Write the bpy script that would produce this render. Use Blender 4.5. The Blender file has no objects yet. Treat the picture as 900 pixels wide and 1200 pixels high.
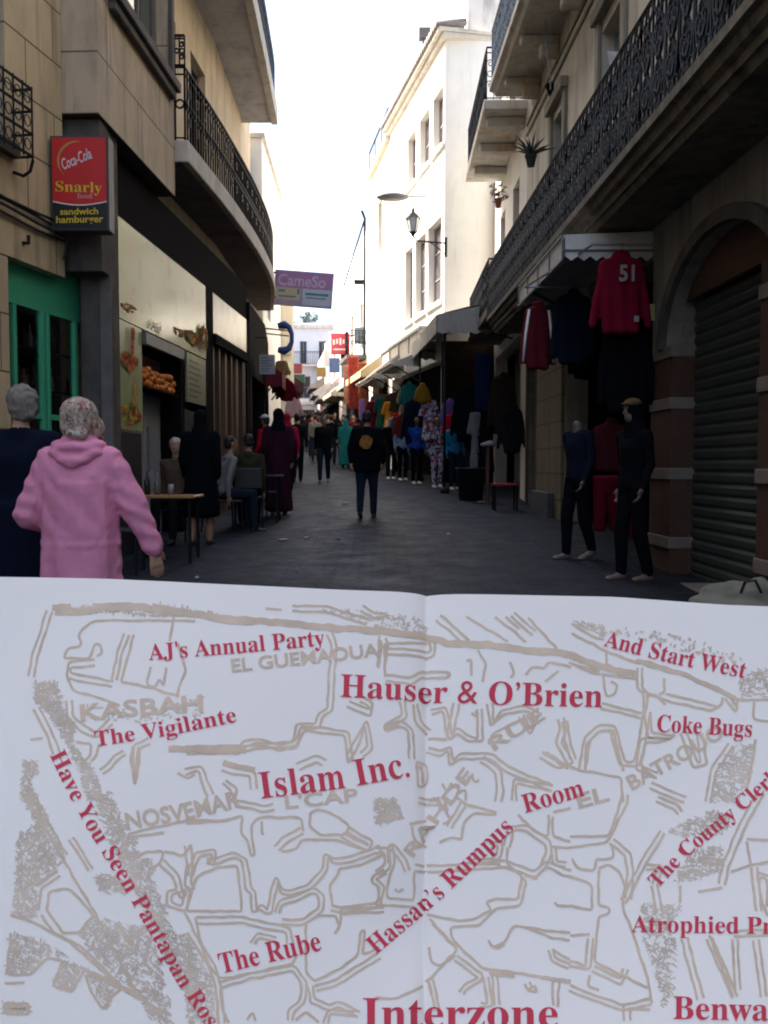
import bpy, bmesh, math, random
import numpy as np
from mathutils import Vector, Matrix, noise as mnoise
R = math.radians
random.seed(7)
SC = bpy.context.scene
COL = SC.collection

# ------------------------------------------------------------------ camera, sky, sun, exposure
FPX, HORIZON, CAMZ = 1067.0, 545.0, 1.4          # focal length and horizon in the 900x1200 photograph
PITCH = math.atan((600 - HORIZON) / FPX)
cam = bpy.data.cameras.new('camera')
camo = bpy.data.objects.new('camera', cam)
COL.objects.link(camo)
camo.location = (0, 0, CAMZ)
camo.rotation_euler = (R(90) - PITCH, 0, 0)
cam.sensor_fit = 'VERTICAL'
cam.sensor_height = 36
cam.lens = 36 * FPX / 1200
cam.clip_start = 0.02
cam.clip_end = 2000
SC.camera = camo

SUN_EL, SUN_LEFT = 50, 75                         # degrees above the horizon, degrees left of the view
w = bpy.data.worlds.new('World')
SC.world = w
w.use_nodes = True
nt = w.node_tree
sky = nt.nodes.new('ShaderNodeTexSky')
sky.sky_type = 'NISHITA'
sky.sun_disc = False
sky.sun_elevation = R(SUN_EL)
sky.sun_rotation = R(-SUN_LEFT)
sky.air_density = 1.0
sky.dust_density = 5.0
sky.ozone_density = 1.0
bg = nt.nodes['Background']
nt.links.new(sky.outputs[0], bg.inputs[0])
bg.inputs[1].default_value = 0.15
sun = bpy.data.lights.new('sun', 'SUN')
sun.energy = 4.5
sun.angle = R(0.5)
sun.color = (1.0, 0.93, 0.82)
suno = bpy.data.objects.new('sun', sun)
COL.objects.link(suno)
sd = Vector((-math.sin(R(SUN_LEFT)) * math.cos(R(SUN_EL)), math.cos(R(SUN_LEFT)) * math.cos(R(SUN_EL)), math.sin(R(SUN_EL))))
suno.rotation_euler = sd.to_track_quat('Z', 'Y').to_euler()
suno.location = (-20, 10, 40)
vs = SC.view_settings
vs.view_transform = 'Standard'
vs.look = 'None'
vs.gamma = 1
vs.use_curve_mapping = False
vs.exposure = 1.88
SC.cycles.filter_width = 2.0
SC.cycles.max_bounces = 6
SC.cycles.sample_clamp_indirect = 6.0


def gz(y):                                        # the street climbs away from the viewer
    y = max(y, 3.0)
    z = 0.045 * (min(y, 30) - 3)
    if y > 30:
        z += 0.068 * (y - 30)
    return z


def ray(px, py):
    cx, cy = (px - 450) / FPX, (600 - py) / FPX
    return Vector((cx, math.cos(PITCH) + cy * math.sin(PITCH), -math.sin(PITCH) + cy * math.cos(PITCH)))


def at(px, py, d):                                # the point of the street seen there, d metres down the street
    r = ray(px, py)
    return Vector((0, 0, CAMZ)) + r * (d / r.y)


# ------------------------------------------------------------------ materials
MATS = {}


def _new(name):
    m = bpy.data.materials.new(name)
    m.use_nodes = True
    n = m.node_tree
    b = n.nodes['Principled BSDF']
    return m, n, b


def streaks(n, tc, sock, stain, amt):
    """rain streaks and soot runs that stay on the wall"""
    L = n.links
    mp = n.nodes.new('ShaderNodeMapping')
    mp.inputs['Scale'].default_value = (5.5, 5.5, 0.45)
    mp.inputs['Location'].default_value = (3.1, 7.7, 1.3)
    L.new(tc.outputs['Object'], mp.inputs[0])
    nz = n.nodes.new('ShaderNodeTexNoise')
    nz.inputs['Scale'].default_value = 1.0
    nz.inputs['Detail'].default_value = 6
    nz.inputs['Roughness'].default_value = 0.6
    L.new(mp.outputs[0], nz.inputs[0])
    rp = n.nodes.new('ShaderNodeValToRGB')
    rp.color_ramp.elements[0].position = 0.54
    rp.color_ramp.elements[1].position = 0.72
    rp.color_ramp.elements[0].color = (0, 0, 0, 1)
    rp.color_ramp.elements[1].color = (min(1, amt),) * 3 + (1,)
    L.new(nz.outputs[0], rp.inputs[0])
    mx = n.nodes.new('ShaderNodeMixRGB')
    mx.inputs[2].default_value = (stain[0] * 0.7, stain[1] * 0.7, stain[2] * 0.7, 1)
    L.new(rp.outputs[0], mx.inputs[0])
    L.new(sock, mx.inputs[1])
    return mx.outputs[0]


def mat(name, col, rough=0.7, var=0.18, scale=6.0, bump=0.15, metal=0.0, spec=0.4, stain=None, stain_amt=0.0, stretch=(1, 1, 1), bscale=None):
    if name in MATS:
        return MATS[name]
    m, n, b = _new(name)
    L = n.links
    tc = n.nodes.new('ShaderNodeTexCoord')
    mp = n.nodes.new('ShaderNodeMapping')
    mp.inputs['Scale'].default_value = stretch
    L.new(tc.outputs['Object'], mp.inputs[0])
    nz = n.nodes.new('ShaderNodeTexNoise')
    nz.inputs['Scale'].default_value = scale
    nz.inputs['Detail'].default_value = 6
    nz.inputs['Roughness'].default_value = 0.6
    L.new(mp.outputs[0], nz.inputs[0])
    rp = n.nodes.new('ShaderNodeValToRGB')
    rp.color_ramp.elements[0].position = 0.25
    rp.color_ramp.elements[1].position = 0.75
    lo = [max(0, c * (1 - var)) for c in col]
    hi = [min(1, c * (1 + var)) for c in col]
    rp.color_ramp.elements[0].color = (*lo, 1)
    rp.color_ramp.elements[1].color = (*hi, 1)
    L.new(nz.outputs[0], rp.inputs[0])
    out = rp.outputs[0]
    if stain:
        n2 = n.nodes.new('ShaderNodeTexNoise')
        n2.inputs['Scale'].default_value = 1.3
        n2.inputs['Detail'].default_value = 8
        n2.inputs['Roughness'].default_value = 0.65
        m2 = n.nodes.new('ShaderNodeMapping')
        m2.inputs['Scale'].default_value = (1.5, 1.5, 0.35)
        L.new(tc.outputs['Object'], m2.inputs[0])
        L.new(m2.outputs[0], n2.inputs[0])
        r2 = n.nodes.new('ShaderNodeValToRGB')
        r2.color_ramp.elements[0].position = 0.5
        r2.color_ramp.elements[1].position = 0.72
        r2.color_ramp.elements[0].color = (0, 0, 0, 1)
        r2.color_ramp.elements[1].color = (stain_amt,) * 3 + (1,)
        L.new(n2.outputs[0], r2.inputs[0])
        mx = n.nodes.new('ShaderNodeMixRGB')
        mx.inputs[2].default_value = (*stain, 1)
        L.new(r2.outputs[0], mx.inputs[0])
        L.new(out, mx.inputs[1])
        out = streaks(n, tc, mx.outputs[0], stain, stain_amt * 0.7)
    L.new(out, b.inputs['Base Color'])
    b.inputs['Roughness'].default_value = rough
    b.inputs['Metallic'].default_value = metal
    b.inputs['Specular IOR Level'].default_value = spec
    if bump:
        bp = n.nodes.new('ShaderNodeBump')
        bp.inputs['Strength'].default_value = bump
        bp.inputs['Distance'].default_value = 0.01
        nb = n.nodes.new('ShaderNodeTexNoise')
        nb.inputs['Scale'].default_value = bscale or scale * 6
        nb.inputs['Detail'].default_value = 4
        L.new(mp.outputs[0], nb.inputs[0])
        L.new(nb.outputs[0], bp.inputs['Height'])
        L.new(bp.outputs[0], b.inputs['Normal'])
    MATS[name] = m
    return m


def mat_brick(name, c1, c2, mortar, bw, bh, msize=0.012, axes='YZ', rough=0.8, offset=0.5, bump=0.4, dirt=0.3, stain=(0.06, 0.05, 0.04)):
    if name in MATS:
        return MATS[name]
    m, n, b = _new(name)
    L = n.links
    tc = n.nodes.new('ShaderNodeTexCoord')
    sx = n.nodes.new('ShaderNodeSeparateXYZ')
    cb = n.nodes.new('ShaderNodeCombineXYZ')
    L.new(tc.outputs['Object'], sx.inputs[0])
    if axes == 'YZ':                               # walls: run along x+y, rise along z
        ad = n.nodes.new('ShaderNodeMath')
        L.new(sx.outputs[0], ad.inputs[0])
        L.new(sx.outputs[1], ad.inputs[1])
        L.new(ad.outputs[0], cb.inputs[0])
        L.new(sx.outputs[2], cb.inputs[1])
    else:
        L.new(sx.outputs[0], cb.inputs[0])
        L.new(sx.outputs[1], cb.inputs[1])
    br = n.nodes.new('ShaderNodeTexBrick')
    br.offset = offset
    br.inputs['Scale'].default_value = 1.0
    br.inputs['Brick Width'].default_value = bw
    br.inputs['Row Height'].default_value = bh
    br.inputs['Mortar Size'].default_value = msize
    br.inputs['Mortar Smooth'].default_value = 0.3
    br.inputs['Color1'].default_value = (*c1, 1)
    br.inputs['Color2'].default_value = (*c2, 1)
    br.inputs['Mortar'].default_value = (*mortar, 1)
    L.new(cb.outputs[0], br.inputs[0])
    nz = n.nodes.new('ShaderNodeTexNoise')
    nz.inputs['Scale'].default_value = 2.2
    nz.inputs['Detail'].default_value = 9
    nz.inputs['Roughness'].default_value = 0.68
    mp = n.nodes.new('ShaderNodeMapping')
    mp.inputs['Scale'].default_value = (1.4, 1.4, 0.5) if axes == 'YZ' else (1, 1, 1)
    L.new(tc.outputs['Object'], mp.inputs[0])
    L.new(mp.outputs[0], nz.inputs[0])
    rp = n.nodes.new('ShaderNodeValToRGB')
    rp.color_ramp.elements[0].position = 0.42
    rp.color_ramp.elements[1].position = 0.75
    rp.color_ramp.elements[0].color = (0, 0, 0, 1)
    rp.color_ramp.elements[1].color = (dirt, dirt, dirt, 1)
    L.new(nz.outputs[0], rp.inputs[0])
    mx = n.nodes.new('ShaderNodeMixRGB')
    mx.inputs[2].default_value = (*stain, 1)
    L.new(rp.outputs[0], mx.inputs[0])
    L.new(br.outputs[0], mx.inputs[1])
    L.new(streaks(n, tc, mx.outputs[0], stain, dirt * 1.1) if axes == 'YZ' else mx.outputs[0], b.inputs['Base Color'])
    b.inputs['Roughness'].default_value = rough
    b.inputs['Specular IOR Level'].default_value = 0.25 if axes == 'YZ' else 0.12
    bp = n.nodes.new('ShaderNodeBump')
    bp.inputs['Strength'].default_value = bump
    bp.inputs['Distance'].default_value = 0.012
    bp.invert = True
    ad2 = n.nodes.new('ShaderNodeMath')
    ad2.operation = 'MULTIPLY_ADD'
    ng = n.nodes.new('ShaderNodeTexNoise')
    ng.inputs['Scale'].default_value = 25
    ng.inputs['Detail'].default_value = 5
    L.new(tc.outputs['Object'], ng.inputs[0])
    L.new(ng.outputs[0], ad2.inputs[0])
    ad2.inputs[1].default_value = 0.35
    L.new(br.outputs['Fac'], ad2.inputs[2])
    L.new(ad2.outputs[0], bp.inputs['Height'])
    L.new(bp.outputs[0], b.inputs['Normal'])
    MATS[name] = m
    return m


def mat_glass(name, col=(0.02, 0.025, 0.03), rough=0.05):
    m = mat(name, col, rough, 0.3, 1.5, 0.0, spec=0.6)
    return m


def mat_emit(name, col, strength):
    if name in MATS:
        return MATS[name]
    m, n, b = _new(name)
    b.inputs['Base Color'].default_value = (*col, 1)
    b.inputs['Emission Color'].default_value = (*col, 1)
    b.inputs['Emission Strength'].default_value = strength
    MATS[name] = m
    return m


def cloth(name, col, var=0.12):
    return mat('cloth_' + name, col, 0.95, var, 9, 0.2, spec=0.05, bscale=160)


def mat_speckle(name, base, spots, scale=30, thr=0.5):
    if name in MATS:
        return MATS[name]
    m, n, b = _new(name)
    L = n.links
    tc = n.nodes.new('ShaderNodeTexCoord')
    out = None
    prev = base
    for i, (c, sc_, t) in enumerate(spots):
        v = n.nodes.new('ShaderNodeTexNoise')
        v.inputs['Scale'].default_value = sc_
        v.inputs['Detail'].default_value = 3
        mp = n.nodes.new('ShaderNodeMapping')
        mp.inputs['Location'].default_value = (i * 3.7, i * 1.9, i * 5.1)
        L.new(tc.outputs['Object'], mp.inputs[0])
        L.new(mp.outputs[0], v.inputs[0])
        rp = n.nodes.new('ShaderNodeValToRGB')
        rp.color_ramp.elements[0].position = t
        rp.color_ramp.elements[1].position = t + 0.03
        rp.color_ramp.elements[0].color = (0, 0, 0, 1)
        rp.color_ramp.elements[1].color = (1, 1, 1, 1)
        L.new(v.outputs[0], rp.inputs[0])
        mx = n.nodes.new('ShaderNodeMixRGB')
        L.new(rp.outputs[0], mx.inputs[0])
        if out is None:
            mx.inputs[1].default_value = (*base, 1)
        else:
            L.new(out, mx.inputs[1])
        mx.inputs[2].default_value = (*c, 1)
        out = mx.outputs[0]
    L.new(out, b.inputs['Base Color'])
    b.inputs['Roughness'].default_value = 0.8
    b.inputs['Specular IOR Level'].default_value = 0.2
    MATS[name] = m
    return m


# ------------------------------------------------------------------ object helpers
def root_of(o):
    while o.parent:
        o = o.parent
    return o


def thing(name, label, cat, loc=(0, 0, 0), group=None, kind=None):
    o = bpy.data.objects.new(name, None)
    COL.objects.link(o)
    o.location = loc
    o.empty_display_size = 0.1
    if kind == 'structure':
        o['kind'] = kind
    o['label'] = label
    o['category'] = cat
    if group:
        o['group'] = group
    return o


def tag(o, label, cat, group=None, kind=None):
    if label:
        o['label'] = label
    if cat:
        o['category'] = cat
    if group:
        o['group'] = group
    if kind:
        o['kind'] = kind
    return o


class MB:
    """collects faces and links them as one mesh object"""

    def __init__(self):
        self.v, self.f, self.m = [], [], []
        self.cur = 0

    def add(self, vs, fs):
        k = len(self.v)
        self.v += [tuple(v) for v in vs]
        for f in fs:
            self.f.append(tuple(i + k for i in f))
            self.m.append(self.cur)
        return self

    def hexa(self, c):                             # eight corners: bottom ring, top ring
        return self.add(c, [(3, 2, 1, 0), (4, 5, 6, 7), (0, 1, 5, 4), (1, 2, 6, 5), (2, 3, 7, 6), (3, 0, 4, 7)])

    def box(self, x0, x1, y0, y1, z0, z1):
        return self.hexa([(x0, y0, z0), (x1, y0, z0), (x1, y1, z0), (x0, y1, z0), (x0, y0, z1), (x1, y0, z1), (x1, y1, z1), (x0, y1, z1)])

    def fbox(self, F, s0, s1, z0, z1, o0, o1):     # a box in a facade's own frame
        c = [F.P(s0, z0, o0), F.P(s1, z0, o0), F.P(s1, z0, o1), F.P(s0, z0, o1),
             F.P(s0, z1, o0), F.P(s1, z1, o0), F.P(s1, z1, o1), F.P(s0, z1, o1)]
        return self.hexa(c)

    def quad(self, a, b, c, d):
        return self.add([a, b, c, d], [(0, 1, 2, 3)])

    def tube(self, pts, r, n=6, caps=True, closed=False):
        pts = [Vector(p) for p in pts]
        rr = r if isinstance(r, (list, tuple)) else [r] * len(pts)
        k = len(pts)
        vs, fs = [], []
        up = None
        for i, p in enumerate(pts):
            if closed:
                t = pts[(i + 1) % k] - pts[i - 1]
            else:
                t = pts[min(i + 1, k - 1)] - pts[max(i - 1, 0)]
            if t.length < 1e-9:
                t = Vector((0, 0, 1))
            t.normalize()
            if up is None:
                a = Vector((0, 0, 1)) if abs(t.z) < 0.9 else Vector((1, 0, 0))
                up = t.cross(a).normalized()
            up = up - t * up.dot(t)
            if up.length < 1e-6:
                up = t.orthogonal()
            up.normalize()
            bi = t.cross(up)
            for j in range(n):
                a = 2 * math.pi * (j + 0.5) / n
                vs.append(p + (up * math.cos(a) + bi * math.sin(a)) * rr[i])
        last = k if closed else k - 1
        for i in range(last):
            i2 = (i + 1) % k
            for j in range(n):
                j2 = (j + 1) % n
                fs.append((i * n + j, i * n + j2, i2 * n + j2, i2 * n + j))
        if caps and not closed:
            fs.append(tuple(range(n - 1, -1, -1)))
            fs.append(tuple((k - 1) * n + j for j in range(n)))
        return self.add(vs, fs)

    def lathe(self, c, prof, n=16):                # profile of (radius, z) turned about the vertical through c
        vs, fs = [], []
        for r, z in prof:
            for j in range(n):
                a = 2 * math.pi * j / n
                vs.append((c[0] + r * math.cos(a), c[1] + r * math.sin(a), c[2] + z))
        for i in range(len(prof) - 1):
            for j in range(n):
                j2 = (j + 1) % n
                fs.append((i * n + j, i * n + j2, (i + 1) * n + j2, (i + 1) * n + j))
        fs.append(tuple(range(n - 1, -1, -1)))
        fs.append(tuple((len(prof) - 1) * n + j for j in range(n)))
        return self.add(vs, fs)

    def prism(self, poly, axis_pts):               # poly already 3D points; extruded by vector
        a = [Vector(p) for p in poly]
        b = [p + Vector(axis_pts) for p in a]
        n = len(a)
        fs = [tuple(range(n - 1, -1, -1)), tuple(range(n, 2 * n))]
        for i in range(n):
            j = (i + 1) % n
            fs.append((i, j, n + j, n + i))
        return self.add(a + b, fs)

    def sphere(self, c, r, n=10, k=7):
        r3 = r if isinstance(r, (tuple, list)) else (r, r, r)
        vs, fs = [], []
        for i in range(1, k):
            th = math.pi * i / k
            for j in range(n):
                a = 2 * math.pi * j / n
                vs.append((c[0] + r3[0] * math.sin(th) * math.cos(a), c[1] + r3[1] * math.sin(th) * math.sin(a), c[2] + r3[2] * math.cos(th)))
        vs += [(c[0], c[1], c[2] + r3[2]), (c[0], c[1], c[2] - r3[2])]
        T, B = len(vs) - 2, len(vs) - 1
        for i in range(k - 2):
            for j in range(n):
                j2 = (j + 1) % n
                fs.append((i * n + j, (i + 1) * n + j, (i + 1) * n + j2, i * n + j2))
        for j in range(n):
            j2 = (j + 1) % n
            fs.append((T, j, j2))
            fs.append((B, (k - 2) * n + j2, (k - 2) * n + j))
        return self.add(vs, fs)

    def build(self, name, mats, parent=None, label=None, smooth=False, bevel=0.0, local=False, recalc=True):
        me = bpy.data.meshes.new(name)
        off = Vector((0, 0, 0))
        if parent and not local:
            off = root_of(parent).location
        me.from_pydata([Vector(v) - off for v in self.v], [], self.f)
        if not isinstance(mats, (list, tuple)):
            mats = [mats]
        for m in mats:
            me.materials.append(m)
        if len(mats) > 1:
            me.polygons.foreach_set('material_index', self.m)
        if recalc or bevel:
            bm = bmesh.new()
            bm.from_mesh(me)
            if recalc:
                bmesh.ops.recalc_face_normals(bm, faces=bm.faces)
            if bevel:
                es = [e for e in bm.edges if len(e.link_faces) == 2 and e.calc_face_angle(0) > 0.6]
                bmesh.ops.bevel(bm, geom=es, offset=bevel, segments=1, affect='EDGES', clamp_overlap=True)
            bm.to_mesh(me)
            bm.free()
        if smooth:
            me.polygons.foreach_set('use_smooth', [True] * len(me.polygons))
        me.update()
        o = bpy.data.objects.new(name, me)
        COL.objects.link(o)
        if parent:
            o.parent = parent
        if label:
            o['label'] = label
        return o


class Frame:
    """a facade: s runs along the street, z up, o out towards the street"""

    def __init__(self, p0, p1, side):
        self.p0 = Vector((p0[0], p0[1], 0))
        d = Vector((p1[0] - p0[0], p1[1] - p0[1], 0))
        self.len = d.length
        self.t = d.normalized()
        self.n = Vector((self.t.y, -self.t.x, 0)) if side == 'L' else Vector((-self.t.y, self.t.x, 0))

    def P(self, s, z, o=0.0):
        p = self.p0 + self.t * s + self.n * o
        return Vector((p.x, p.y, z))

    def sy(self, y):                               # s where the street depth is y
        return (y - self.p0.y) / self.t.y


def facade(mb, F, s0, s1, z0, z1, holes=(), depth=0.3, ends=True, back=4.0):
    """front sheet with holes and their reveals, roof and side walls running back"""
    ss = sorted({s0, s1, *[h[0] for h in holes], *[h[1] for h in holes]})
    zs = sorted({z0, z1, *[h[2] for h in holes], *[h[3] for h in holes]})
    for i in range(len(ss) - 1):
        for j in range(len(zs) - 1):
            cs, cz = (ss[i] + ss[i + 1]) / 2, (zs[j] + zs[j + 1]) / 2
            if any(h[0] < cs < h[1] and h[2] < cz < h[3] for h in holes):
                continue
            mb.quad(F.P(ss[i], zs[j]), F.P(ss[i + 1], zs[j]), F.P(ss[i + 1], zs[j + 1]), F.P(ss[i], zs[j + 1]))
    for (a, b, c, d) in holes:
        mb.quad(F.P(a, c), F.P(a, d), F.P(a, d, -depth), F.P(a, c, -depth))
        mb.quad(F.P(b, c), F.P(b, d), F.P(b, d, -depth), F.P(b, c, -depth))
        mb.quad(F.P(a, d), F.P(b, d), F.P(b, d, -depth), F.P(a, d, -depth))
        mb.quad(F.P(a, c), F.P(b, c), F.P(b, c, -depth), F.P(a, c, -depth))
    if ends:
        for s in (s0, s1):
            mb.quad(F.P(s, z0), F.P(s, z1), F.P(s, z1, -back), F.P(s, z0, -back))
    mb.quad(F.P(s0, z1), F.P(s1, z1), F.P(s1, z1, -back), F.P(s0, z1, -back))
    mb.quad(F.P(s0, z0, -back), F.P(s1, z0, -back), F.P(s1, z1, -back), F.P(s0, z1, -back))
    return mb


def window(parent, F, s0, s1, z0, z1, o, fm, gm, bars=1, cross=1, sill=None, sillm=None, fw=0.06):
    """a window frame (with its pane and sill) set at depth o"""
    b = MB()
    b.fbox(F, s0, s0 + fw, z0, z1, o, o + 0.05)
    b.fbox(F, s1 - fw, s1, z0, z1, o, o + 0.05)
    b.fbox(F, s0 + fw, s1 - fw, z0, z0 + fw, o, o + 0.05)
    b.fbox(F, s0 + fw, s1 - fw, z1 - fw, z1, o, o + 0.05)
    for i in range(1, bars + 1):
        c = s0 + (s1 - s0) * i / (bars + 1)
        b.fbox(F, c - 0.025, c + 0.025, z0 + fw, z1 - fw, o, o + 0.045)
    for i in range(1, cross + 1):
        c = z0 + (z1 - z0) * i / (cross + 1)
        b.fbox(F, s0 + fw, s1 - fw, c - 0.02, c + 0.02, o + 0.002, o + 0.04)
    wo = b.build('window', fm, parent)
    g = MB()
    g.fbox(F, s0 + fw / 2, s1 - fw / 2, z0 + fw / 2, z1 - fw / 2, o + 0.008, o + 0.02)
    g.build('pane', gm, wo)
    if sill:
        q = MB()
        q.fbox(F, s0 - 0.12, s1 + 0.12, z0 - 0.12, z0 - 0.003, -0.05, sill)
        q.build('sill', sillm, wo)
    return wo


def scroll(c, ax, ay, r, turns=1.25, start=0.0, n=14, flip=1):
    pts = []
    for i in range(n + 1):
        k = i / n
        a = start + flip * turns * 2 * math.pi * k
        rr = r * (1 - 0.72 * k)
        pts.append(c + ax * (rr * math.cos(a)) + ay * (rr * math.sin(a)))
    return pts


def railing(mb, path, z0, h, gap=0.115, style='ornate', r=0.009):
    """iron railing along a path of (x, y); z0 its foot"""
    P = [Vector((p[0], p[1], 0)) for p in path]
    Z = Vector((0, 0, 1))
    for k in (0.0, 0.86, 1.0) if style == 'ornate' else (0.04, 0.9, 1.0):
        mb.tube([p + Z * (z0 + h * k) for p in P], 0.02 if k == 1.0 else 0.013, 5)
    seg = 0
    for a, b in zip(P, P[1:]):
        d = b - a
        L = d.length
        t = d / L
        n = max(1, int(L / gap))
        for i in range(n + 1):
            p = a + t * (L * i / n)
            if style == 'plain' or i % 2 == 0:
                mb.tube([p + Z * z0, p + Z * (z0 + h)], r, 4, caps=False)
            if i == n:
                continue
            q = a + t * (L * (i + 0.5) / n)
            w_ = L / n
            if style == 'ornate':
                if i % 2 == 0:
                    c0 = a + t * (L * (i + 1) / n)
                    for zc, st, fl in ((0.62, 0, 1), (0.28, math.pi, -1)):
                        for sg in (1, -1):
                            mb.tube(scroll(c0 + Z * (z0 + h * zc) + t * (sg * w_ * 0.45), t, Z, w_ * 0.55, 1.2, st if sg > 0 else math.pi - st, 11, fl * sg), r * 0.9, 4, caps=False)
                    mb.tube([c0 + t * (w_ * 0.9 * math.cos(x)) + Z * (z0 + h * 0.45 + h * 0.38 * math.sin(x)) for x in [2 * math.pi * j / 14 for j in range(14)]], r * 0.9, 4, closed=True)
                    mb.tube([c0 + Z * (z0 + h * 0.02), c0 + Z * (z0 + h * 0.86)], r * 0.8, 4, caps=False)
                    for zc in (0.16, 0.45, 0.74):
                        mb.sphere(tuple(c0 + Z * (z0 + h * zc)), (0.028, 0.028, 0.035), 6, 5)
                        for sg in (1, -1):
                            for up_ in (1, -1):
                                mb.tube([c0 + Z * (z0 + h * zc), c0 + t * (sg * w_ * 0.30) + Z * (z0 + h * zc + up_ * 0.05), c0 + t * (sg * w_ * 0.42) + Z * (z0 + h * zc + up_ * 0.12), c0 + t * (sg * w_ * 0.22) + Z * (z0 + h * zc + up_ * 0.15)], [r, r * 1.5, r, r * 0.5], 4, caps=False)
                    for sg in (1, -1):
                        mb.tube([c0 + t * (sg * w_ * 0.75 * math.sin(x * 2)) + Z * (z0 + h * (0.06 + 0.78 * x / 3.1416)) for x in [3.1416 * j / 16 for j in range(17)]], r, 4, caps=False)
                mb.tube([q + t * (w_ * 0.36 * math.cos(x)) + Z * (z0 + h * 0.93 + w_ * 0.36 * math.sin(x)) for x in [2 * math.pi * j / 8 for j in range(8)]], r * 0.8, 4, closed=True)
                mb.tube([q + t * (w_ * 0.4 * math.cos(x)) + Z * (z0 + h * 0.08 + w_ * 0.4 * math.sin(x)) for x in [2 * math.pi * j / 8 for j in range(8)]], r * 0.8, 4, closed=True)
            elif style == 'mid':
                mb.tube([q + t * (w_ * 0.42 * math.cos(x)) + Z * (z0 + h * 0.5 + w_ * 0.42 * math.sin(x)) for x in [2 * math.pi * j / 10 for j in range(10)]], r * 0.9, 4, closed=True)
                if i % 4 == 1:
                    for zc in (0.3, 0.7):
                        mb.tube(scroll(q + Z * (z0 + h * zc), t, Z, w_ * 0.6, 1.3, 0, 10), r, 4, caps=False)
                mb.tube([a + t * (L * i / n) + Z * (z0), a + t * (L * i / n) + Z * (z0 + h)], r, 4, caps=False)
        seg += 1
    return mb


# ------------------------------------------------------------------ lettering
def serif(s):
    o = ''
    for c in s:
        if 'A' <= c <= 'Z':
            o += chr(0x1D400 + ord(c) - 65)
        elif 'a' <= c <= 'z':
            o += chr(0x1D41A + ord(c) - 97)
        elif '0' <= c <= '9':
            o += chr(0x1D7CE + ord(c) - 48)
        else:
            o += c
    return o


_TC = {}


def glyphs(body, shear=0.0, bold=0.0, res=3):
    """outline of a word as triangles in its own plane, lower left at the origin, width 1"""
    key = (body, shear, bold, res)
    if key in _TC:
        return _TC[key]
    c = bpy.data.curves.new('lettering', 'FONT')
    c.body = body
    c.resolution_u = res
    c.shear = shear
    c.offset = bold
    o = bpy.data.objects.new('lettering', c)
    COL.objects.link(o)
    dg = bpy.context.evaluated_depsgraph_get()
    me = bpy.data.meshes.new_from_object(o.evaluated_get(dg))
    vs = [(v.co.x, v.co.y) for v in me.vertices]
    fs = [tuple(p.vertices) for p in me.polygons]
    bpy.data.objects.remove(o)
    bpy.data.meshes.remove(me)
    x0, x1 = min(v[0] for v in vs), max(v[0] for v in vs)
    vs = [((x - x0), y) for x, y in vs]
    _TC[key] = (vs, fs, x1 - x0)
    return _TC[key]


def letter_on(mb, body, O, U, V, width, height=None, shear=0.0, bold=0.0, res=3, center=False):
    """write body from O along U (unit), V up; width metres; height = cap height"""
    vs, fs, w0 = glyphs(body, shear, bold, res)
    sx = width / w0
    sy = sx if height is None else height / 0.69
    O, U, V = Vector(O), Vector(U), Vector(V)
    if center:
        O = O - U * (width / 2)
    mb.add([O + U * (x * sx) + V * (y * sy) for x, y in vs], fs)
    return mb


# ------------------------------------------------------------------ bodies and cloth: one continuous skin each
def hull_part(bmt, ells, n=10, k=7):
    vs = []
    for c, r in ells:
        r3 = r if isinstance(r, (tuple, list)) else (r, r, r)
        for i in range(1, k):
            th = math.pi * i / k
            for j in range(n):
                a = 2 * math.pi * j / n
                vs.append(bmt.verts.new((c[0] + r3[0] * math.sin(th) * math.cos(a), c[1] + r3[1] * math.sin(th) * math.sin(a), c[2] + r3[2] * math.cos(th))))
        vs.append(bmt.verts.new((c[0], c[1], c[2] + r3[2])))
        vs.append(bmt.verts.new((c[0], c[1], c[2] - r3[2])))
    res = bmesh.ops.convex_hull(bmt, input=vs)
    dead = [g for g in res['geom_interior'] if isinstance(g, bmesh.types.BMVert)]
    dead += [g for g in res['geom_unused'] if isinstance(g, bmesh.types.BMVert)]
    bmesh.ops.delete(bmt, geom=list(set(dead)), context='VERTS')


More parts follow.
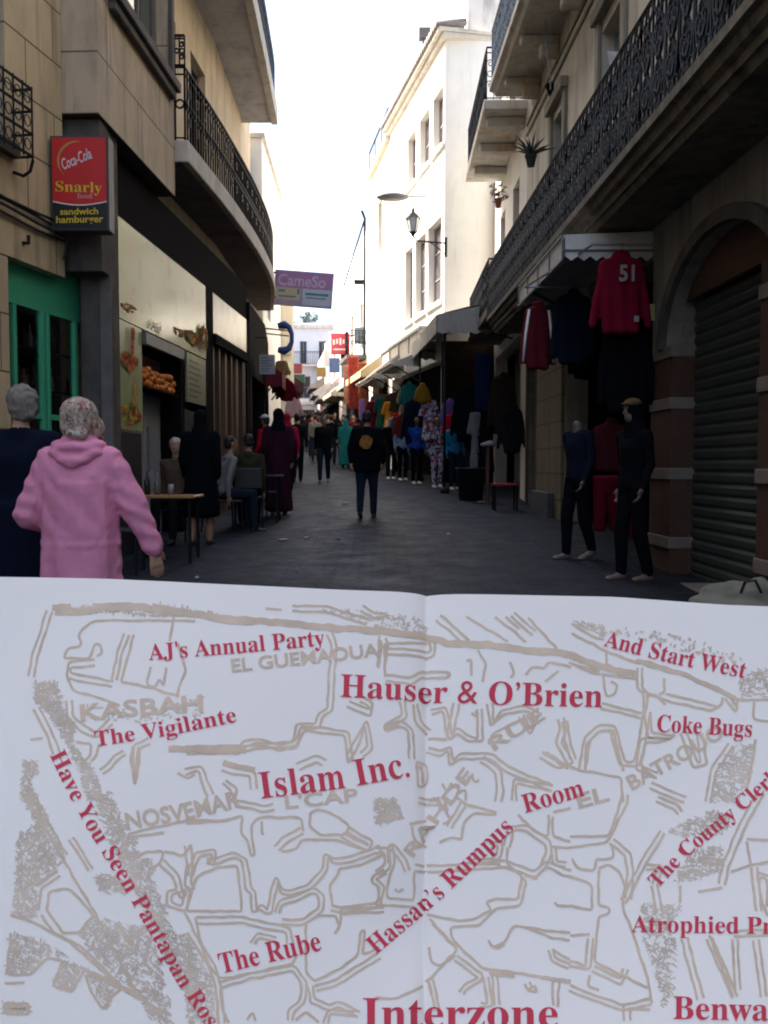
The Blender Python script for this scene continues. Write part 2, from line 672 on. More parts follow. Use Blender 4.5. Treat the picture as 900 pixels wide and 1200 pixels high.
def skin(name, parts, mats, voxel=0.014, smooth=4, parent=None, disp=None, label=None):
    """parts: list of (material index, [(centre, radii), ...]); fused into one surface"""
    tot = bpy.data.meshes.new('tmp')
    V, F = [], []
    for _, ells in parts:
        b = bmesh.new()
        hull_part(b, ells)
        b.verts.index_update()
        k = len(V)
        V += [v.co.copy() for v in b.verts]
        F += [tuple(v.index + k for v in f.verts) for f in b.faces]
        b.free()
    tot.from_pydata(V, [], F)
    o = bpy.data.objects.new('tmp', tot)
    COL.objects.link(o)
    m = o.modifiers.new('r', 'REMESH')
    m.mode = 'VOXEL'
    m.voxel_size = voxel
    m2 = o.modifiers.new('s', 'SMOOTH')
    m2.factor = 0.5
    m2.iterations = smooth
    dg = bpy.context.evaluated_depsgraph_get()
    me = bpy.data.meshes.new_from_object(o.evaluated_get(dg))
    bpy.data.objects.remove(o)
    bpy.data.meshes.remove(tot)
    me.name = name
    nv = len(me.vertices)
    if disp:
        co = np.empty(nv * 3)
        me.vertices.foreach_get('co', co)
        co = co.reshape(-1, 3)
        no = np.empty(nv * 3)
        me.vertices.foreach_get('normal', no)
        no = no.reshape(-1, 3)
        for i in range(nv):
            co[i] += no[i] * disp(co[i], no[i])
        me.vertices.foreach_set('co', co.reshape(-1))
    me.materials.clear()
    for mm in mats:
        me.materials.append(mm)
    if len(mats) > 1:
        npz = len(me.polygons)
        ce = np.empty(npz * 3)
        me.polygons.foreach_get('center', ce)
        ce = ce.reshape(-1, 3)
        best = np.full(npz, 1e9)
        idx = np.zeros(npz, dtype=np.int32)
        for mi, ells in parts:
            segs = list(zip(ells, ells[1:])) or [(ells[0], ells[0])]
            for (c0, r0), (c1, r1) in segs:
                c0, c1 = np.array(c0, float), np.array(c1, float)
                ra = np.array(r0 if isinstance(r0, (tuple, list)) else (r0,) * 3, float)
                rb = np.array(r1 if isinstance(r1, (tuple, list)) else (r1,) * 3, float)
                d = c1 - c0
                L2 = max(d @ d, 1e-9)
                t = np.clip(((ce - c0) @ d) / L2, 0, 1)
                q = c0 + t[:, None] * d
                rr = ra + t[:, None] * (rb - ra)
                e = (ce - q) / rr
                dist = (np.linalg.norm(e, axis=1) - 1) * rr.mean(axis=1)
                sel = dist < best
                best[sel] = dist[sel]
                idx[sel] = mi
        me.polygons.foreach_set('material_index', idx)
    me.polygons.foreach_set('use_smooth', [True] * len(me.polygons))
    me.update()
    ob = bpy.data.objects.new(name, me)
    COL.objects.link(ob)
    if parent:
        ob.parent = parent
    if label:
        ob['label'] = label
    return ob


def lerp(a, b, t):
    return tuple(a[i] + (b[i] - a[i]) * t for i in range(3))


def hand_parts(wrist, dirv, side, mi, s=1.0, curl=0.35, palm_n=(0, 1, 0)):
    """palm, four unequal bent fingers and a thumb; dirv runs from wrist to fingertips"""
    d = Vector(dirv).normalized()
    n = Vector(palm_n)
    n = (n - d * n.dot(d)).normalized()            # the way the fingers curl
    a = d.cross(n).normalized() * side             # across the palm
    w0 = Vector(wrist)
    out = []
    p0, p1 = w0 + d * 0.012 * s, w0 + d * 0.085 * s
    out.append((mi, [(w0, 0.024 * s), (p0 + a * 0.0, 0.024 * s), (p1 + a * 0.026 * s, 0.014 * s), (p1 - a * 0.026 * s, 0.014 * s)]))
    for k, ln in enumerate((0.068, 0.078, 0.072, 0.056)):
        b = p1 + a * (0.030 - 0.020 * k) * s
        c = curl
        m1 = b + (d * math.cos(c) + n * math.sin(c)) * ln * 0.5 * s
        m2 = m1 + (d * math.cos(2.2 * c) + n * math.sin(2.2 * c)) * ln * 0.5 * s
        out.append((mi, [(b, 0.0105 * s), (m1, 0.0095 * s)]))
        out.append((mi, [(m1, 0.0095 * s), (m2, 0.0080 * s)]))
    tb = p0 + a * 0.024 * s
    t1 = tb + (d * 0.7 + a * 0.6 + n * 0.3).normalized() * 0.038 * s
    t2 = t1 + (d * 0.85 + a * 0.2 + n * 0.45).normalized() * 0.032 * s
    out.append((mi, [(tb, 0.015 * s), (t1, 0.0115 * s)]))
    out.append((mi, [(t1, 0.0115 * s), (t2, 0.009 * s)]))
    return out


def person(label, x, y, face=0.0, H=1.72, top=None, legs=None, shoe=None, skinm=None, hairm=None, hair='short',
           robe=None, stride=0.12, seat=None, arms=None, scarf=None, fat=1.0, voxel=0.016, group=None, hood=None, z=None, name='person', head=True,
           cat='person', coat=0.0, lean=0.0, headturn=0.0, feet_bare=False, hatm=None):
    """a clothed figure facing +y (away from the viewer) before it is turned by face"""
    t = thing(name, label, cat, (x, y, gz(y) if z is None else z), group)
    t.rotation_euler = (0, 0, face)
    s = H / 1.75
    dz = 0.0
    S = [skinm, top, legs or top, shoe or MATS_SHOE]

    def p(a, b, c):
        return (a * s, b * s, c * s)
    parts = []
    hz = 0.92
    if seat is not None:
        hz = (seat + 0.09) / s
    ty = lean
    up = hz - 0.92
    shz = 1.42 + up
    f = fat
    parts.append((1, [(p(0, 0, hz + 0.03), (0.165 * s * f, 0.115 * s * f, 0.10 * s)), (p(0, ty * 0.4, hz + 0.2), (0.15 * s * f, 0.105 * s * f, 0.08 * s))]))
    parts.append((1, [(p(0, ty * 0.4, hz + 0.2), (0.15 * s * f, 0.105 * s * f, 0.08 * s)), (p(0, ty * 0.8, shz - 0.13), (0.175 * s * f, 0.12 * s * f, 0.10 * s)),
                      (p(-0.13, ty, shz - 0.01), 0.065 * s * f), (p(0.13, ty, shz - 0.01), 0.065 * s * f)]))
    if coat:
        parts.append((1, [(p(0, 0, hz + 0.1), (0.175 * s * f, 0.125 * s * f, 0.06 * s)), (p(0, 0, hz - coat), (0.185 * s * f, 0.135 * s * f, 0.03 * s))]))
    if head and not scarf and not robe:
        parts.append((1, [(p(0, ty - 0.01, shz + 0.02), (0.095 * s, 0.085 * s, 0.03 * s)), (p(0, ty, shz + 0.065), (0.066 * s, 0.068 * s, 0.022 * s))]))
    parts.append((0, [(p(0, ty, shz + 0.02), 0.055 * s), (p(0, ty + 0.015, shz + 0.11), 0.052 * s)]))
    hc = p(0, ty + 0.03, shz + 0.225)
    if head:
        ch, sh_ = math.cos(headturn), math.sin(headturn)

        def hp(a, b, c):
            return (hc[0] + (a * ch - b * sh_) * s, hc[1] + (a * sh_ + b * ch) * s, hc[2] + c * s)
        parts.append((0, [(hp(0, -0.01, 0.02), (0.074 * s, 0.09 * s, 0.085 * s)), (hp(0, 0.03, -0.07), (0.05 * s, 0.05 * s, 0.04 * s))]))
        parts.append((0, [(hp(0, 0.085, 0.015), 0.010 * s), (hp(0, 0.108, -0.02), 0.013 * s)]))           # nose
        parts.append((0, [(hp(0, 0.082, 0.045), (0.05 * s, 0.012 * s, 0.012 * s))]))                       # brow
        parts.append((0, [(hp(0, 0.08, -0.055), (0.022 * s, 0.010 * s, 0.010 * s))]))                      # mouth
        for sg in (1, -1):
            parts.append((0, [(hp(sg * 0.076, 0, 0.0), (0.010 * s, 0.02 * s, 0.03 * s))]))                 # ears
    # legs
    hands = []
    for sg in (1, -1):
        if seat is not None:
            hip, knee, ank = p(sg * 0.09, 0.02, hz), p(sg * 0.12, 0.42, hz - 0.01), p(sg * 0.12, 0.44, 0.09)
        else:
            st = stride * sg
            hip = p(sg * 0.09, 0, 0.90)
            knee = p(sg * 0.10, st * 0.55 + 0.03, 0.49)
            ank = p(sg * 0.10, st - (0.06 if st < 0 else 0), 0.09 + (0.05 if st < -0.05 else 0))
        lk = 1.0 if legs is skinm else 1.22
        parts.append((2, [(hip, 0.092 * s * f), (knee, 0.060 * s * lk)]))
        parts.append((2, [(knee, 0.062 * s * lk), (ank, 0.046 * s * lk)]))
        fm = 0 if feet_bare else 3
        drop = ank[2] - 0.055
        parts.append((fm, [((ank[0], ank[1] - 0.02, drop - 0.01), 0.042 * s), ((ank[0], ank[1] + 0.15 * s, drop - 0.02 - (0.05 if ank[2] > 0.12 else 0)), (0.042 * s, 0.05 * s, 0.028 * s))]))
        # arms
        A = (arms or {}).get(sg)
        if A is None:
            A = ((0.222, -0.04 - stride * 0.5 * sg, -0.29), (0.222, 0.03 - stride * 1.1 * sg, -0.53))
        sh = p(sg * 0.185, ty, shz - 0.01)
        el = p(sg * A[0][0], ty + A[0][1], shz + A[0][2])
        wr = p(sg * A[1][0], ty + A[1][1], shz + A[1][2])
        parts.append((1, [(sh, 0.062 * s * f), (el, 0.048 * s * f)]))
        parts.append((1, [(el, 0.048 * s * f), (lerp(el, wr, 0.93), 0.036 * s)]))
        dv = Vector(wr) - Vector(el)
        parts += hand_parts(wr, dv, sg, 0, s * 1.0, 0.4, (-sg * 0.7, 0.7, 0.2))
    body = skin('body', parts, S, voxel, 4, t)
    if head and hair and not scarf and not hood:
        hp_ = [(0, [(hp(0, -0.022, 0.04), (0.082 * s, 0.092 * s, 0.082 * s)), (hp(0, -0.055, -0.02), (0.072 * s, 0.05 * s, 0.06 * s))])]
        if hair == 'long':
            hp_.append((0, [(hp(0, -0.06, 0.0), (0.08 * s, 0.05 * s, 0.08 * s)), (hp(0, -0.075, -0.22), (0.075 * s, 0.035 * s, 0.05 * s))]))
        if hair == 'bushy':
            hp_ = [(0, [(hp(0, -0.03, 0.035), (0.098 * s, 0.102 * s, 0.095 * s)), (hp(0, -0.055, -0.045), (0.088 * s, 0.065 * s, 0.065 * s))])]
        skin('hair', hp_, [hairm], max(voxel * 0.7, 0.010), 2, t, disp=lambda c_, n_: 0.010 * mnoise.noise((c_[0] * 28, c_[1] * 28, c_[2] * 28)) + 0.005 * mnoise.noise((c_[0] * 70, c_[1] * 70, c_[2] * 50)))
    if hatm:
        skin('cap', [(0, [(hp(0, -0.01, 0.075), (0.084 * s, 0.1 * s, 0.06 * s))]), (0, [(hp(0, 0.07, 0.07), (0.06 * s, 0.07 * s, 0.012 * s))])], [hatm], 0.012, 2, t)
    if scarf or hood:
        mm = scarf or hood
        sp = [(0, [(hp(0, -0.02, 0.03), (0.092 * s, 0.106 * s, 0.098 * s)), (hp(0, -0.035, -0.08), (0.088 * s, 0.085 * s, 0.05 * s))]),
              (0, [(hp(0, -0.035, -0.08), (0.088 * s, 0.085 * s, 0.05 * s)), (p(0, ty - 0.02, shz - 0.02), (0.15 * s, 0.11 * s, 0.05 * s))])]
        skin('headscarf' if scarf else 'hood', sp, [mm], max(voxel * 0.7, 0.010), 3, t)
    if robe:
        hem = robe[1]
        wd = robe[2] if len(robe) > 2 else 0.26
        rp_ = [(0, [(p(0, ty, shz - 0.06), (0.19 * s * f, 0.13 * s * f, 0.1 * s)), (p(0, 0, hz + 0.1), (0.185 * s * f, 0.15 * s * f, 0.1 * s))]),
               (0, [(p(0, 0, hz + 0.1), (0.185 * s * f, 0.15 * s * f, 0.1 * s)), (p(0, 0, hz - 0.1), (0.21 * s * f, 0.17 * s * f, 0.1 * s)), (p(0, 0, hem + 0.03), (wd * s, (wd - 0.05) * s, 0.03 * s))])]
        for sg in (1, -1):
            A = (arms or {}).get(sg)
            if A is None:
                A = ((0.222, -0.04 - stride * 0.5 * sg, -0.29), (0.222, 0.03 - stride * 1.1 * sg, -0.53))
            sh = p(sg * 0.175, ty, shz - 0.02)
            el = p(sg * A[0][0], ty + A[0][1], shz + A[0][2])
            wr = p(sg * A[1][0], ty + A[1][1], shz + A[1][2])
            rp_.append((0, [(sh, 0.085 * s * f), (el, 0.068 * s * f)]))
            rp_.append((0, [(el, 0.068 * s * f), (lerp(el, wr, 0.9), 0.06 * s)]))
        ph = random.random() * 6

        def fold(c, n_):
            k = max(0.0, min(1.0, (1.0 * s - c[2]) / 0.6))
            a = math.atan2(c[1], c[0])
            return 0.014 * k * math.sin(a * 8 + ph + 3 * c[2]) + 0.006 * mnoise.noise((c[0] * 9, c[1] * 9, c[2] * 4))
        skin('robe', rp_, [robe[0]], voxel, 5, t, fold)
    return t


def garment(label, x, y, z, kind='jacket', w=0.5, h=0.7, col=None, trim=None, face=0.0, group=None, voxel=0.018, depth=0.07, name=None, mark=None, sleeve_out=0.10, cat=None):
    """a garment on a hanger seen full on; z is the height of its shoulders"""
    t = thing(name or ('hanging_' + kind), label, cat or kind, (x, y, z), group)
    t.rotation_euler = (0, 0, face)
    hw = w / 2
    ph = random.random() * 9

    def fold(c, n_):
        return 0.008 * math.sin(c[0] * 40 + ph + 2 * c[2]) * min(1, abs(c[2]) * 2.5) + 0.008 * mnoise.noise((c[0] * 8, c[1] * 8 + ph, c[2] * 5))
    P = []
    if kind in ('jacket', 'hoodie', 'shirt', 'sweater'):
        P.append((0, [((-hw * 0.62, 0, -0.05), (0.05, depth * 0.7, 0.035)), ((hw * 0.62, 0, -0.05), (0.05, depth * 0.7, 0.035)), ((0, 0, 0.0), (0.07, depth * 0.7, 0.03)),
                      ((-hw * 0.58, 0, -h + 0.03), (0.05, depth, 0.03)), ((hw * 0.58, 0, -h + 0.03), (0.05, depth, 0.03))]))
        for sg in (1, -1):
            P.append((0, [((sg * hw * 0.66, 0, -0.07), (0.06, depth * 0.7, 0.05)), ((sg * (hw * 0.80 + sleeve_out * 0.5), 0.0, -h * 0.5), (0.05, depth * 0.65, 0.05))]))
            P.append((0, [((sg * (hw * 0.80 + sleeve_out * 0.5), 0.0, -h * 0.5), (0.05, depth * 0.65, 0.05)), ((sg * (hw * 0.82 + sleeve_out), 0.0, -h * 0.88), (0.042, depth * 0.6, 0.03))]))
        P.append((0, [((0, 0, 0.02), (0.06, depth * 0.7, 0.03)), ((0, -0.01, 0.05), (0.075, depth * 0.8, 0.025))]))
        if kind == 'hoodie':
            P.append((0, [((0, 0.01, 0.03), (0.10, depth, 0.05)), ((0, 0.02, -0.06), (0.12, depth * 0.9, 0.05))]))
    elif kind == 'trousers':
        P.append((0, [((-hw * 0.6, 0, -0.03), (0.06, depth, 0.03)), ((hw * 0.6, 0, -0.03), (0.06, depth, 0.03)), ((0, 0, -h * 0.28), (hw * 0.8, depth, 0.05))]))
        for sg in (1, -1):
            P.append((0, [((sg * hw * 0.42, 0, -h * 0.2), (hw * 0.52, depth, 0.05)), ((sg * hw * 0.5, 0, -h + 0.02), (hw * 0.36, depth * 0.8, 0.02))]))
    elif kind == 'dress':
        P.append((0, [((-hw * 0.45, 0, -0.04), (0.05, depth * 0.7, 0.03)), ((hw * 0.45, 0, -0.04), (0.05, depth * 0.7, 0.03)), ((0, 0, -h * 0.35), (hw * 0.45, depth, 0.05))]))
        P.append((0, [((0, 0, -h * 0.3), (hw * 0.45, depth, 0.05)), ((0, 0, -h + 0.03), (hw * 0.85, depth * 1.4, 0.03))]))
        for sg in (1, -1):
            P.append((0, [((sg * hw * 0.5, 0, -0.06), (0.05, depth * 0.7, 0.04)), ((sg * hw * 0.85, 0, -h * 0.38), (0.06, depth * 0.6, 0.04))]))
    elif kind == 'rug':
        P.append((0, [((-hw + 0.03, 0, 0), (0.03, depth * 0.5, 0.02)), ((hw - 0.03, 0, 0), (0.03, depth * 0.5, 0.02)), ((-hw + 0.03, 0, -h), (0.03, depth * 0.5, 0.02)), ((hw - 0.03, 0, -h), (0.03, depth * 0.5, 0.02))]))
    mats = [col]
    skin({'jacket': 'shell', 'hoodie': 'shell', 'shirt': 'shell', 'sweater': 'shell', 'trousers': 'cloth', 'dress': 'cloth', 'rug': 'pile'}[kind], P, mats, voxel, 3, t, fold)
    hk = MB()
    hk.tube([(0, 0, 0.02), (0, 0, 0.10), (0.02, 0, 0.13), (0, 0, 0.15), (-0.02, 0, 0.135)], 0.004, 5)
    hk.build('hanger_hook', MATS_IRON, t, local=True)
    if trim is not None:
        for sg in (1, -1):
            q = MB()
            a0, a1, a2 = (sg * hw * 0.72, -depth * 0.62, -0.04), (sg * (hw * 0.86 + sleeve_out * 0.5), -depth * 0.62, -h * 0.5), (sg * (hw * 0.87 + sleeve_out), -depth * 0.58, -h * 0.88)
            q.tube([a0, a1, a2], 0.018, 5)
            q.build('sleeve_stripe', trim, t, local=True, smooth=True)
    return t
# ------------------------------------------------------------------ shared materials
MATS_IRON = mat('wrought_iron', (0.007, 0.008, 0.011), 0.6, 0.3, 12, 0.2, metal=0.0, spec=0.22)
MATS_SHOE = mat('dark_leather', (0.02, 0.018, 0.016), 0.5, 0.3, 20, 0.1)
IRON = MATS_IRON
STONE = mat_brick('cream_stone', (0.64, 0.50, 0.31), (0.58, 0.455, 0.28), (0.12, 0.09, 0.06), 1.15, 0.53, 0.010, dirt=0.45, bump=0.3, stain=(0.2, 0.15, 0.1))
STONE2 = mat_brick('pinkish_stone', (0.58, 0.46, 0.33), (0.53, 0.42, 0.30), (0.13, 0.10, 0.08), 1.9, 0.62, 0.010, dirt=0.55, bump=0.3, stain=(0.15, 0.115, 0.09))
STONEG = mat('grey_stone', (0.11, 0.098, 0.09), 0.9, 0.3, 4, 0.35, spec=0.1, stain=(0.06, 0.05, 0.045), stain_amt=0.7)
DARKST = mat('dark_sill_stone', (0.10, 0.085, 0.075), 0.8, 0.3, 8, 0.3)
TANPL = mat('tan_plaster', (0.62, 0.50, 0.34), 0.9, 0.12, 2.5, 0.2, stain=(0.25, 0.17, 0.10), stain_amt=0.6)
SLAB = mat('slab_plaster', (0.58, 0.54, 0.47), 0.85, 0.12, 3, 0.2, stain=(0.2, 0.16, 0.12), stain_amt=0.5)
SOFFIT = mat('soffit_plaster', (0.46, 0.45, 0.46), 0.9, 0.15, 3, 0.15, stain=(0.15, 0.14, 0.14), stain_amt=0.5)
DARKW = mat('dark_fascia', (0.009, 0.008, 0.009), 0.9, 0.3, 4, 0.1, spec=0.03)
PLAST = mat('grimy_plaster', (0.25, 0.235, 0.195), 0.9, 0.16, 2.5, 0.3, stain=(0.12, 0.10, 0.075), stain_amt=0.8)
CORN = mat('mossy_cornice', (0.16, 0.14, 0.105), 0.9, 0.4, 5, 0.5, stain=(0.03, 0.028, 0.024), stain_amt=0.9)
YSOF = mat('stained_soffit', (0.62, 0.60, 0.55), 0.9, 0.15, 2, 0.2, stain=(0.50, 0.30, 0.09), stain_amt=0.9)
WHITEW = mat('white_lime_wall', (0.80, 0.78, 0.73), 0.9, 0.05, 2, 0.2, stain=(0.55, 0.5, 0.42), stain_amt=0.4)
CREAMW = mat('pale_yellow_wall', (0.76, 0.69, 0.54), 0.9, 0.08, 2, 0.2, stain=(0.5, 0.4, 0.28), stain_amt=0.4)
GREYW = mat('pale_grey_wall', (0.55, 0.55, 0.54), 0.9, 0.08, 2, 0.2, stain=(0.35, 0.32, 0.3), stain_amt=0.4)
GLASS = mat_glass('dark_window_glass')
GLASSG = mat_glass('greenish_window_glass', (0.06, 0.08, 0.07), 0.08)
WFRAME = mat('weathered_wood_frame', (0.16, 0.13, 0.11), 0.7, 0.25, 8, 0.2)
SHUTTERW = mat('pale_shutter', (0.26, 0.23, 0.225), 0.7, 0.12, 8, 0.15)
WOOD = mat('brown_wood', (0.09, 0.045, 0.026), 0.55, 0.3, 5, 0.2, stretch=(1, 1, 0.15))
WOODL = mat('light_brown_wood', (0.16, 0.09, 0.05), 0.55, 0.25, 5, 0.2, stretch=(1, 1, 0.15))
REDBR = mat_brick('dark_red_tile_cladding', (0.085, 0.040, 0.026), (0.07, 0.034, 0.023), (0.06, 0.038, 0.03), 0.24, 0.14, 0.006, dirt=0.4, bump=0.25)
BANDST = mat('pale_band_stone', (0.17, 0.145, 0.12), 0.8, 0.2, 6, 0.3)
ROLLER = mat('grey_green_roller', (0.036, 0.044, 0.042), 0.5, 0.2, 3, 0.1, stretch=(1, 1, 0.3))
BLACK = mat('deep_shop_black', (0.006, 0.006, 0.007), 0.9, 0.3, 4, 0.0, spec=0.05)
GREEN = mat('green_paint', (0.06, 0.42, 0.235), 0.45, 0.10, 3, 0.08)
CANV = mat('grey_canvas', (0.42, 0.40, 0.36), 0.85, 0.15, 4, 0.2, stain=(0.14, 0.12, 0.1), stain_amt=0.6)
CANVL = mat('pale_canvas', (0.52, 0.50, 0.45), 0.85, 0.12, 4, 0.2, stain=(0.25, 0.22, 0.18), stain_amt=0.5)
CANVB = mat('brown_canvas', (0.20, 0.15, 0.11), 0.85, 0.2, 4, 0.2)
STEEL = mat('galvanised_metal', (0.34, 0.35, 0.36), 0.4, 0.15, 10, 0.05, metal=0.6)
CABLE = mat('cable_black', (0.02, 0.02, 0.02), 0.6, 0.2, 8, 0.0)
PAVE = mat_brick('dark_stone_paving', (0.019, 0.0235, 0.034), (0.0105, 0.0135, 0.020), (0.006, 0.0068, 0.0085), 0.26, 0.13, 0.013, axes='XY', rough=0.62, bump=1.0, dirt=0.35, stain=(0.012, 0.0135, 0.017))


def pane_mat(name, tint=(0.9, 0.95, 0.93)):
    if name in MATS:
        return MATS[name]
    m, n, b = _new(name)
    L = n.links
    g = n.nodes.new('ShaderNodeBsdfGlossy')
    g.inputs['Roughness'].default_value = 0.03
    tr = n.nodes.new('ShaderNodeBsdfTransparent')
    tr.inputs[0].default_value = (*tint, 1)
    fr = n.nodes.new('ShaderNodeFresnel')
    fr.inputs[0].default_value = 1.6
    mx = n.nodes.new('ShaderNodeMixShader')
    L.new(fr.outputs[0], mx.inputs[0])
    L.new(tr.outputs[0], mx.inputs[1])
    L.new(g.outputs[0], mx.inputs[2])
    L.new(mx.outputs[0], n.nodes['Material Output'].inputs[0])
    MATS[name] = m
    return m


PANE = pane_mat('shop_glass')

_n = PAVE.node_tree
_b = _n.nodes['Principled BSDF']
_tc = [x for x in _n.nodes if x.type == 'TEX_COORD'][0]
_nz = _n.nodes.new('ShaderNodeTexNoise')
_nz.inputs['Scale'].default_value = 2.5
_nz.inputs['Detail'].default_value = 8
_nz.inputs['Roughness'].default_value = 0.7
_n.links.new(_tc.outputs['Object'], _nz.inputs[0])
_mr = _n.nodes.new('ShaderNodeMapRange')
_mr.inputs['From Min'].default_value = 0.35
_mr.inputs['From Max'].default_value = 0.65
_mr.inputs['To Min'].default_value = 0.55
_mr.inputs['To Max'].default_value = 0.75
_n.links.new(_nz.outputs[0], _mr.inputs['Value'])
_n.links.new(_mr.outputs[0], _b.inputs['Roughness'])
_b.inputs['Specular IOR Level'].default_value = 0.2

# ------------------------------------------------------------------ the street: one sheet to the horizon
g = MB()
ys = [-60, -20, -6, 0, 3, 6, 10, 15, 20, 25, 30, 36, 42, 50, 58, 66, 75, 120, 250, 600]
xs = [-400, -60, -12, -5, 0, 5, 12, 60, 400]
for i, y in enumerate(ys):
    for x in xs:
        g.v.append((x, y, gz(min(y, 75))))
nx = len(xs)
for i in range(len(ys) - 1):
    for j in range(nx - 1):
        a = i * nx + j
        g.f.append((a, a + 1, a + nx + 1, a + nx))
        g.m.append(0)
tag(g.build('street', PAVE), 'dark stone paved pedestrian street climbing between the shops', 'street', kind='structure')

# ------------------------------------------------------------------ LEFT: cream stone building with the green shop
TA = thing('stone_building', 'cream stone building at the left edge with green shopfront below', 'building', (-4.0, 6.0, 0.14))
FA = Frame((-4.803, 1.0), (-3.29, 9.5), 'L')
sA = FA.sy
m = MB()
facade(m, FA, 0, FA.len, 3.33, 17, holes=[(sA(7.2), sA(8.52), 4.35, 7.2)], depth=0.28)
m.quad(FA.P(0, 3.33), FA.P(FA.len, 3.33), FA.P(FA.len, 3.33, -1.5), FA.P(0, 3.33, -1.5))
facade(m, FA, 0, sA(8.5), -0.2, 3.325, depth=0.2, back=1.5)
m.build('wall', STONE, TA)
window(TA, FA, sA(7.22), sA(8.50), 4.36, 7.19, -0.26, WFRAME, GLASS, 1, 2, 0.08, STONEG)
q = MB()
F0 = FA
s0, s1 = sA(7.0), sA(8.62)
for z in (4.25, 4.45, 4.66, 4.86):
    q.tube([F0.P(s0, z, 0.0), F0.P(s0, z, 0.2), F0.P(s1, z, 0.2), F0.P(s1, z, 0.0)], 0.014, 5)
for i in range(12):
    s = s0 + (s1 - s0) * i / 11
    q.tube([F0.P(s, 4.22, 0.2), F0.P(s, 4.88, 0.2)], 0.010, 5)
    if i < 11:
        c = F0.P(s + 0.07, 4.55, 0.2)
        for k in (-0.21, 0.0, 0.21):
            q.tube([c + F0.t * (0.05 * math.cos(a)) + Vector((0, 0, k + 0.05 * math.sin(a))) for a in [2 * math.pi * j / 9 for j in range(9)]], 0.006, 4, closed=True)
q.tube([F0.P(s1, 4.22, 0.2), F0.P(s1, 4.12, 0.17), F0.P(s1, 4.08, 0.10), F0.P(s1, 4.12, 0.0)], 0.016, 5)
q.build('window_guard', IRON, TA)
# green shopfront set back under the beam
fz, o = 3.45, -0.12
sf = MB()
a, b = sA(8.5), sA(10.02)
sf.fbox(FA, a, b, 2.94, fz, o - 0.05, o)
for y0, y1 in ((8.5, 8.62), (8.74, 8.80), (9.22, 9.29), (9.325, 9.385), (9.86, 9.93)):
    sf.fbox(FA, sA(y0), sA(y1), 0.0, 2.94, o - 0.04, o + 0.012)
sf.fbox(FA, sA(8.80), sA(9.22), 1.86, 1.92, o - 0.035, o + 0.008)
sf.fbox(FA, sA(9.385), sA(9.86), 1.86, 1.92, o - 0.035, o + 0.008)
sf.fbox(FA, sA(8.62), sA(9.86), 0.1, 0.75, o - 0.045, o - 0.012)
sfo = sf.build('shopfront', GREEN, TA, bevel=0.006)
q = MB()
q.quad(FA.P(sA(8.62), 0.75, o - 0.025), FA.P(sA(9.86), 0.75, o - 0.025), FA.P(sA(9.86), 2.94, o - 0.025), FA.P(sA(8.62), 2.94, o - 0.025))
q.build('shop_glass', PANE, sfo, recalc=False)
q = MB()
q.fbox(FA, a - 0.3, b + 0.3, 0.0, fz, o - 0.40, o - 0.35)
q.build('display_back', BLACK, sfo)
q = MB()
for z in (0.8, 1.25, 1.7, 2.15, 2.55):
    q.fbox(FA, sA(8.55), sA(9.9), z, z + 0.02, o - 0.3, o - 0.04)
q.build('display_shelf', mat('shelf', (0.05, 0.045, 0.04), 0.5), sfo)
goods_cols = [(0.85, 0.8, 0.75), (0.34, 0.15, 0.07), (0.10, 0.06, 0.04), (0.45, 0.3, 0.08), (0.07, 0.12, 0.09), (0.36, 0.07, 0.06), (0.2, 0.16, 0.13)]
rg = random.Random(3)
for z in (0.82, 1.27, 1.72, 2.17, 2.57):
    for k in range(15):
        s = sA(8.6) + (sA(9.88) - sA(8.6)) * (k + 0.5) / 15
        h = rg.uniform(0.15, 0.30)
        c = FA.P(s, z, o - rg.uniform(0.075, 0.16))
        r_ = rg.uniform(0.022, 0.042)
        q = MB()
        q.lathe(c, [(r_, 0), (r_ * 1.05, h * 0.1), (r_ * rg.uniform(0.8, 1.2), h * 0.55), (r_ * 0.4, h * 0.72), (r_ * 0.35, h)], 8)
        ci = rg.randrange(len(goods_cols))
        ob = q.build('display_jar', mat('goods_%d' % ci, goods_cols[ci], 0.35), None, smooth=True)
        tag(ob, 'small jar or bottle on the shelves behind the green framed glass', 'jar', 'goods on the green shop shelves')
# cables along the beam
q = MB()
for k, (zc, oo) in enumerate(((3.80, 0.03), (3.74, 0.05), (3.69, 0.03), (3.84, 0.045))):
    q.tube([FA.P(sA(4 + i * 0.55), zc + 0.02 * math.sin(i * 1.7 + k), oo) for i in range(11)], 0.014, 5)
q.tube([FA.P(sA(9.42), 3.8, 0.04), FA.P(sA(9.45), 3.65, 0.06), FA.P(sA(9.44), 3.5, 0.03)], 0.02, 5)
tag(q.build('cable_bundle', CABLE, None), 'bundle of black cables clipped along the stone beam under the grille', 'cable')
q = MB()
c = FA.P(sA(8.75), 3.5, 0.0)
q.tube([c, c + FA.n * 0.06, c + FA.n * 0.06 + Vector((0, 0, 0.07))], 0.02, 6)
tag(q.build('wall_bolt', IRON, None), 'rusty bolt sticking out of the cream stone beam', 'bolt')

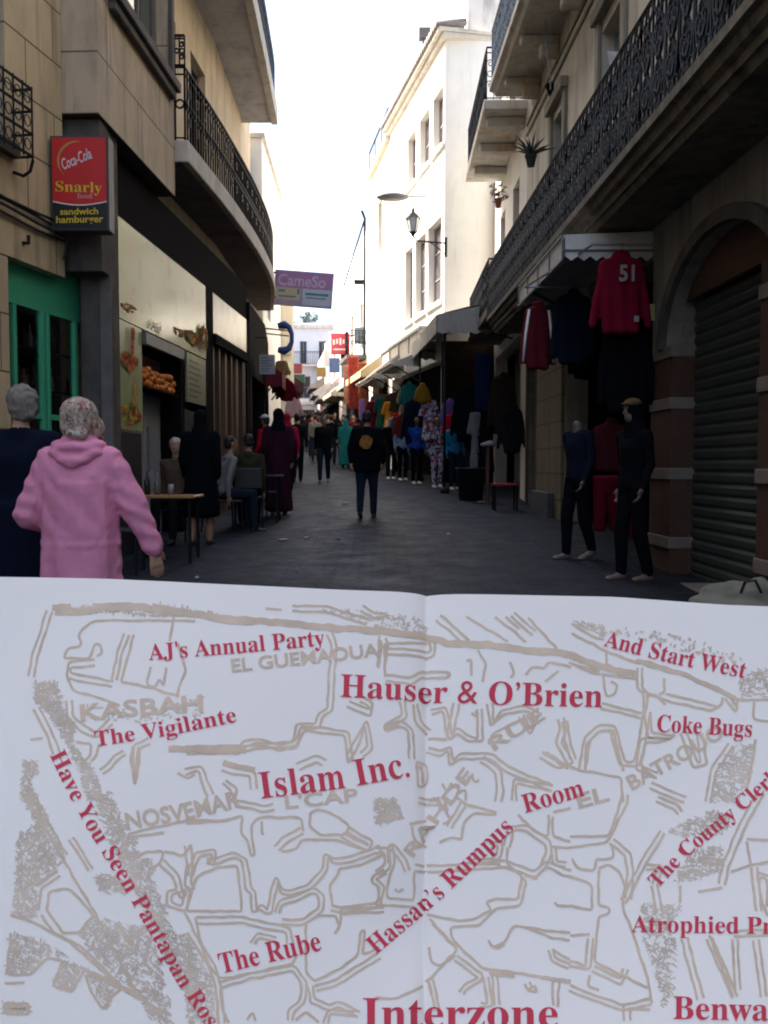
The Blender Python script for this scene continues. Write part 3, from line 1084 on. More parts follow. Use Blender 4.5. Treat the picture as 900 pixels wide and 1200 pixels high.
# ------------------------------------------------------------------ LEFT: building with bay, balconies and snack shop
TB = thing('balcony_building', 'pinkish stone building with square bay window and long curved balcony', 'building', (-3.2, 14.0, 0.03))
FB = Frame((-2.92, 9.5), (-2.80, 12.4), 'L')
sB = FB.sy
m = MB()
facade(m, FB, 0, FB.len, 4.99, 17, holes=[(sB(9.95), sB(12.15), 6.42, 9.2)], depth=0.22, back=1.2)
m.quad(FB.P(0, 4.99), FB.P(FB.len, 4.99), FB.P(FB.len, 4.99, -1.2), FB.P(0, 4.99, -1.2))
m.build('bay_wall', STONE2, TB)
w1 = window(TB, FB, sB(9.97), sB(12.13), 6.43, 9.19, -0.2, WFRAME, GLASSG, 2, 1, None, None, 0.09)
q = MB()
q.fbox(FB, sB(9.8), sB(12.3), 6.30, 6.42, -0.02, 0.13)
q.fbox(FB, sB(9.85), sB(12.25), 6.20, 6.298, -0.02, 0.08)
q.fbox(FB, sB(9.85), sB(9.95), 6.422, 9.3, 0.0, 0.06)
q.fbox(FB, sB(12.15), sB(12.25), 6.422, 9.3, 0.0, 0.06)
q.build('sill', DARKST, w1, bevel=0.01)
# wall behind the balconies follows the bend of the street
wall_pts = [(-3.42, 9.7), (-3.30, 12.4), (-3.10, 17.0), (-3.18, 20.5), (-3.50, 24.3)]
m = MB()
for i in range(len(wall_pts) - 1):
    F = Frame(wall_pts[i], wall_pts[i + 1], 'L')
    hs = []
    if i == 1:
        hs = [(F.sy(13.3), F.sy(14.4), 5.76, 8.2), (F.sy(15.3), F.sy(16.3), 5.76, 8.2)]
    if i == 3:
        hs = [(F.sy(21.6), F.sy(22.5), 6.3, 8.0)]
    facade(m, F, 0, F.len, -0.1, 17, hs, 0.2, ends=(i == 3))
    for h in hs:
        window(TB, F, h[0] + 0.005, h[1] - 0.005, h[2] + 0.005, h[3] - 0.005, -0.16, WFRAME, GLASS, 1, 2)
m.build('upper_wall', TANPL, TB)
# pier and block at the near corner of the snack shop
q = MB()
q.box(-3.27, -2.95, 9.9, 10.26, -0.1, 4.985)
q.build('corner_pier', STONEG, TB, bevel=0.01)
q = MB()
q.box(-3.34, -2.94, 9.62, 9.895, 3.42, 4.98)
q.build('corner_block', STONEG, TB, bevel=0.01)
q = MB()
q.box(-3.05, -2.935, 9.88, 9.898, 0.1, 3.41)
q.build('pier_strip', mat('pier_render', (0.16, 0.145, 0.14), 0.85, 0.25, 5, 0.3, stain=(0.1, 0.08, 0.08), stain_amt=0.6), TB)


def slab(path, inner, z0, z1, lip=0.0):
    mbx = MB()
    n = len(path)
    vs = []
    for (x, y), (xi, yi) in zip(path, inner):
        vs += [(x, y, z0), (x, y, z1), (xi, yi, z1), (xi, yi, z0)]
    fs = []
    for i in range(n - 1):
        a, b = i * 4, (i + 1) * 4
        for k in range(4):
            k2 = (k + 1) % 4
            fs.append((a + k, a + k2, b + k2, b + k))
    fs += [(0, 1, 2, 3), tuple((n - 1) * 4 + k for k in (3, 2, 1, 0))]
    return mbx.add(vs, fs)


def curve(pts, n=24):                               # smooth path through points (x, y)
    P = [Vector((p[0], p[1], 0)) for p in pts]
    P = [2 * P[0] - P[1]] + P + [2 * P[-1] - P[-2]]
    out = []
    k = len(P) - 3
    for i in range(n + 1):
        u = i / n * k
        j = min(int(u), k - 1)
        t = u - j
        p0, p1, p2, p3 = P[j:j + 4]
        q = 0.5 * ((2 * p1) + (-p0 + p2) * t + (2 * p0 - 5 * p1 + 4 * p2 - p3) * t * t + (-p0 + 3 * p1 - 3 * p2 + p3) * t ** 3)
        out.append((q.x, q.y))
    return out


bp = curve([(-2.62, 12.43), (-2.47, 15), (-2.40, 18), (-2.50, 21), (-2.90, 24.2)])
binn = [(-3.36 + 0.02 * i / 24, 12.43 + (24.2 - 12.43) * i / 24) for i in range(25)]
bal = slab(bp, binn, 5.46, 5.75).build('balcony', SLAB, TB, bevel=0.012)
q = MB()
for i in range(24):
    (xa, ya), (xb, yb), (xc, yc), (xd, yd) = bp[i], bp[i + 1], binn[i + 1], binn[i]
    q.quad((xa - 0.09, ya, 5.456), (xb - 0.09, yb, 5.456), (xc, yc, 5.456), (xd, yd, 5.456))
q.build('soffit', mat('shaded_soffit_tone', (0.20, 0.19, 0.19), 0.9, 0.2, 3, 0.15, stain=(0.07, 0.065, 0.06), stain_amt=0.8), bal)  # underside sheet coloured dark to carry the shade beneath the balcony
r_ = MB()
ins = [(x - 0.05, y) for x, y in bp]
railing(r_, [(-3.2, 12.47)] + [(ins[0][0], 12.47)] + ins[1:-1] + [(ins[-1][0], 24.1), (-3.4, 24.1)], 5.75, 0.97, 0.12, 'mid', 0.017)
railing(r_, [(-2.80, 12.45), (-2.66, 12.45)], 6.72, 0.4, 0.06, 'mid', 0.013)
r_.build('railing', IRON, bal)
# second balcony
bp2 = curve([(-2.10, 12.4), (-2.17, 15), (-2.28, 18), (-2.42, 21.0)])
binn2 = [(-3.36, 12.4 + 8.6 * i / 24) for i in range(25)]
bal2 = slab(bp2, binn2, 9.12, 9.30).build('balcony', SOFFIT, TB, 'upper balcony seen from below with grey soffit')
q = MB()
for (xa, ya), (xb, yb) in zip(bp2, bp2[1:]):
    q.hexa([(xa - 0.12, ya, 9.08), (xb - 0.12, yb, 9.08), (xb + 0.015, yb, 9.08), (xa + 0.015, ya, 9.08),
            (xa - 0.12, ya, 9.45), (xb - 0.12, yb, 9.45), (xb + 0.015, yb, 9.45), (xa + 0.015, ya, 9.45)])
q.build('slab_edge', SLAB, bal2)
r_ = MB()
railing(r_, [(x - 0.05, y) for x, y in bp2] + [(-3.3, 20.9)], 9.45, 1.0, 0.10, 'mid', 0.012)
r_.build('railing', mat('blue_grey_iron', (0.05, 0.08, 0.12), 0.5, 0.2, 8, 0.1), bal2)
# shop level
FS = Frame((-3.0, 10.3), (-2.64, 18.0), 'L')
sS = FS.sy
q = MB()
q.fbox(FS, -0.05, FS.len, 4.22, 4.9, -0.2, -0.05)
q.build('dark_band', DARKW, TB)
for y0, y1 in ((12.98, 13.14), (14.42, 14.95), (17.75, 18.0)):
    q = MB()
    q.fbox(FS, sS(y0), sS(y1), -0.1, 4.2, -0.3, 0.0)
    q.build('shop_pillar', DARKW, TB)
q = MB()
q.fbox(FS, sS(11.2), sS(12.97), 2.86, 3.05, -0.3, -0.02)
q.build('shop_lintel', DARKW, TB)
for y0, y1, z1 in ((10.32, 11.18, 1.78), (13.14, 14.42, 2.2)):
    q = MB()
    q.fbox(FS, sS(y0), sS(y1), -0.1, z1, -0.25, -0.01)
    q.build('shop_base', mat('dark_counter_front', (0.03, 0.03, 0.034), 0.4, 0.3, 5, 0.05), TB)
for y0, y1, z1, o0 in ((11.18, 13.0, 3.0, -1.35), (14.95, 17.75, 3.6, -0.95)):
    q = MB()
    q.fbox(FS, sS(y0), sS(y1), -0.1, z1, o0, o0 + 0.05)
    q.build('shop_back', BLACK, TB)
q = MB()
q.fbox(FS, sS(11.2), sS(12.95), 2.88, 3.02, -0.02, 0.06)
q.build('roller_box', mat('roller_box_grey', (0.16, 0.165, 0.17), 0.45, 0.15, 4, 0.05), TB)
q = MB()
FAS2 = mat('mirror_fascia', (0.22, 0.17, 0.11), 0.25, 0.3, 2, 0.0, spec=0.4)
q.fbox(FS, sS(14.97), sS(17.7), 3.55, 4.2, -0.12, 0.0)
q.build('shop_fascia', FAS2, TB)
for i, (y0, y1, mm) in enumerate(((14.97, 15.15, WOODL), (15.45, 15.55, WOOD), (15.95, 16.1, WOODL), (16.4, 16.5, WOOD), (16.85, 17.05, WOODL), (17.4, 17.7, WOOD))):
    q = MB()
    q.fbox(FS, sS(y0), sS(y1), -0.1, 3.5, -0.3, -0.03 + 0.01 * (i % 2))
    q.build('door_post', mm, TB)
q = MB()
q.fbox(FS, sS(15.15), sS(17.4), 0.1, 3.3, -0.34, -0.31)
q.build('door_panel', mat('brown_glazed_door', (0.11, 0.055, 0.03), 0.25, 0.3, 4, 0.0), TB)
q = MB()
q.fbox(FS, sS(14.97), sS(17.72), 3.38, 3.54, -0.05, 0.05)
q.build('door_lintel', DARKW, TB)
# dark frontage round the bend
bend = [(-2.64, 18.05), (-2.72, 21.0), (-3.05, 24.2)]
m = MB()
for a, b in zip(bend, bend[1:]):
    F = Frame(a, b, 'L')
    facade(m, F, 0, F.len, -0.1, 4.6, [(0.4, F.len - 0.3, -0.05, 3.2)], 0.4, back=0.6)
    m.cur = 1
    m.fbox(F, 0.3, F.len - 0.2, 0, 3.25, -0.55, -0.45)
    m.cur = 0
m.build('bend_shopfront', [mat('dark_render', (0.012, 0.010, 0.010), 0.9, 0.3, 4, 0.2, spec=0.04), BLACK], TB)

# ------------------------------------------------------------------ LEFT beyond the bend
TL = thing('pale_yellow_house', 'small pale yellow house front beyond the hanging telephone sign', 'house', (-4, 30, gz(30)))
F = Frame((-2.95, 30.0), (-5.2, 46), 'L')
m = MB()
facade(m, F, 0, F.len, 0, 7.0, [(2, 3, 4.2, 5.8), (5, 6, 4.2, 5.8)], 0.2, back=3)
m.build('wall', CREAMW, TL)
window(TL, F, 2.01, 2.99, 4.21, 5.79, -0.15, WFRAME, GLASS)
window(TL, F, 5.01, 5.99, 4.21, 5.79, -0.15, WFRAME, GLASS)
q = MB()
q.box(-4.6, -3.02, 29.86, 29.995, 5.0, 5.12)
q.box(-4.6, -3.02, 29.92, 29.995, 4.4, 4.48)
q.build('ledge', SLAB, TL)
q = MB()
railing(q, [(-4.6, 30.15), (-2.98, 30.15)], 7.0, 0.5, 0.12, 'plain', 0.012)
q.build('roof_railing', IRON, TL)
TL2 = thing('white_chimney_house', 'narrow white house with chimney showing past the curved balcony', 'house', (-4.5, 27, gz(27)))
m = MB()
F = Frame((-3.22, 24.45), (-3.36, 29.8), 'L')
facade(m, F, 0, F.len, 0, 10.0, [(1.2, 2.1, 5.5, 7.2)], 0.2, back=3)
m.build('wall', WHITEW, TL2)
window(TL2, F, 1.21, 2.09, 5.51, 7.19, -0.15, WFRAME, GLASS)
q = MB()
q.box(-3.9, -3.5, 26.2, 26.7, 10.12, 10.6)
q.box(-3.95, -3.45, 26.15, 26.75, 10.6, 10.7)
q.lathe((-3.7, 26.45, 10.7), [(0.12, 0), (0.1, 0.3), (0.14, 0.32), (0.02, 0.4)], 8)
q.build('chimney', WHITEW, TL2)
q = MB()
q.fbox(F, -0.05, F.len, 10.002, 10.12, -3.0, 0.08)
q.build('parapet_cap', SLAB, TL2)
TL3 = thing('shuttered_house', 'plain far house on the left side before the end of the street', 'house', (-7, 55, gz(55)))
F = Frame((-5.25, 46.2), (-7.2, 64), 'L')
m = MB()
facade(m, F, 0, F.len, 1, 9.6, [(3, 4, 6, 7.6), (7, 8, 6, 7.6)], 0.2, back=4)
m.build('wall', GREYW, TL3)
window(TL3, F, 3.01, 3.99, 6.01, 7.59, -0.15, WFRAME, GLASS)
window(TL3, F, 7.01, 7.99, 6.01, 7.59, -0.15, WFRAME, GLASS)
# house closing the view
TE = thing('end_house', 'white two storey house with balconies closing the far end of the street', 'house', (-5.8, 66, gz(66)))
zz = gz(66)
FE = Frame((-8.6, 66), (-3.2, 66.0), 'L')
FE.n = Vector((0, -1, 0))
m = MB()
hs = [(2.55, 3.05, 8.7, 10.3), (2.3, 3.3, 6.2, 7.8), (1.0, 1.5, 8.7, 10.3), (3.9, 4.4, 8.7, 10.3), (1.9, 3.6, 3.9, 5.4)]
hs = [(a, b, c, d) for a, b, c, d in hs]
facade(m, FE, 0, FE.len, 2, 11.6, hs, 0.25, back=6)
m.build('wall', mat('end_house_lime', (0.60, 0.62, 0.66), 0.9, 0.08, 1.5, 0.1), TE)
for a, b, c, d in hs:
    window(TE, FE, a + 0.005, b - 0.005, c + 0.005, d - 0.005, -0.2, mat('grey_shutter', (0.16, 0.17, 0.2), 0.7), GLASS, 1, 1)
q = MB()
q.fbox(FE, -0.1, FE.len + 0.1, 11.2, 11.45, 0.002, 0.2)
q.fbox(FE, 0.2, FE.len - 0.2, 8.45, 8.6, 0.002, 0.5)
q.fbox(FE, 0.2, FE.len - 0.2, 5.75, 5.95, 0.002, 0.25)
q.build('cornice', SLAB, TE)
q = MB()
railing(q, [(-8.3, 65.55), (-3.5, 65.55)], 8.6, 0.9, 0.16, 'plain', 0.016)
q.build('railing', IRON, TE)


def leafy(mb, c, r, n, size, rnd):
    for _ in range(n):
        while True:
            v = Vector((rnd.uniform(-1, 1), rnd.uniform(-1, 1), rnd.uniform(-1, 1)))
            if v.length < 1:
                break
        k = mnoise.noise((v.x * 2.3 + c[0], v.y * 2.3, v.z * 2.3 + c[2]))
        if k < -0.12:
            continue
        p = Vector(c) + Vector((v.x * r[0], v.y * r[1], v.z * r[2]))
        d = Vector((rnd.uniform(-1, 1), rnd.uniform(-1, 1), rnd.uniform(-0.6, 0.6))).normalized()
        e = d.orthogonal().normalized()
        s = size * rnd.uniform(0.6, 1.3)
        mb.add([p - d * s, p + e * s * 0.45, p + d * s, p - e * s * 0.45], [(0, 1, 2, 3)])


TR = thing('roof_tree', 'bluish green tree rising behind the white end house', 'tree', (-6.6, 76, gz(75)))
q = MB()
q.tube([(-6.6, 76, gz(75)), (-6.5, 76, 9), (-6.7, 76, 12.2)], [0.3, 0.22, 0.1], 8)
for dx, dzz in ((0.9, 12.6), (-0.9, 12.9), (0.2, 13.6)):
    q.tube([(-6.6, 76, 10.8), (-6.6 + dx * 0.5, 76, 11.9), (-6.6 + dx, 76.2, dzz)], [0.1, 0.07, 0.03], 6)
q.build('trunk', mat('bark', (0.10, 0.08, 0.06), 0.9, 0.3, 10, 0.4), TR)
q = MB()
rt = random.Random(5)
for cx, cz, rx, rz in ((-6.6, 12.9, 1.2, 0.7), (-5.7, 12.3, 0.9, 0.5), (-7.4, 12.6, 0.9, 0.6), (-6.2, 13.6, 0.8, 0.5), (-5.0, 11.9, 0.8, 0.35), (-8.0, 12.0, 0.8, 0.5)):
    leafy(q, (cx, 76, cz), (rx, 0.9, rz), 520, 0.12, rt)
q.build('crown', mat('bluish_leaf', (0.06, 0.09, 0.085), 0.7, 0.4, 1.2, 0.0), TR, recalc=False)

# ------------------------------------------------------------------ RIGHT: near building with arch and long iron balcony
TRB = thing('arched_building', 'grimy plaster building on the right with arched roller door and long iron balcony', 'building', (4.0, 10.0, 0.0))
FR = Frame((3.08, 2.0), (2.78, 18.0), 'R')
sR = FR.sy
m = MB()
A0, A1 = sR(9.55), sR(6.75)
A0, A1 = min(A0, A1), max(A0, A1)
AC, AH, AZ, AR = (A0 + A1) / 2, (A1 - A0) / 2, 2.6, 0.9
holes = [(A0, A1, -0.2, 3.56), (sR(10.02), sR(14.35), -0.2, 3.62), (sR(16.5), sR(17.6), -0.2, 3.3),
         (sR(11.3), sR(12.35), 4.27, 7.1), (sR(14.6), sR(15.5), 4.27, 7.1), (sR(8.0), sR(9.1), 4.27, 7.1), (sR(5.0), sR(6.0), 4.27, 7.1)]
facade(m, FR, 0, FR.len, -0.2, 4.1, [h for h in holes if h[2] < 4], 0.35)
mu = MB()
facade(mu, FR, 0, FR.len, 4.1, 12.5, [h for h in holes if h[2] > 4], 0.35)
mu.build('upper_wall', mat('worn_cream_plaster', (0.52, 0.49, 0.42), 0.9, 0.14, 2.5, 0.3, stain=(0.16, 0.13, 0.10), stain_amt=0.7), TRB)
# spandrels of the arch
n = 20
for i in range(n):
    a0, a1 = math.pi * i / n, math.pi * (i + 1) / n
    sa, sb_ = AC - AH * math.cos(a0), AC - AH * math.cos(a1)
    za, zb = AZ + AR * math.sin(a0), AZ + AR * math.sin(a1)
    m.quad(FR.P(sa, za), FR.P(sb_, zb), FR.P(sb_, 3.56), FR.P(sa, 3.56))
    m.quad(FR.P(sa, za), FR.P(sb_, zb), FR.P(sb_, zb, -0.3), FR.P(sa, za, -0.3))
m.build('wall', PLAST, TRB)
q = MB()
prev = None
k = 28
ring = []
for i in range(k + 1):
    a0 = math.pi * i / k
    ring.append((AC - (AH + 0.0) * math.cos(a0), AZ + AR * math.sin(a0), AC - (AH + 0.13) * math.cos(a0), AZ + (AR + 0.13) * math.sin(a0)))
for (s0, z0, S0, Z0), (s1, z1, S1, Z1) in zip(ring, ring[1:]):
    q.hexa([FR.P(s0, z0, 0.003), FR.P(s1, z1, 0.003), FR.P(s1, z1, 0.07), FR.P(s0, z0, 0.07),
            FR.P(S0, Z0, 0.003), FR.P(S1, Z1, 0.003), FR.P(S1, Z1, 0.07), FR.P(S0, Z0, 0.07)])
q.build('arch_moulding', STONEG, TRB)
# tympanum and roller door
q = MB()
for i in range(n):
    a0, a1 = math.pi * i / n, math.pi * (i + 1) / n
    sa, sb_ = AC - AH * math.cos(a0), AC - AH * math.cos(a1)
    za, zb = AZ + AR * math.sin(a0), AZ + AR * math.sin(a1)
    zl = 3.06
    if max(za, zb) > zl:
        q.hexa([FR.P(sa, zl, -0.20), FR.P(sb_, zl, -0.20), FR.P(sb_, zl, -0.13), FR.P(sa, zl, -0.13),
                FR.P(sa, max(za, zl + .002), -0.20), FR.P(sb_, max(zb, zl + .002), -0.20), FR.P(sb_, max(zb, zl + .002), -0.13), FR.P(sa, max(za, zl + .002), -0.13)])
q.build('tympanum', REDBR, TRB)
for (y0, y1, oo) in ((9.33, 10.0, 0.012), (6.4, 7.25, 0.012)):
    q = MB()
    a, b = sorted((sR(y0), sR(y1)))
    q.fbox(FR, a, b, -0.1, 2.62 if y0 > 9 else 3.0, -0.3, oo)
    po = q.build('pilaster', REDBR, TRB)
    for zc in (0.60, 1.31, 2.03, 2.75 if y0 < 9 else 2.56):
        q = MB()
        q.fbox(FR, a - 0.012, b + 0.012, zc - 0.06, zc + 0.06, -0.28, oo + 0.02)
        q.build('stone_band', BANDST, po, bevel=0.008)
q = MB()
a, b = sorted((sR(7.25), sR(9.33)))
z = 0.3
prof = []
while z < 3.06:
    prof += [(z, -0.235), (z + 0.03, -0.215), (z + 0.08, -0.212), (z + 0.11, -0.235)]
    z += 0.115
vs, fs = [], []
for zz_, oo in prof:
    vs += [FR.P(a, zz_, oo), FR.P(b, zz_, oo)]
for i in range(len(prof) - 1):
    fs.append((2 * i, 2 * i + 1, 2 * i + 3, 2 * i + 2))
q.add(vs, fs)
q.fbox(FR, a, b, 0.15, 0.3, -0.26, -0.2)
q.build('roller_door', ROLLER, TRB, recalc=False)
q = MB()
q.fbox(FR, a - 0.1, b + 0.1, -0.1, 0.26, -0.3, 0.10)
q.build('doorstep', BANDST, TRB, bevel=0.015)
# shop cave: back wall, ceiling darkness and side walls
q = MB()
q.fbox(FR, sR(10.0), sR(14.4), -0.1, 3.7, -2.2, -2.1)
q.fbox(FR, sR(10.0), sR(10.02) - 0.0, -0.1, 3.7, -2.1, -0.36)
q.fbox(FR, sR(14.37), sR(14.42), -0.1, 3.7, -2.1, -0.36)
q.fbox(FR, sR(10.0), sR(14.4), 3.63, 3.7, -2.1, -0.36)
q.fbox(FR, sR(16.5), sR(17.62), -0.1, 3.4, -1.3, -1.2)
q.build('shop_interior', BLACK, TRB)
q = MB()
q.fbox(FR, sR(14.4), sR(16.42), 0.3, 3.6, 0.002, 0.06)
q.build('stone_pier', mat_brick('ochre_ashlar', (0.17, 0.135, 0.085), (0.15, 0.12, 0.075), (0.06, 0.05, 0.04), 0.9, 0.42, 0.012, dirt=0.4), TRB)
q = MB()
q.fbox(FR, sR(14.9), sR(16.46), -0.1, 0.95, 0.062, 0.16)
q.build('pier_plinth', mat('dark_plinth', (0.06, 0.065, 0.075), 0.8, 0.25, 5, 0.3), TRB, bevel=0.015)
q = MB()
q.fbox(FR, sR(16.42), sR(16.5), -0.1, 3.4, -0.1, 0.05)
q.fbox(FR, sR(17.6), sR(17.7), -0.1, 3.4, -0.1, 0.05)
q.fbox(FR, sR(16.5), sR(17.6), 0.0, 3.25, -0.6, -0.55)
q.build('wood_door', WOOD, TRB)
for (ya, yb) in ((11.3, 12.35), (14.6, 15.5), (8.0, 9.1), (5.0, 6.0)):
    a, b = sorted((sR(ya), sR(yb)))
    wo = window(TRB, FR, a + 0.005, b - 0.005, 4.275, 7.09, -0.22, mat('blue_grey_shutter', (0.26, 0.31, 0.34), 0.6, 0.12, 6, 0.1), mat_glass('bluish_glass', (0.12, 0.16, 0.18), 0.15), 1, 2)
    q = MB()
    q.fbox(FR, a - 0.16, a - 0.003, 4.27, 7.25, 0.002, 0.06)
    q.fbox(FR, b + 0.003, b + 0.16, 4.27, 7.25, 0.002, 0.06)
    q.fbox(FR, a - 0.2, b + 0.2, 7.252, 7.42, 0.002, 0.12)
    q.build('surround', PLAST, wo, bevel=0.01)
q = MB()
for zc in (7.75, 7.95):
    q.fbox(FR, 0, FR.len, zc, zc + 0.05, 0.002, 0.03)
q.build('string_course', PLAST, TRB)
# moulded balcony and its railing
prof = [(0.0, 3.96), (0.60, 3.96), (0.63, 4.02), (0.66, 4.02), (0.67, 4.08), (0.72, 4.10), (0.74, 4.17), (0.79, 4.18), (0.79, 4.26), (0.0, 4.26)]
q = MB()
a, b = sR(2.2), sR(17.9)
q.prism([FR.P(a, z, o) for o, z in prof], FR.P(b, 0) - FR.P(a, 0))
bo = q.build('balcony', CORN, TRB)
r_ = MB()
pp = [FR.P(a + (b - a) * i / 16, 0, 0.74) for i in range(17)]
railing(r_, [(p.x, p.y) for p in pp] + [(FR.P(b, 0, 0.0).x, FR.P(b, 0, 0).y)], 4.26, 1.0, 0.15, 'ornate', 0.013)
r_.build('railing', IRON, bo, recalc=False)
# second storey balcony
q = MB()
prof2 = [(0.0, 8.35), (0.68, 8.35), (0.72, 8.42), (0.80, 8.44), (0.80, 8.56), (0.0, 8.56)]
a2, b2 = sR(9.5), sR(17.6)
q.prism([FR.P(a2, z, o) for o, z in prof2], FR.P(b2, 0) - FR.P(a2, 0))
bo2 = q.build('balcony', YSOF, TRB, 'upper balcony with yellow damp stains on its soffit')
for i in range(5):
    q = MB()
    s = a2 + (b2 - a2) * (i + 0.5) / 5
    q.fbox(FR, s - 0.1, s + 0.1, 8.22, 8.348, 0.002, 0.62)
    q.fbox(FR, s - 0.1, s + 0.1, 8.02, 8.218, 0.002, 0.3)
    q.build('bracket', YSOF, bo2, bevel=0.02)
r_ = MB()
pp = [FR.P(a2 + (b2 - a2) * i / 8, 0, 0.75) for i in range(9)]
railing(r_, [(p.x, p.y) for p in pp] + [(FR.P(b2, 0, 0.0).x, FR.P(b2, 0, 0).y)], 8.56, 1.0, 0.15, 'ornate', 0.013)
r_.build('railing', MATS['blue_grey_iron'], bo2, recalc=False)

# ------------------------------------------------------------------ RIGHT: next house with its balcony
TR2 = thing('damp_balcony_house', 'narrow house with damp stained stone balcony past the long railing', 'house', (4.0, 21, gz(21)))
F2 = Frame((2.80, 18.02), (2.86, 23.98), 'R')
m = MB()
facade(m, F2, 0, F2.len, 0, 10.2, [(0.8, 5.4, 0, 4.1), (1.2, 2.2, 5.6, 7.4), (3.6, 4.5, 5.6, 7.4), (2.0, 3.0, 8.62, 10.0)], 0.3, back=3)
m.cur = 1
m.fbox(F2, 0.7, 5.5, 0, 4.2, -1.3, -1.2)
m.build('wall', [WHITEW, BLACK], TR2)
for h in ((1.2, 2.2, 5.6, 7.4), (3.6, 4.5, 5.6, 7.4), (2.0, 3.0, 8.62, 10.0)):
    window(TR2, F2, h[0] + 0.005, h[1] - 0.005, h[2] + 0.005, h[3] - 0.005, -0.2, SHUTTERW, GLASS, 1, 2)
q = MB()
q.fbox(F2, 0.05, 4.6, 8.3, 8.5, 0.002, 0.86)
b3 = q.build('balcony', YSOF, TR2, bevel=0.02)
for s in (0.5, 2.0, 3.5):
    q = MB()
    q.fbox(F2, s - 0.12, s + 0.12, 8.12, 8.298, 0.002, 0.75)
    q.build('bracket', YSOF, b3, bevel=0.02)
r_ = MB()
pp = [F2.P(0.1 + 4.4 * i / 4, 0, 0.8) for i in range(5)]
railing(r_, [(F2.P(0.1, 0).x, F2.P(0.1, 0).y)] + [(p.x, p.y) for p in pp] + [(F2.P(4.5, 0).x, F2.P(4.5, 0).y)], 8.5, 1.0, 0.13, 'mid', 0.010)
r_.build('railing', IRON, b3, recalc=False)
q = MB()
q.fbox(F2, 0.05, 4.6, 4.35, 4.5, 0.002, 0.78)
b4 = q.build('balcony', CORN, TR2)
r_ = MB()
pp = [F2.P(0.1 + 4.4 * i / 4, 0, 0.74) for i in range(5)]
railing(r_, [(F2.P(0.1, 0).x, F2.P(0.1, 0).y)] + [(p.x, p.y) for p in pp], 4.5, 0.95, 0.13, 'ornate', 0.010)
r_.build('railing', IRON, b4, recalc=False)

# ------------------------------------------------------------------ RIGHT: tall white sunlit house
TW = thing('white_house', 'tall sunlit white house with tiled cornice and two rows of windows', 'house', (2.5, 27, gz(27)))
FW = Frame((1.57, 24.0), (0.2, 30.8), 'R')
sW = FW.sy
m = MB()
up_w = [(0.15, 1.2, 9.75, 11.25), (1.6, 2.75, 9.75, 11.25), (3.2, 4.3, 9.75, 11.25)]
lo_w = [(0.3, 1.7, 5.75, 7.95), (2.05, 3.25, 5.75, 7.95), (3.6, 4.6, 5.75, 7.95)]
facade(m, FW, 0, FW.len, 0, 12.3, up_w + lo_w + [(0.3, FW.len - 0.3, 0, 4.2)], 0.3, ends=False)
c0 = FW.P(0, 0)
m.box(1.575, 9.0, 24.0, 24.05, 0, 12.3)
m.box(0.2, 8.0, 30.75, 30.8, 0, 12.3)
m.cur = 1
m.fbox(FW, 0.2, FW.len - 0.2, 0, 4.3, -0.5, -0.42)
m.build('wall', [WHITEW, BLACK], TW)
for h in up_w + lo_w:
    window(TW, FW, h[0] + 0.005, h[1] - 0.005, h[2] + 0.005, h[3] - 0.005, -0.22, SHUTTERW, mat_glass('mauve_glass', (0.09, 0.08, 0.09), 0.2), 1, 1 if h in up_w else 2, 0.08, WHITEW)
q = MB()
q.fbox(FW, -0.25, FW.len + 0.1, 12.3, 12.42, -4, 0.12)
q.fbox(FW, -0.3, FW.len + 0.15, 12.42, 12.52, -4, 0.24)
q.build('cornice', SLAB, TW, bevel=0.02)
q = MB()
nt_ = 34
for i in range(nt_):                                # a row of barrel tiles along the eave
    s = -0.3 + (FW.len + 0.45) * (i + 0.5) / nt_
    q.tube([FW.P(s, 12.58, 0.30), FW.P(s, 12.72, -0.5)], 0.095, 8)
q.build('roof_tiles', mat('weathered_tiles', (0.24, 0.21, 0.20), 0.8, 0.25, 4, 0.2), TW, smooth=True)
q = MB()
cx = FW.P(3.0, 0, -0.2)
q.tube([cx + Vector((0, 0, 12.5)), cx + Vector((0, 0, 13.7))], 0.07, 8)
q.box(cx.x - 0.16, cx.x + 0.16, cx.y - 0.16, cx.y + 0.16, 13.7, 13.95)
q.build('chimney', mat('chimney_grey', (0.09, 0.09, 0.1), 0.8), TW)
q = MB()
q.box(1.50, 3.4, 23.86, 23.995, 0, 4.62)
q.build('side_shop_front', mat('dark_brown_boards', (0.02, 0.014, 0.011), 0.9, 0.4, 5, 0.1, spec=0.05), TW)
# flaking upper storey set back on the white house
q = MB()
q.box(2.2, 8.0, 24.6, 29.0, 12.55, 15.5)
q.build('roof_room', mat('flaking_lime', (0.70, 0.68, 0.64), 0.9, 0.08, 2, 0.3, stain=(0.22, 0.2, 0.2), stain_amt=0.8), TW)

# pale house and the far right row
TP = thing('pale_house', 'pale cream house with roof railing next to the white house', 'house', (1.0, 33, gz(33)))
FP = Frame((0.19, 30.85), (-0.50, 35.2), 'R')
m = MB()
facade(m, FP, 0, FP.len, 0, 12.2, [(1.6, 2.6, 9.0, 10.8), (0.3, 4.0, 0, 4.4)], 0.25)
m.cur = 1
m.fbox(FP, 0.2, 4.2, 0, 4.5, -0.5, -0.42)
m.build('wall', [CREAMW, BLACK], TP)
window(TP, FP, 1.605, 2.595, 9.005, 10.795, -0.2, SHUTTERW, GLASS)
q = MB()
q.fbox(FP, -0.02, FP.len + 0.1, 12.2, 12.34, -4, 0.15)
q.build('cornice', SLAB, TP)
q = MB()
pp = [FP.P(FP.len * i / 3, 0, 0.05) for i in range(4)]
railing(q, [(p.x, p.y) for p in pp], 12.34, 0.9, 0.9, 'plain', 0.02)
q.build('roof_railing', IRON, TP)
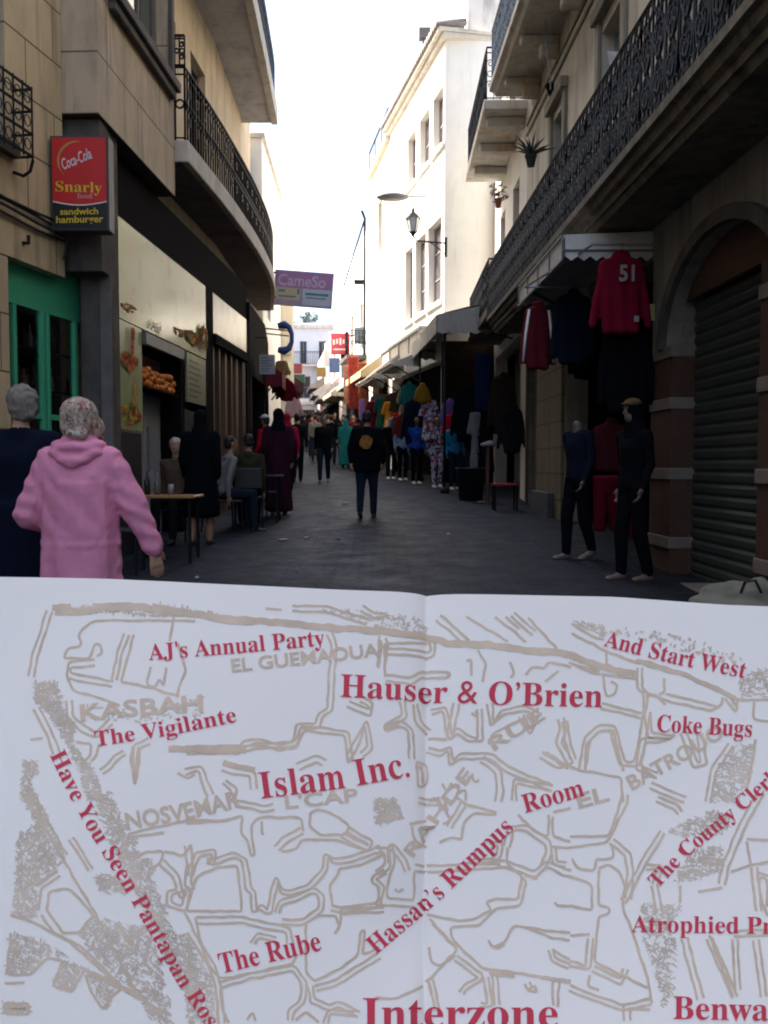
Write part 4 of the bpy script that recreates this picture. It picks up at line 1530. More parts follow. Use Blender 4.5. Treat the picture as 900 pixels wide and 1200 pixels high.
TF = thing('bright_house', 'bright white house behind the flagpole on the right', 'house', (0, 40, gz(40)))
FF = Frame((-0.52, 35.25), (-2.15, 45.2), 'R')
m = MB()
facade(m, FF, 0, FF.len, 0, 10.6, [(2, 3, 6.2, 8.0), (5, 6, 6.2, 8.0), (0.4, FF.len - 0.4, 0, 4.8)], 0.25)
m.cur = 1
m.fbox(FF, 0.3, FF.len - 0.3, 0, 4.9, -0.5, -0.42)
m.build('wall', [WHITEW, BLACK], TF)
window(TF, FF, 2.005, 2.995, 6.205, 7.995, -0.2, SHUTTERW, GLASS)
window(TF, FF, 5.005, 5.995, 6.205, 7.995, -0.2, SHUTTERW, GLASS)
q = MB()
q.fbox(FF, 1.0, 3.6, 5.6, 5.75, 0.002, 0.8)
bo = q.build('balcony', DARKST, TF)
r_ = MB()
railing(r_, [(FF.P(1.05, 0, 0.0).x, FF.P(1.05, 0).y)] + [(FF.P(1.05 + 2.5 * i / 3, 0, 0.75).x, FF.P(1.05 + 2.5 * i / 3, 0, 0.75).y) for i in range(4)], 5.75, 0.95, 0.14, 'mid', 0.014)
r_.build('railing', IRON, bo)
TG = thing('pinkish_house', 'low pinkish house far along the right side with awnings', 'house', (-2, 54, gz(54)))
FG = Frame((-2.18, 45.3), (-4.7, 65), 'R')
m = MB()
facade(m, FG, 0, FG.len, 1, 8.6, [(3, 4, 6.0, 7.4), (7, 8, 6.0, 7.4), (12, 13, 6.2, 7.6), (0.5, FG.len - 0.5, 1, 4.9)], 0.25)
m.cur = 1
m.fbox(FG, 0.3, FG.len - 0.3, 1, 5.0, -0.5, -0.42)
m.build('wall', [mat('pinkish_wall', (0.62, 0.5, 0.46), 0.9, 0.1, 2, 0.2), BLACK], TG)
for s in (3, 7):
    window(TG, FG, s + 0.005, s + 0.995, 6.005, 7.395, -0.2, SHUTTERW, GLASS)
window(TG, FG, 12.005, 12.995, 6.205, 7.595, -0.2, SHUTTERW, GLASS)
q = MB()
for s in (2, 6, 10, 15):
    q.fbox(FG, s, s + 0.3, 8.6, 9.4, -0.6, -0.2)
q.build('chimney', WHITEW, TG)
# unseen houses behind the viewer, height and tones set to trim the map's light
for (nm, lab, p0, p1, side, mt) in (('light_blocker_house', 'unseen plain house behind the viewer on the left added to shape the light', (-6.2, -9.0), (-4.9, 0.9), 'L', GREYW),
                                    ('light_blocker_house', 'unseen plaster house behind the viewer on the right toned dark to shape the light', (3.3, -9.0), (3.1, 1.95), 'R', mat('dark_blocker_plaster', (0.14, 0.13, 0.12), 0.9, 0.2, 2.5, 0.3, stain=(0.06, 0.05, 0.045), stain_amt=0.7))):
    t = thing(nm, lab, 'house', (p0[0], -4, 0))
    F = Frame(p0, p1, side)
    m = MB()
    facade(m, F, 0, F.len, -0.2, 12.5, [(2, 3, 4.5, 6.5), (6, 7, 4.5, 6.5), (2, 3, 9.5, 11.5), (6, 7, 9.5, 11.5)], 0.25)
    m.build('wall', mt, t)
    window(t, F, 2.005, 2.995, 4.505, 6.495, -0.2, WFRAME, GLASS)
    window(t, F, 6.005, 6.995, 4.505, 6.495, -0.2, WFRAME, GLASS)
    window(t, F, 2.005, 2.995, 9.505, 11.495, -0.2, WFRAME, GLASS)
    window(t, F, 6.005, 6.995, 9.505, 11.495, -0.2, WFRAME, GLASS)

# ------------------------------------------------------------------ signs
def sign_face(mb, F, s0, s1, z0, z1, o):
    mb.quad(F.P(s0, z0, o), F.P(s1, z0, o), F.P(s1, z1, o), F.P(s0, z1, o))


FACE = lambda x, y, z: None
SIGN = thing('lightbox_sign', 'red and black hanging sign box reading Snarly sandwich hamburger', 'sign', (-3.02, 9.3, 3.73))
xa, xb, za, zb, yf = -3.31, -2.735, 3.73, 4.66, 9.2
q = MB()
q.box(xa, xb, yf, yf + 0.19, za, zb)
q.build('box', mat('sign_box_grey', (0.05, 0.05, 0.055), 0.5, 0.2, 5, 0.05), SIGN, bevel=0.008)
y1 = yf - 0.003
SR = mat('sign_red', (0.62, 0.025, 0.022), 0.35, 0.06, 3, 0.0)
SK = mat('sign_black', (0.015, 0.015, 0.015), 0.35, 0.1, 3, 0.0)
SY = mat('sign_yellow', (0.75, 0.52, 0.03), 0.5, 0.05, 3, 0.0)
SWH = mat('sign_white', (0.75, 0.72, 0.72), 0.5, 0.05, 3, 0.0)
q = MB()
q.quad((xa + 0.02, y1, za + 0.02), (xb - 0.02, y1, za + 0.02), (xb - 0.02, y1, zb - 0.02), (xa + 0.02, y1, zb - 0.02))
q.build('black_panel', SK, SIGN)
q = MB()
W_ = xb - xa
arc = [(xa + 0.02 + (W_ - 0.04) * i / 16, za + 0.285 - 0.035 * math.sin(math.pi * i / 16)) for i in range(17)]
vs = [(x, y1 - 0.003, z) for x, z in arc] + [(xb - 0.02, y1 - 0.003, zb - 0.02), (xa + 0.02, y1 - 0.003, zb - 0.02)]
q.add(vs, [tuple(range(len(vs)))])
q.build('red_panel', SR, SIGN)
q = MB()
for (x0, z0), (x1, z1) in zip(arc, arc[1:]):
    q.quad((x0, y1 - 0.005, z0 - 0.006), (x1, y1 - 0.005, z1 - 0.006), (x1, y1 - 0.005, z1 + 0.006), (x0, y1 - 0.005, z0 + 0.006))
q.build('white_curve', SWH, SIGN)
q = MB()
cx_, cz_ = xa + 0.27, zb - 0.25
for i in range(18):
    a0, a1 = R(75 + i * 8.5), R(75 + (i + 1) * 8.5)
    for_w = lambda a: 0.012 * math.sin((a - R(75)) / R(153) * math.pi)
    q.quad((cx_ + (0.19 - for_w(a0)) * math.cos(a0), y1 - 0.005, cz_ + (0.19 - for_w(a0)) * math.sin(a0)), (cx_ + (0.19 - for_w(a1)) * math.cos(a1), y1 - 0.005, cz_ + (0.19 - for_w(a1)) * math.sin(a1)),
           (cx_ + (0.19 + for_w(a1)) * math.cos(a1), y1 - 0.005, cz_ + (0.19 + for_w(a1)) * math.sin(a1)), (cx_ + (0.19 + for_w(a0)) * math.cos(a0), y1 - 0.005, cz_ + (0.19 + for_w(a0)) * math.sin(a0)))
q.build('gold_swoosh', mat('sign_gold', (0.5, 0.3, 0.08), 0.4), SIGN)
q = MB()
u = Vector((math.cos(R(22)), 0, math.sin(R(22))))
v = Vector((-math.sin(R(22)), 0, math.cos(R(22))))
letter_on(q, 'Coca-Cola', (xa + 0.135, y1 - 0.007, zb - 0.335), u, v, 0.31, 0.105, shear=0.35, bold=0.012)
q.build('script_lettering', SWH, SIGN, recalc=False)
q = MB()
X_, Z_ = Vector((1, 0, 0)), Vector((0, 0, 1))
letter_on(q, serif('Snarly'), (xa + 0.05, y1 - 0.007, zb - 0.545), (Vector((1, 0, -0.03))).normalized(), Z_, 0.46, 0.10, bold=0.0)
letter_on(q, 'sandwich', (xa + 0.09, y1 - 0.007, za + 0.155), (Vector((1, 0, 0.02))).normalized(), Z_, 0.38, 0.062, bold=0.02)
letter_on(q, 'hamburger', (xa + 0.05, y1 - 0.007, za + 0.075), (Vector((1, 0, 0.02))).normalized(), Z_, 0.47, 0.066, bold=0.02)
q.build('yellow_lettering', SY, SIGN, recalc=False)
q = MB()
letter_on(q, serif('food'), (xa + 0.265, y1 - 0.007, zb - 0.615), X_, Z_, 0.15, 0.052)
q.build('white_lettering', mat('sign_pink', (0.6, 0.3, 0.33), 0.5), SIGN, recalc=False)
q = MB()
q.box(-2.99, -2.95, yf + 0.19, 9.61, 4.5, 4.54)
q.box(-2.99, -2.95, yf + 0.19, 9.61, 3.9, 3.94)
q.build('bracket_arm', IRON, SIGN)

# snack shop posters
POSTER = mat('poster_green_yellow', (0.42, 0.44, 0.20), 0.25, 0.2, 2.5, 0.0, spec=0.6)
FASCIA = mat_speckle('glossy_fascia_print', (0.36, 0.35, 0.10), [((0.42, 0.33, 0.10), 2.2, 0.50), ((0.28, 0.15, 0.06), 3.1, 0.58), ((0.38, 0.24, 0.08), 7.0, 0.62)])
for nd in FASCIA.node_tree.nodes:
    if nd.type == 'VALTORGB':
        nd.color_ramp.elements[1].position += 0.14
    if nd.type == 'BSDF_PRINCIPLED':
        nd.inputs['Roughness'].default_value = 0.14
        nd.inputs['Specular IOR Level'].default_value = 0.55
KEB = mat('kebab_orange', (0.55, 0.17, 0.04), 0.4, 0.35, 25, 0.0)
KEBR = mat('kebab_red', (0.45, 0.06, 0.03), 0.4, 0.4, 30, 0.0)
KEBY = mat('chips_yellow', (0.65, 0.40, 0.06), 0.4, 0.3, 25, 0.0)


def blob(mb, F, s, z, rs, rz, o, seed, n=18, rough=0.25):
    rr = random.Random(seed)
    ph = [rr.uniform(0, 6.28) for _ in range(4)]
    vs = []
    for i in range(n):
        a = 2 * math.pi * i / n
        k = 1 + rough * (math.sin(3 * a + ph[0]) * 0.5 + math.sin(5 * a + ph[1]) * 0.4)
        vs.append(F.P(s + rs * k * math.cos(a), z + rz * k * math.sin(a), o))
    mb.add(vs, [tuple(range(n))])


t = thing('menu_poster', 'tall yellow green poster with kebab pictures beside the snack opening', 'poster', FS.P(0.4, 1.81, 0))
q = MB()
q.fbox(FS, 0.0, sS(11.17), 1.81, 3.048, -0.02, 0.012)
q.build('panel', POSTER, t)
FOODC = [mat('food_%d' % k, col, 0.7, 0.3, 40, 0.0, spec=0.15) for k, col in enumerate([(0.55, 0.16, 0.03), (0.42, 0.05, 0.025), (0.66, 0.40, 0.06), (0.20, 0.08, 0.03), (0.12, 0.20, 0.03)])]


def dish(F, s, z, rs, rz, o, seed, parent, n=26, cols=(0, 1, 2, 3, 4)):
    rr = random.Random(seed)
    mbx = MB()
    for k in range(n):
        a, u_ = rr.uniform(0, 6.28), math.sqrt(rr.random())
        mbx.cur = rr.choice(cols)
        blob(mbx, F, s + rs * u_ * math.cos(a), z + rz * u_ * math.sin(a), rs * rr.uniform(0.12, 0.3), rz * rr.uniform(0.15, 0.4), o + 0.0004 * k, seed + k, 9, 0.4)
    return mbx.build('dish_picture', FOODC, parent, recalc=False)


dish(FS, 0.42, 2.60, 0.30, 0.10, 0.016, 1, t, 34, (0, 1, 1, 3, 0))
dish(FS, 0.40, 2.00, 0.34, 0.12, 0.016, 2, t, 40)
dish(FS, 0.52, 2.20, 0.10, 0.20, 0.034, 7, t, 16, (2, 2, 0))
q = MB()
rr_ = random.Random(2)
for k in range(16):
    f_ = k / 15
    q.cur = rr_.choice((0, 0, 1, 3))
    blob(q, FS, 0.44 + 0.02 * f_, 2.66 + 0.33 * f_, 0.055 + 0.035 * f_, 0.02, 0.034 + 0.0004 * k, 60 + k, 10, 0.3)
q.build('kebab_picture', FOODC, t, recalc=False)
t = thing('shop_fascia_board', 'long glossy printed board with Arabic lettering above the snack opening', 'sign board', FS.P(2, 3.06, 0))
q = MB()
q.fbox(FS, 0.0, sS(14.4), 3.06, 4.19, -0.02, 0.015)
q.build('panel', FASCIA, t)
q = MB()
vs_, fs_, w0_ = glyphs('سندويش', 0, 0.01, 3)
O_ = FS.P(1.05, 3.14, 0.019)
q.add([O_ + FS.t * (x * 0.62 / w0_) + Vector((0, 0, y * 0.19)) for x, y in vs_], fs_)
q.build('lettering', mat('board_dark_ink', (0.03, 0.015, 0.01), 0.95, spec=0.02), t, recalc=False)
dish(FS, 0.42, 3.22, 0.26, 0.05, 0.017, 40, t, 22)
dish(FS, 2.55, 3.25, 0.24, 0.07, 0.017, 90, t, 22)
dish(FS, 3.25, 3.27, 0.42, 0.09, 0.017, 140, t, 60)
dish(FS, 3.85, 3.36, 0.20, 0.17, 0.04, 190, t, 70)
t = thing('price_board', 'small pale green board hung on the pillar right of the snack opening', 'menu board', FS.P(3.4, 2.3, 0))
q = MB()
q.fbox(FS, sS(13.2), sS(14.3), 2.32, 3.03, 0.002, 0.03)
q.build('panel', mat('price_green', (0.24, 0.24, 0.12), 0.4, 0.2, 5, 0), t)
q = MB()
for k in range(7):
    q.fbox(FS, sS(13.3), sS(13.3) + 0.5 + 0.3 * ((k * 37) % 10) / 10, 2.4 + k * 0.085, 2.425 + k * 0.085, 0.031, 0.033)
q.build('price_line', mat('price_ink', (0.10, 0.10, 0.06), 0.5), t)
# oranges hung in the opening
ORG = mat('orange_peel', (0.62, 0.17, 0.015), 0.45, 0.15, 30, 0.1)
ro = random.Random(9)
omesh = None
q = MB()
q.fbox(FS, sS(11.25), sS(12.9), 2.36, 2.385, -0.33, -0.02)
tag(q.build('fruit_shelf', BLACK, None), 'dark shelf holding oranges across the snack opening', 'shelf')
first = None
for row, nn in ((0, 17), (1, 16), (2, 14)):
    for k in range(nn):
        for dd in (0.06, 0.15):
            if dd > 0.1 and row < 1 and k % 2:
                continue
            p = FS.P(sS(11.3) + 0.05 * row + 0.096 * k + ro.uniform(-0.03, 0.03), 2.43 + 0.076 * row + ro.uniform(-0.02, 0.02), -dd - 0.02 + ro.uniform(-0.02, 0.03))
            if first is None:
                first = MB().sphere((0, 0, 0), 0.050, 10, 7).build('orange_fruit', ORG, None, smooth=True, local=True)
                ob = first
            else:
                ob = first.copy()
                COL.objects.link(ob)
            ob.location = p
            ob.scale = (ro.uniform(0.85, 1.15),) * 3
            tag(ob, 'ripe orange in the heap across the snack opening', 'orange', 'oranges heaped in the snack opening')
t = thing('drinks_fridge', 'upright pale grey fridge standing inside the snack opening', 'fridge', FS.P(1.9, gz(12), -0.6))
q = MB()
z0 = gz(12)
q.fbox(FS, sS(12.1), sS(12.8), z0, z0 + 1.95, -0.85, -0.25)
q.build('cabinet', mat('fridge_grey', (0.36, 0.36, 0.38), 0.35, 0.08, 4, 0), t, bevel=0.02)
q = MB()
q.fbox(FS, sS(12.14), sS(12.2), z0 + 0.9, z0 + 1.5, -0.248, -0.22)
q.build('handle', STEEL, t)

# hanging sign across the street
def banner_frame(x0, x1, y, tilt):
    F = Frame((x0, y), (x1, y), 'L')
    F.t = Vector((math.cos(tilt), 0, math.sin(tilt)))
    F.n = Vector((0, -1, 0))
    up = Vector((-math.sin(tilt), 0, math.cos(tilt)))
    base = Vector((x0, y, 0))
    F.P = lambda s, z, o=0.0: base + F.t * s + Vector((0, 0, 5.85)) + up * (z - 5.85) + F.n * o
    return F


FN = banner_frame(-2.74, -1.28, 23.0, R(-4.3))
t = thing('projecting_sign', 'purple and yellow sign board sticking out over the street past the curved balcony', 'sign', (-2.74, 23, 5.45))
q = MB()
q.fbox(FN, 0, 1.46, 5.42, 6.28, -0.12, 0)
q.build('box', mat('sign_lilac_frame', (0.42, 0.33, 0.46), 0.5), t)
q = MB()
sign_face(q, FN, 0.03, 1.43, 5.86, 6.25, 0.004)
q.build('purple_panel', mat('sign_purple', (0.42, 0.22, 0.46), 0.4, 0.1, 3, 0), t)
q = MB()
sign_face(q, FN, 0.03, 0.66, 5.55, 5.855, 0.004)
q.build('yellow_panel', mat('sign_ochre', (0.58, 0.48, 0.32), 0.4, 0.1, 3, 0), t)
q = MB()
sign_face(q, FN, 0.72, 1.43, 5.45, 5.855, 0.004)
q.build('blue_panel', mat('sign_paleblue', (0.55, 0.6, 0.72), 0.4, 0.1, 3, 0), t)
q = MB()
letter_on(q, 'CameSo', FN.P(0.08, 5.91, 0.008), FN.t, Vector((math.sin(R(4.3)), 0, math.cos(R(4.3)))), 1.2, 0.27, bold=0.02)
q.build('lettering', mat('sign_violet_ink', (0.62, 0.45, 0.62), 0.4), t, recalc=False)
q = MB()
q.fbox(FN, 0.10, 0.27, 5.74, 5.8, 0.005, 0.008)
q.fbox(FN, 0.12, 0.56, 5.62, 5.66, 0.005, 0.008)
q.fbox(FN, 0.58, 0.64, 5.7, 5.84, 0.005, 0.008)
q.fbox(FN, 0.78, 1.36, 5.70, 5.76, 0.005, 0.008)
q.fbox(FN, 0.80, 1.30, 5.62, 5.65, 0.005, 0.008)
q.build('small_print', mat('sign_teal_ink', (0.08, 0.26, 0.30), 0.4), t)
q = MB()
q.tube([(-3.3, 23, 6.2), (-2.7, 23, 6.2)], 0.025, 6)
q.tube([(-3.3, 23, 5.6), (-2.7, 23, 5.6)], 0.025, 6)
q.build('bracket_arm', IRON, t)
# telephone handset sign
t = thing('telephone_sign', 'blue telephone handset shaped sign hanging from bars by the pale yellow house', 'sign', at(335, 396, 23.5))
c = at(335, 396, 23.5)
q = MB()
hp2 = [(-0.20, 0.30), (-0.04, 0.335), (0.09, 0.27), (0.155, 0.10), (0.15, -0.10), (0.08, -0.26), (-0.05, -0.33), (-0.20, -0.30)]
q.tube([c + Vector((x, 0, z)) for x, z in hp2], [0.075, 0.11, 0.08, 0.058, 0.058, 0.08, 0.11, 0.075], 10)
q.build('handset', mat('phone_blue', (0.05, 0.11, 0.34), 0.4, 0.1, 5, 0), t, smooth=True)
q = MB()
for z in (0.18, 0.05):
    q.tube([c + Vector((-0.75, 0.1, z + 0.1)), c + Vector((0.08, 0.0, z))], 0.02, 6)
q.build('bar', mat('pale_bar', (0.5, 0.42, 0.28), 0.6), t)
# white menu sign and the sign behind
t = thing('menu_sign', 'small white written notice board hung under the curved balcony', 'notice', at(313, 427, 19))
FM = banner_frame(at(304, 427, 19).x, at(322, 427, 19).x, 19.0, 0)
zc = at(313, 427, 19).z
q = MB()
q.fbox(FM, 0, 0.32, zc - 0.2, zc + 0.2, -0.03, 0)
q.build('board', mat('notice_white', (0.42, 0.42, 0.44), 0.6, 0.06, 6, 0), t)
q = MB()
for k in range(6):
    q.fbox(FM, 0.04, 0.18 + 0.1 * ((k * 7) % 5) / 5, zc - 0.15 + 0.055 * k, zc - 0.13 + 0.055 * k, 0.002, 0.004)
q.build('writing', mat('notice_ink', (0.16, 0.17, 0.2), 0.6), t)
q = MB()
q.tube([(FM.P(0.16, 0).x, 19.0, zc + 0.2), (FM.P(0.16, 0).x, 19.0, zc + 0.55), (-2.75, 19.0, zc + 0.55)], 0.012, 5)
q.build('bracket_arm', IRON, t)


# ------------------------------------------------------------------ awnings
def awning(label, F, s0, s1, zt, zf, out, m, val=0.3, name='shop_awning', scallop=True, valm=None, arms=True, wall_o=0.0):
    t = thing(name, label, 'awning', F.P((s0 + s1) / 2, zf, out / 2))
    q = MB()
    n = 10
    top, bot = [], []
    for i in range(n + 1):
        s = s0 + (s1 - s0) * i / n
        sag = 0.0
        q.v += [tuple(F.P(s, zt, wall_o)), tuple(F.P(s, (zt + zf) / 2 - 0.02 * math.sin(i), out * 0.5)), tuple(F.P(s, zf, out)),
                tuple(F.P(s, zt - 0.025, wall_o)), tuple(F.P(s, (zt + zf) / 2 - 0.045 - 0.02 * math.sin(i), out * 0.5)), tuple(F.P(s, zf - 0.025, out - 0.01))]
    for i in range(n):
        a, b = i * 6, (i + 1) * 6
        for k in (0, 1):
            q.f += [(a + k, a + k + 1, b + k + 1, b + k), (a + 3 + k, b + 3 + k, b + 4 + k, a + 4 + k)]
            q.m += [0, 0]
    q.build('canvas', m, t, recalc=False)
    q = MB()
    k = max(4, int((s1 - s0) / 0.12))
    for i in range(k):
        a = s0 + (s1 - s0) * i / k
        b = s0 + (s1 - s0) * (i + 1) / k
        mid = (a + b) / 2
        z0, z1 = zf, zf - val
        dp = 0.05 if scallop else 0
        q.add([F.P(a, z0, out + 0.006), F.P(b, z0, out + 0.006), F.P(b, z1 + dp, out + 0.006), F.P(mid, z1, out + 0.006), F.P(a, z1 + dp, out + 0.006),
               F.P(a, z0, out + 0.02), F.P(b, z0, out + 0.02), F.P(b, z1 + dp, out + 0.02), F.P(mid, z1, out + 0.02), F.P(a, z1 + dp, out + 0.02)],
              [(0, 1, 2, 3, 4), (9, 8, 7, 6, 5)])
    q.build('valance', valm or m, t, recalc=False)
    for s in (s0, s1):
        q = MB()
        kk = 7
        for i in range(kk):
            o0, o1 = wall_o + (out - wall_o) * i / kk, wall_o + (out - wall_o) * (i + 1) / kk
            za = zt + (zf - zt) * i / kk
            zb_ = zt + (zf - zt) * (i + 1) / kk
            q.add([F.P(s, za, o0), F.P(s, zb_, o1), F.P(s, zf - val + 0.05, o1), F.P(s, zf - val, (o0 + o1) / 2), F.P(s, zf - val + 0.05, o0)], [(0, 1, 2, 3, 4)])
        q.build('side_curtain', valm or m, t, recalc=False)
    if arms:
        for s in (s0 + 0.1, s1 - 0.1):
            q = MB()
            q.tube([F.P(s, zf - 0.5, wall_o), F.P(s, zf - 0.05, out - 0.03)], 0.018, 6)
            q.build('arm', IRON, t)
    return t


aw1 = awning('pale grey box awning with wavy hem under the long iron balcony', FR, sR(10.05), sR(12.9), 3.94, 3.90, 0.96, CANVL, 0.28, valm=mat('lit_hem_canvas', (0.62, 0.60, 0.56), 0.85, 0.1, 4, 0.2, stain=(0.35, 0.32, 0.28), stain_amt=0.4))  # hem and side curtains coloured lighter for the light on the front edge
q = MB()
for z in (3.62, 3.88):
    q.fbox(FR, sR(10.05), sR(12.9), z, z + 0.022, 0.985, 1.0)
for i in range(5):
    s = sR(10.05) + (sR(12.9) - sR(10.05)) * i / 4
    q.fbox(FR, s - 0.012, s + 0.012, 3.643, 3.878, 0.986, 0.999)
q.fbox(FR, sR(10.05) - 0.015, sR(10.05) - 0.003, 3.72, 3.74, 0.0, 0.98)
q.build('frame', mat('awning_frame', (0.10, 0.10, 0.10), 0.5), aw1)
F2A = Frame((2.45, 20.0), (2.05, 25.2), 'R')
aw2 = awning('deep drooping grey canvas awning over the dark clothes shop', F2A, 0, 5.0, 5.0, 4.66, 1.3, CANV, 0.42, wall_o=-0.4)
FW2 = Frame((1.05, 24.3), (-0.12, 30.8), 'R')
t = thing('shop_sign_beam', 'long pale metal shop sign beam along the white house', 'shop sign', FW2.P(3, 4.6, 0))
q = MB()
q.fbox(FW2, 0.2, 6.0, 4.55, 5.0, -0.05, 0.05)
q.build('board', CANVL, t, bevel=0.01)
q = MB()
q.fbox(FW2, 0.1, 6.1, 5.02, 5.1, -0.1, 0.1)
q.fbox(FW2, 0.1, 6.1, 4.46, 4.53, -0.1, 0.1)
for i in range(5):
    q.fbox(FW2, 0.2 + i * 1.45 - 0.03, 0.2 + i * 1.45 + 0.03, 4.5, 5.05, 0.05, 0.09)
q.build('frame', STEEL, t)
for i, (s0, s1, zt, zf, out, mm, lab) in enumerate(((0.4, 2.6, 4.45, 4.15, 0.75, CANVL, 'half open pale awning with white front bar by the white house'), (3.0, 5.9, 4.75, 4.05, 0.85, CANVB, 'brown folded awning near the far corner of the white house'))):
    ta = awning(lab, FW2, s0, s1, zt, zf, out, mm, 0.12, scallop=False, valm=CANVL)
    q = MB()
    q.tube([FW2.P(s0 - 0.1, zf - 0.02, out + 0.05), FW2.P(s1 + 0.1, zf - 0.02, out + 0.05)], 0.045, 6)
    q.build('front_bar', mat('white_bar', (0.75, 0.75, 0.74), 0.5), ta)
FP2 = Frame((0.05, 30.9), (-0.75, 35.4), 'R')
awning('tan awning below the pale cream house', FP2, 0.2, 4.0, 5.2, 4.6, 0.8, mat('tan_canvas', (0.42, 0.32, 0.20), 0.85, 0.12, 4, 0.2), 0.25)
awning('greenish grey awning under the far dark balcony', FF, 0.6, 3.6, 5.3, 4.7, 0.9, mat('green_grey_canvas', (0.20, 0.25, 0.24), 0.85, 0.12, 4, 0.2), 0.25)
awning('cream slanting awning farther along the right row', FF, 5.0, 8.6, 5.4, 4.6, 1.0, mat('cream_canvas', (0.55, 0.48, 0.36), 0.85, 0.12, 4, 0.2), 0.2)
awning('bright white awning far down the right side', FG, 1.0, 5.0, 5.6, 4.9, 1.0, CANVL, 0.2)
awning('second white awning at the far right bend', FG, 6.5, 11.0, 6.2, 5.5, 1.0, WHITEW, 0.2)
awning('grey awning before the end house on the right', FG, 12.5, 17.0, 7.0, 6.4, 0.9, CANV, 0.2)
FBd = Frame((-2.70, 20.6), (-2.78, 22.6), 'L')
awning('dark red canopy over the shop past the notice board', FBd, 0.2, 2.1, 3.75, 3.5, 0.38, mat('red_canvas', (0.16, 0.012, 0.02), 0.8, 0.15, 4, 0.2), 0.35)
FBe = Frame((-2.95, 30.1), (-3.6, 35.0), 'L')
awning('faded maroon canopy below the pale yellow house', FBe, 0.1, 4.0, 4.3, 4.1, 0.3, mat('maroon_canvas', (0.05, 0.012, 0.016), 0.8, 0.15, 4, 0.2), 0.3)
awning('dark canopy far down the left side', Frame((-5.3, 46.5), (-6.8, 60), 'L'), 0.5, 9.0, 5.3, 4.9, 0.9, mat('slate_canvas', (0.08, 0.09, 0.11), 0.8, 0.15, 4, 0.2), 0.3)

# red and white box sign, flagpole
t = thing('box_sign', 'small red and white box sign over the far right shops', 'sign', at(399, 403, 37))
c = at(399, 403, 37)
q = MB()
q.box(c.x - 0.38, c.x + 0.38, c.y - 0.1, c.y + 0.1, c.z - 0.42, c.z + 0.42)
q.build('box', mat('box_sign_red', (0.55, 0.06, 0.09), 0.5, 0.08, 4, 0), t, bevel=0.02)
q = MB()
for k_ in range(5):
    q.box(c.x - 0.30 + 0.13 * k_, c.x - 0.22 + 0.13 * k_, c.y - 0.106, c.y - 0.102, c.z - 0.05 + 0.04 * (k_ % 2), c.z + 0.16 + 0.03 * (k_ % 3))
q.box(c.x - 0.28, c.x + 0.2, c.y - 0.106, c.y - 0.102, c.z - 0.26, c.z - 0.2)
q.build('white_mark', SWH, t)
q = MB()
q.tube([c + Vector((0.3, 0, 0.3)), c + Vector((1.1, 0.2, 0.5))], 0.03, 6)
q.build('bracket_arm', IRON, t)
t = thing('flagpole', 'thin dark pole with slanting stay standing up from the far dark balcony', 'pole', at(427, 420, 36.5))
a_ = at(427, 420, 36.5)
q = MB()
q.tube([at(427, 418, 36.5), at(427.5, 255, 36.5)], 0.045, 6)
q.build('pole', IRON, t)
q = MB()
q.tube([at(427.5, 256, 36.5), at(403, 335, 36.5)], 0.035, 6)
q.tube([at(424, 247, 36.5), at(427.5, 256, 36.5)], 0.05, 6)
q.build('stay', IRON, t)
t = thing('air_unit_shelter', 'dark slatted metal shelter jutting from the bright house front', 'shelter', at(425, 395, 37))
q = MB()
p0 = at(431, 330, 37)
q.box(p0.x - 0.55, p0.x + 0.1, 36.6, 37.3, p0.z - 0.06, p0.z)
q.box(p0.x + 0.05, p0.x + 0.1, 36.6, 37.3, p0.z - 0.6, p0.z - 0.06)
q.build('hood', DARKW, t)
q = MB()
p1 = at(424, 392, 37)
q.box(p1.x - 0.3, p1.x + 0.35, 36.7, 37.3, p1.z - 0.35, p1.z + 0.25)
q.build('casing', mat('unit_blue_grey', (0.13, 0.16, 0.19), 0.6, 0.2, 5, 0.1), t, bevel=0.02)

# lantern on its bracket and the street lamp head
t = thing('street_lantern', 'old style glass lantern standing on an iron bracket at the corner of the white house', 'lantern', at(522, 290, 23.9))
y_ = 23.9
w_ = at(522.5, 285, y_)
e_ = at(484, 280, y_)
q = MB()
q.tube([Vector((w_.x, y_, w_.z - 0.35)), Vector((w_.x, y_, w_.z + 0.15))], 0.035, 6)
q.tube([Vector((w_.x, y_, w_.z)), Vector((e_.x + 0.1, y_, w_.z + 0.06)), Vector((e_.x, y_, e_.z + 0.08))], 0.022, 6)
q.tube([Vector((w_.x, y_, w_.z - 0.3)), Vector((w_.x - 0.25, y_, w_.z - 0.08)), Vector((w_.x - 0.4, y_, w_.z + 0.02))], 0.014, 6)
q.build('bracket', IRON, t)
q = MB()
b0 = Vector((e_.x, y_, e_.z + 0.06))
q.lathe(b0, [(0.03, 0), (0.05, 0.05), (0.10, 0.10), (0.11, 0.12)], 6)
q.lathe(b0, [(0.21, 0.46), (0.17, 0.50), (0.11, 0.58), (0.05, 0.62), (0.04, 0.68), (0.015, 0.76)], 6)
for k in range(6):
    a = 2 * math.pi * k / 6
    q.tube([b0 + Vector((0.10 * math.cos(a), 0.10 * math.sin(a), 0.11)), b0 + Vector((0.19 * math.cos(a), 0.19 * math.sin(a), 0.47))], 0.012, 4)
q.build('lantern_frame', IRON, t)
q = MB()
q.lathe(b0, [(0.095, 0.12), (0.18, 0.46)], 6)
q.build('lantern_glass', mat('frosted_lantern_glass', (0.5, 0.52, 0.55), 0.2, 0.1, 3, 0), t)
t = thing('street_lamp', 'flat grey cobra head street lamp reaching out from the front of the white house', 'street lamp', at(470, 240, 26))
q = MB()
mid = at(460, 231, 26.0)
a_, b_ = mid, FW.P(FW.sy(26.0), mid.z + 0.02, 0.0)
q.sphere(tuple(mid), (0.47, 0.28, 0.11), 14, 8)
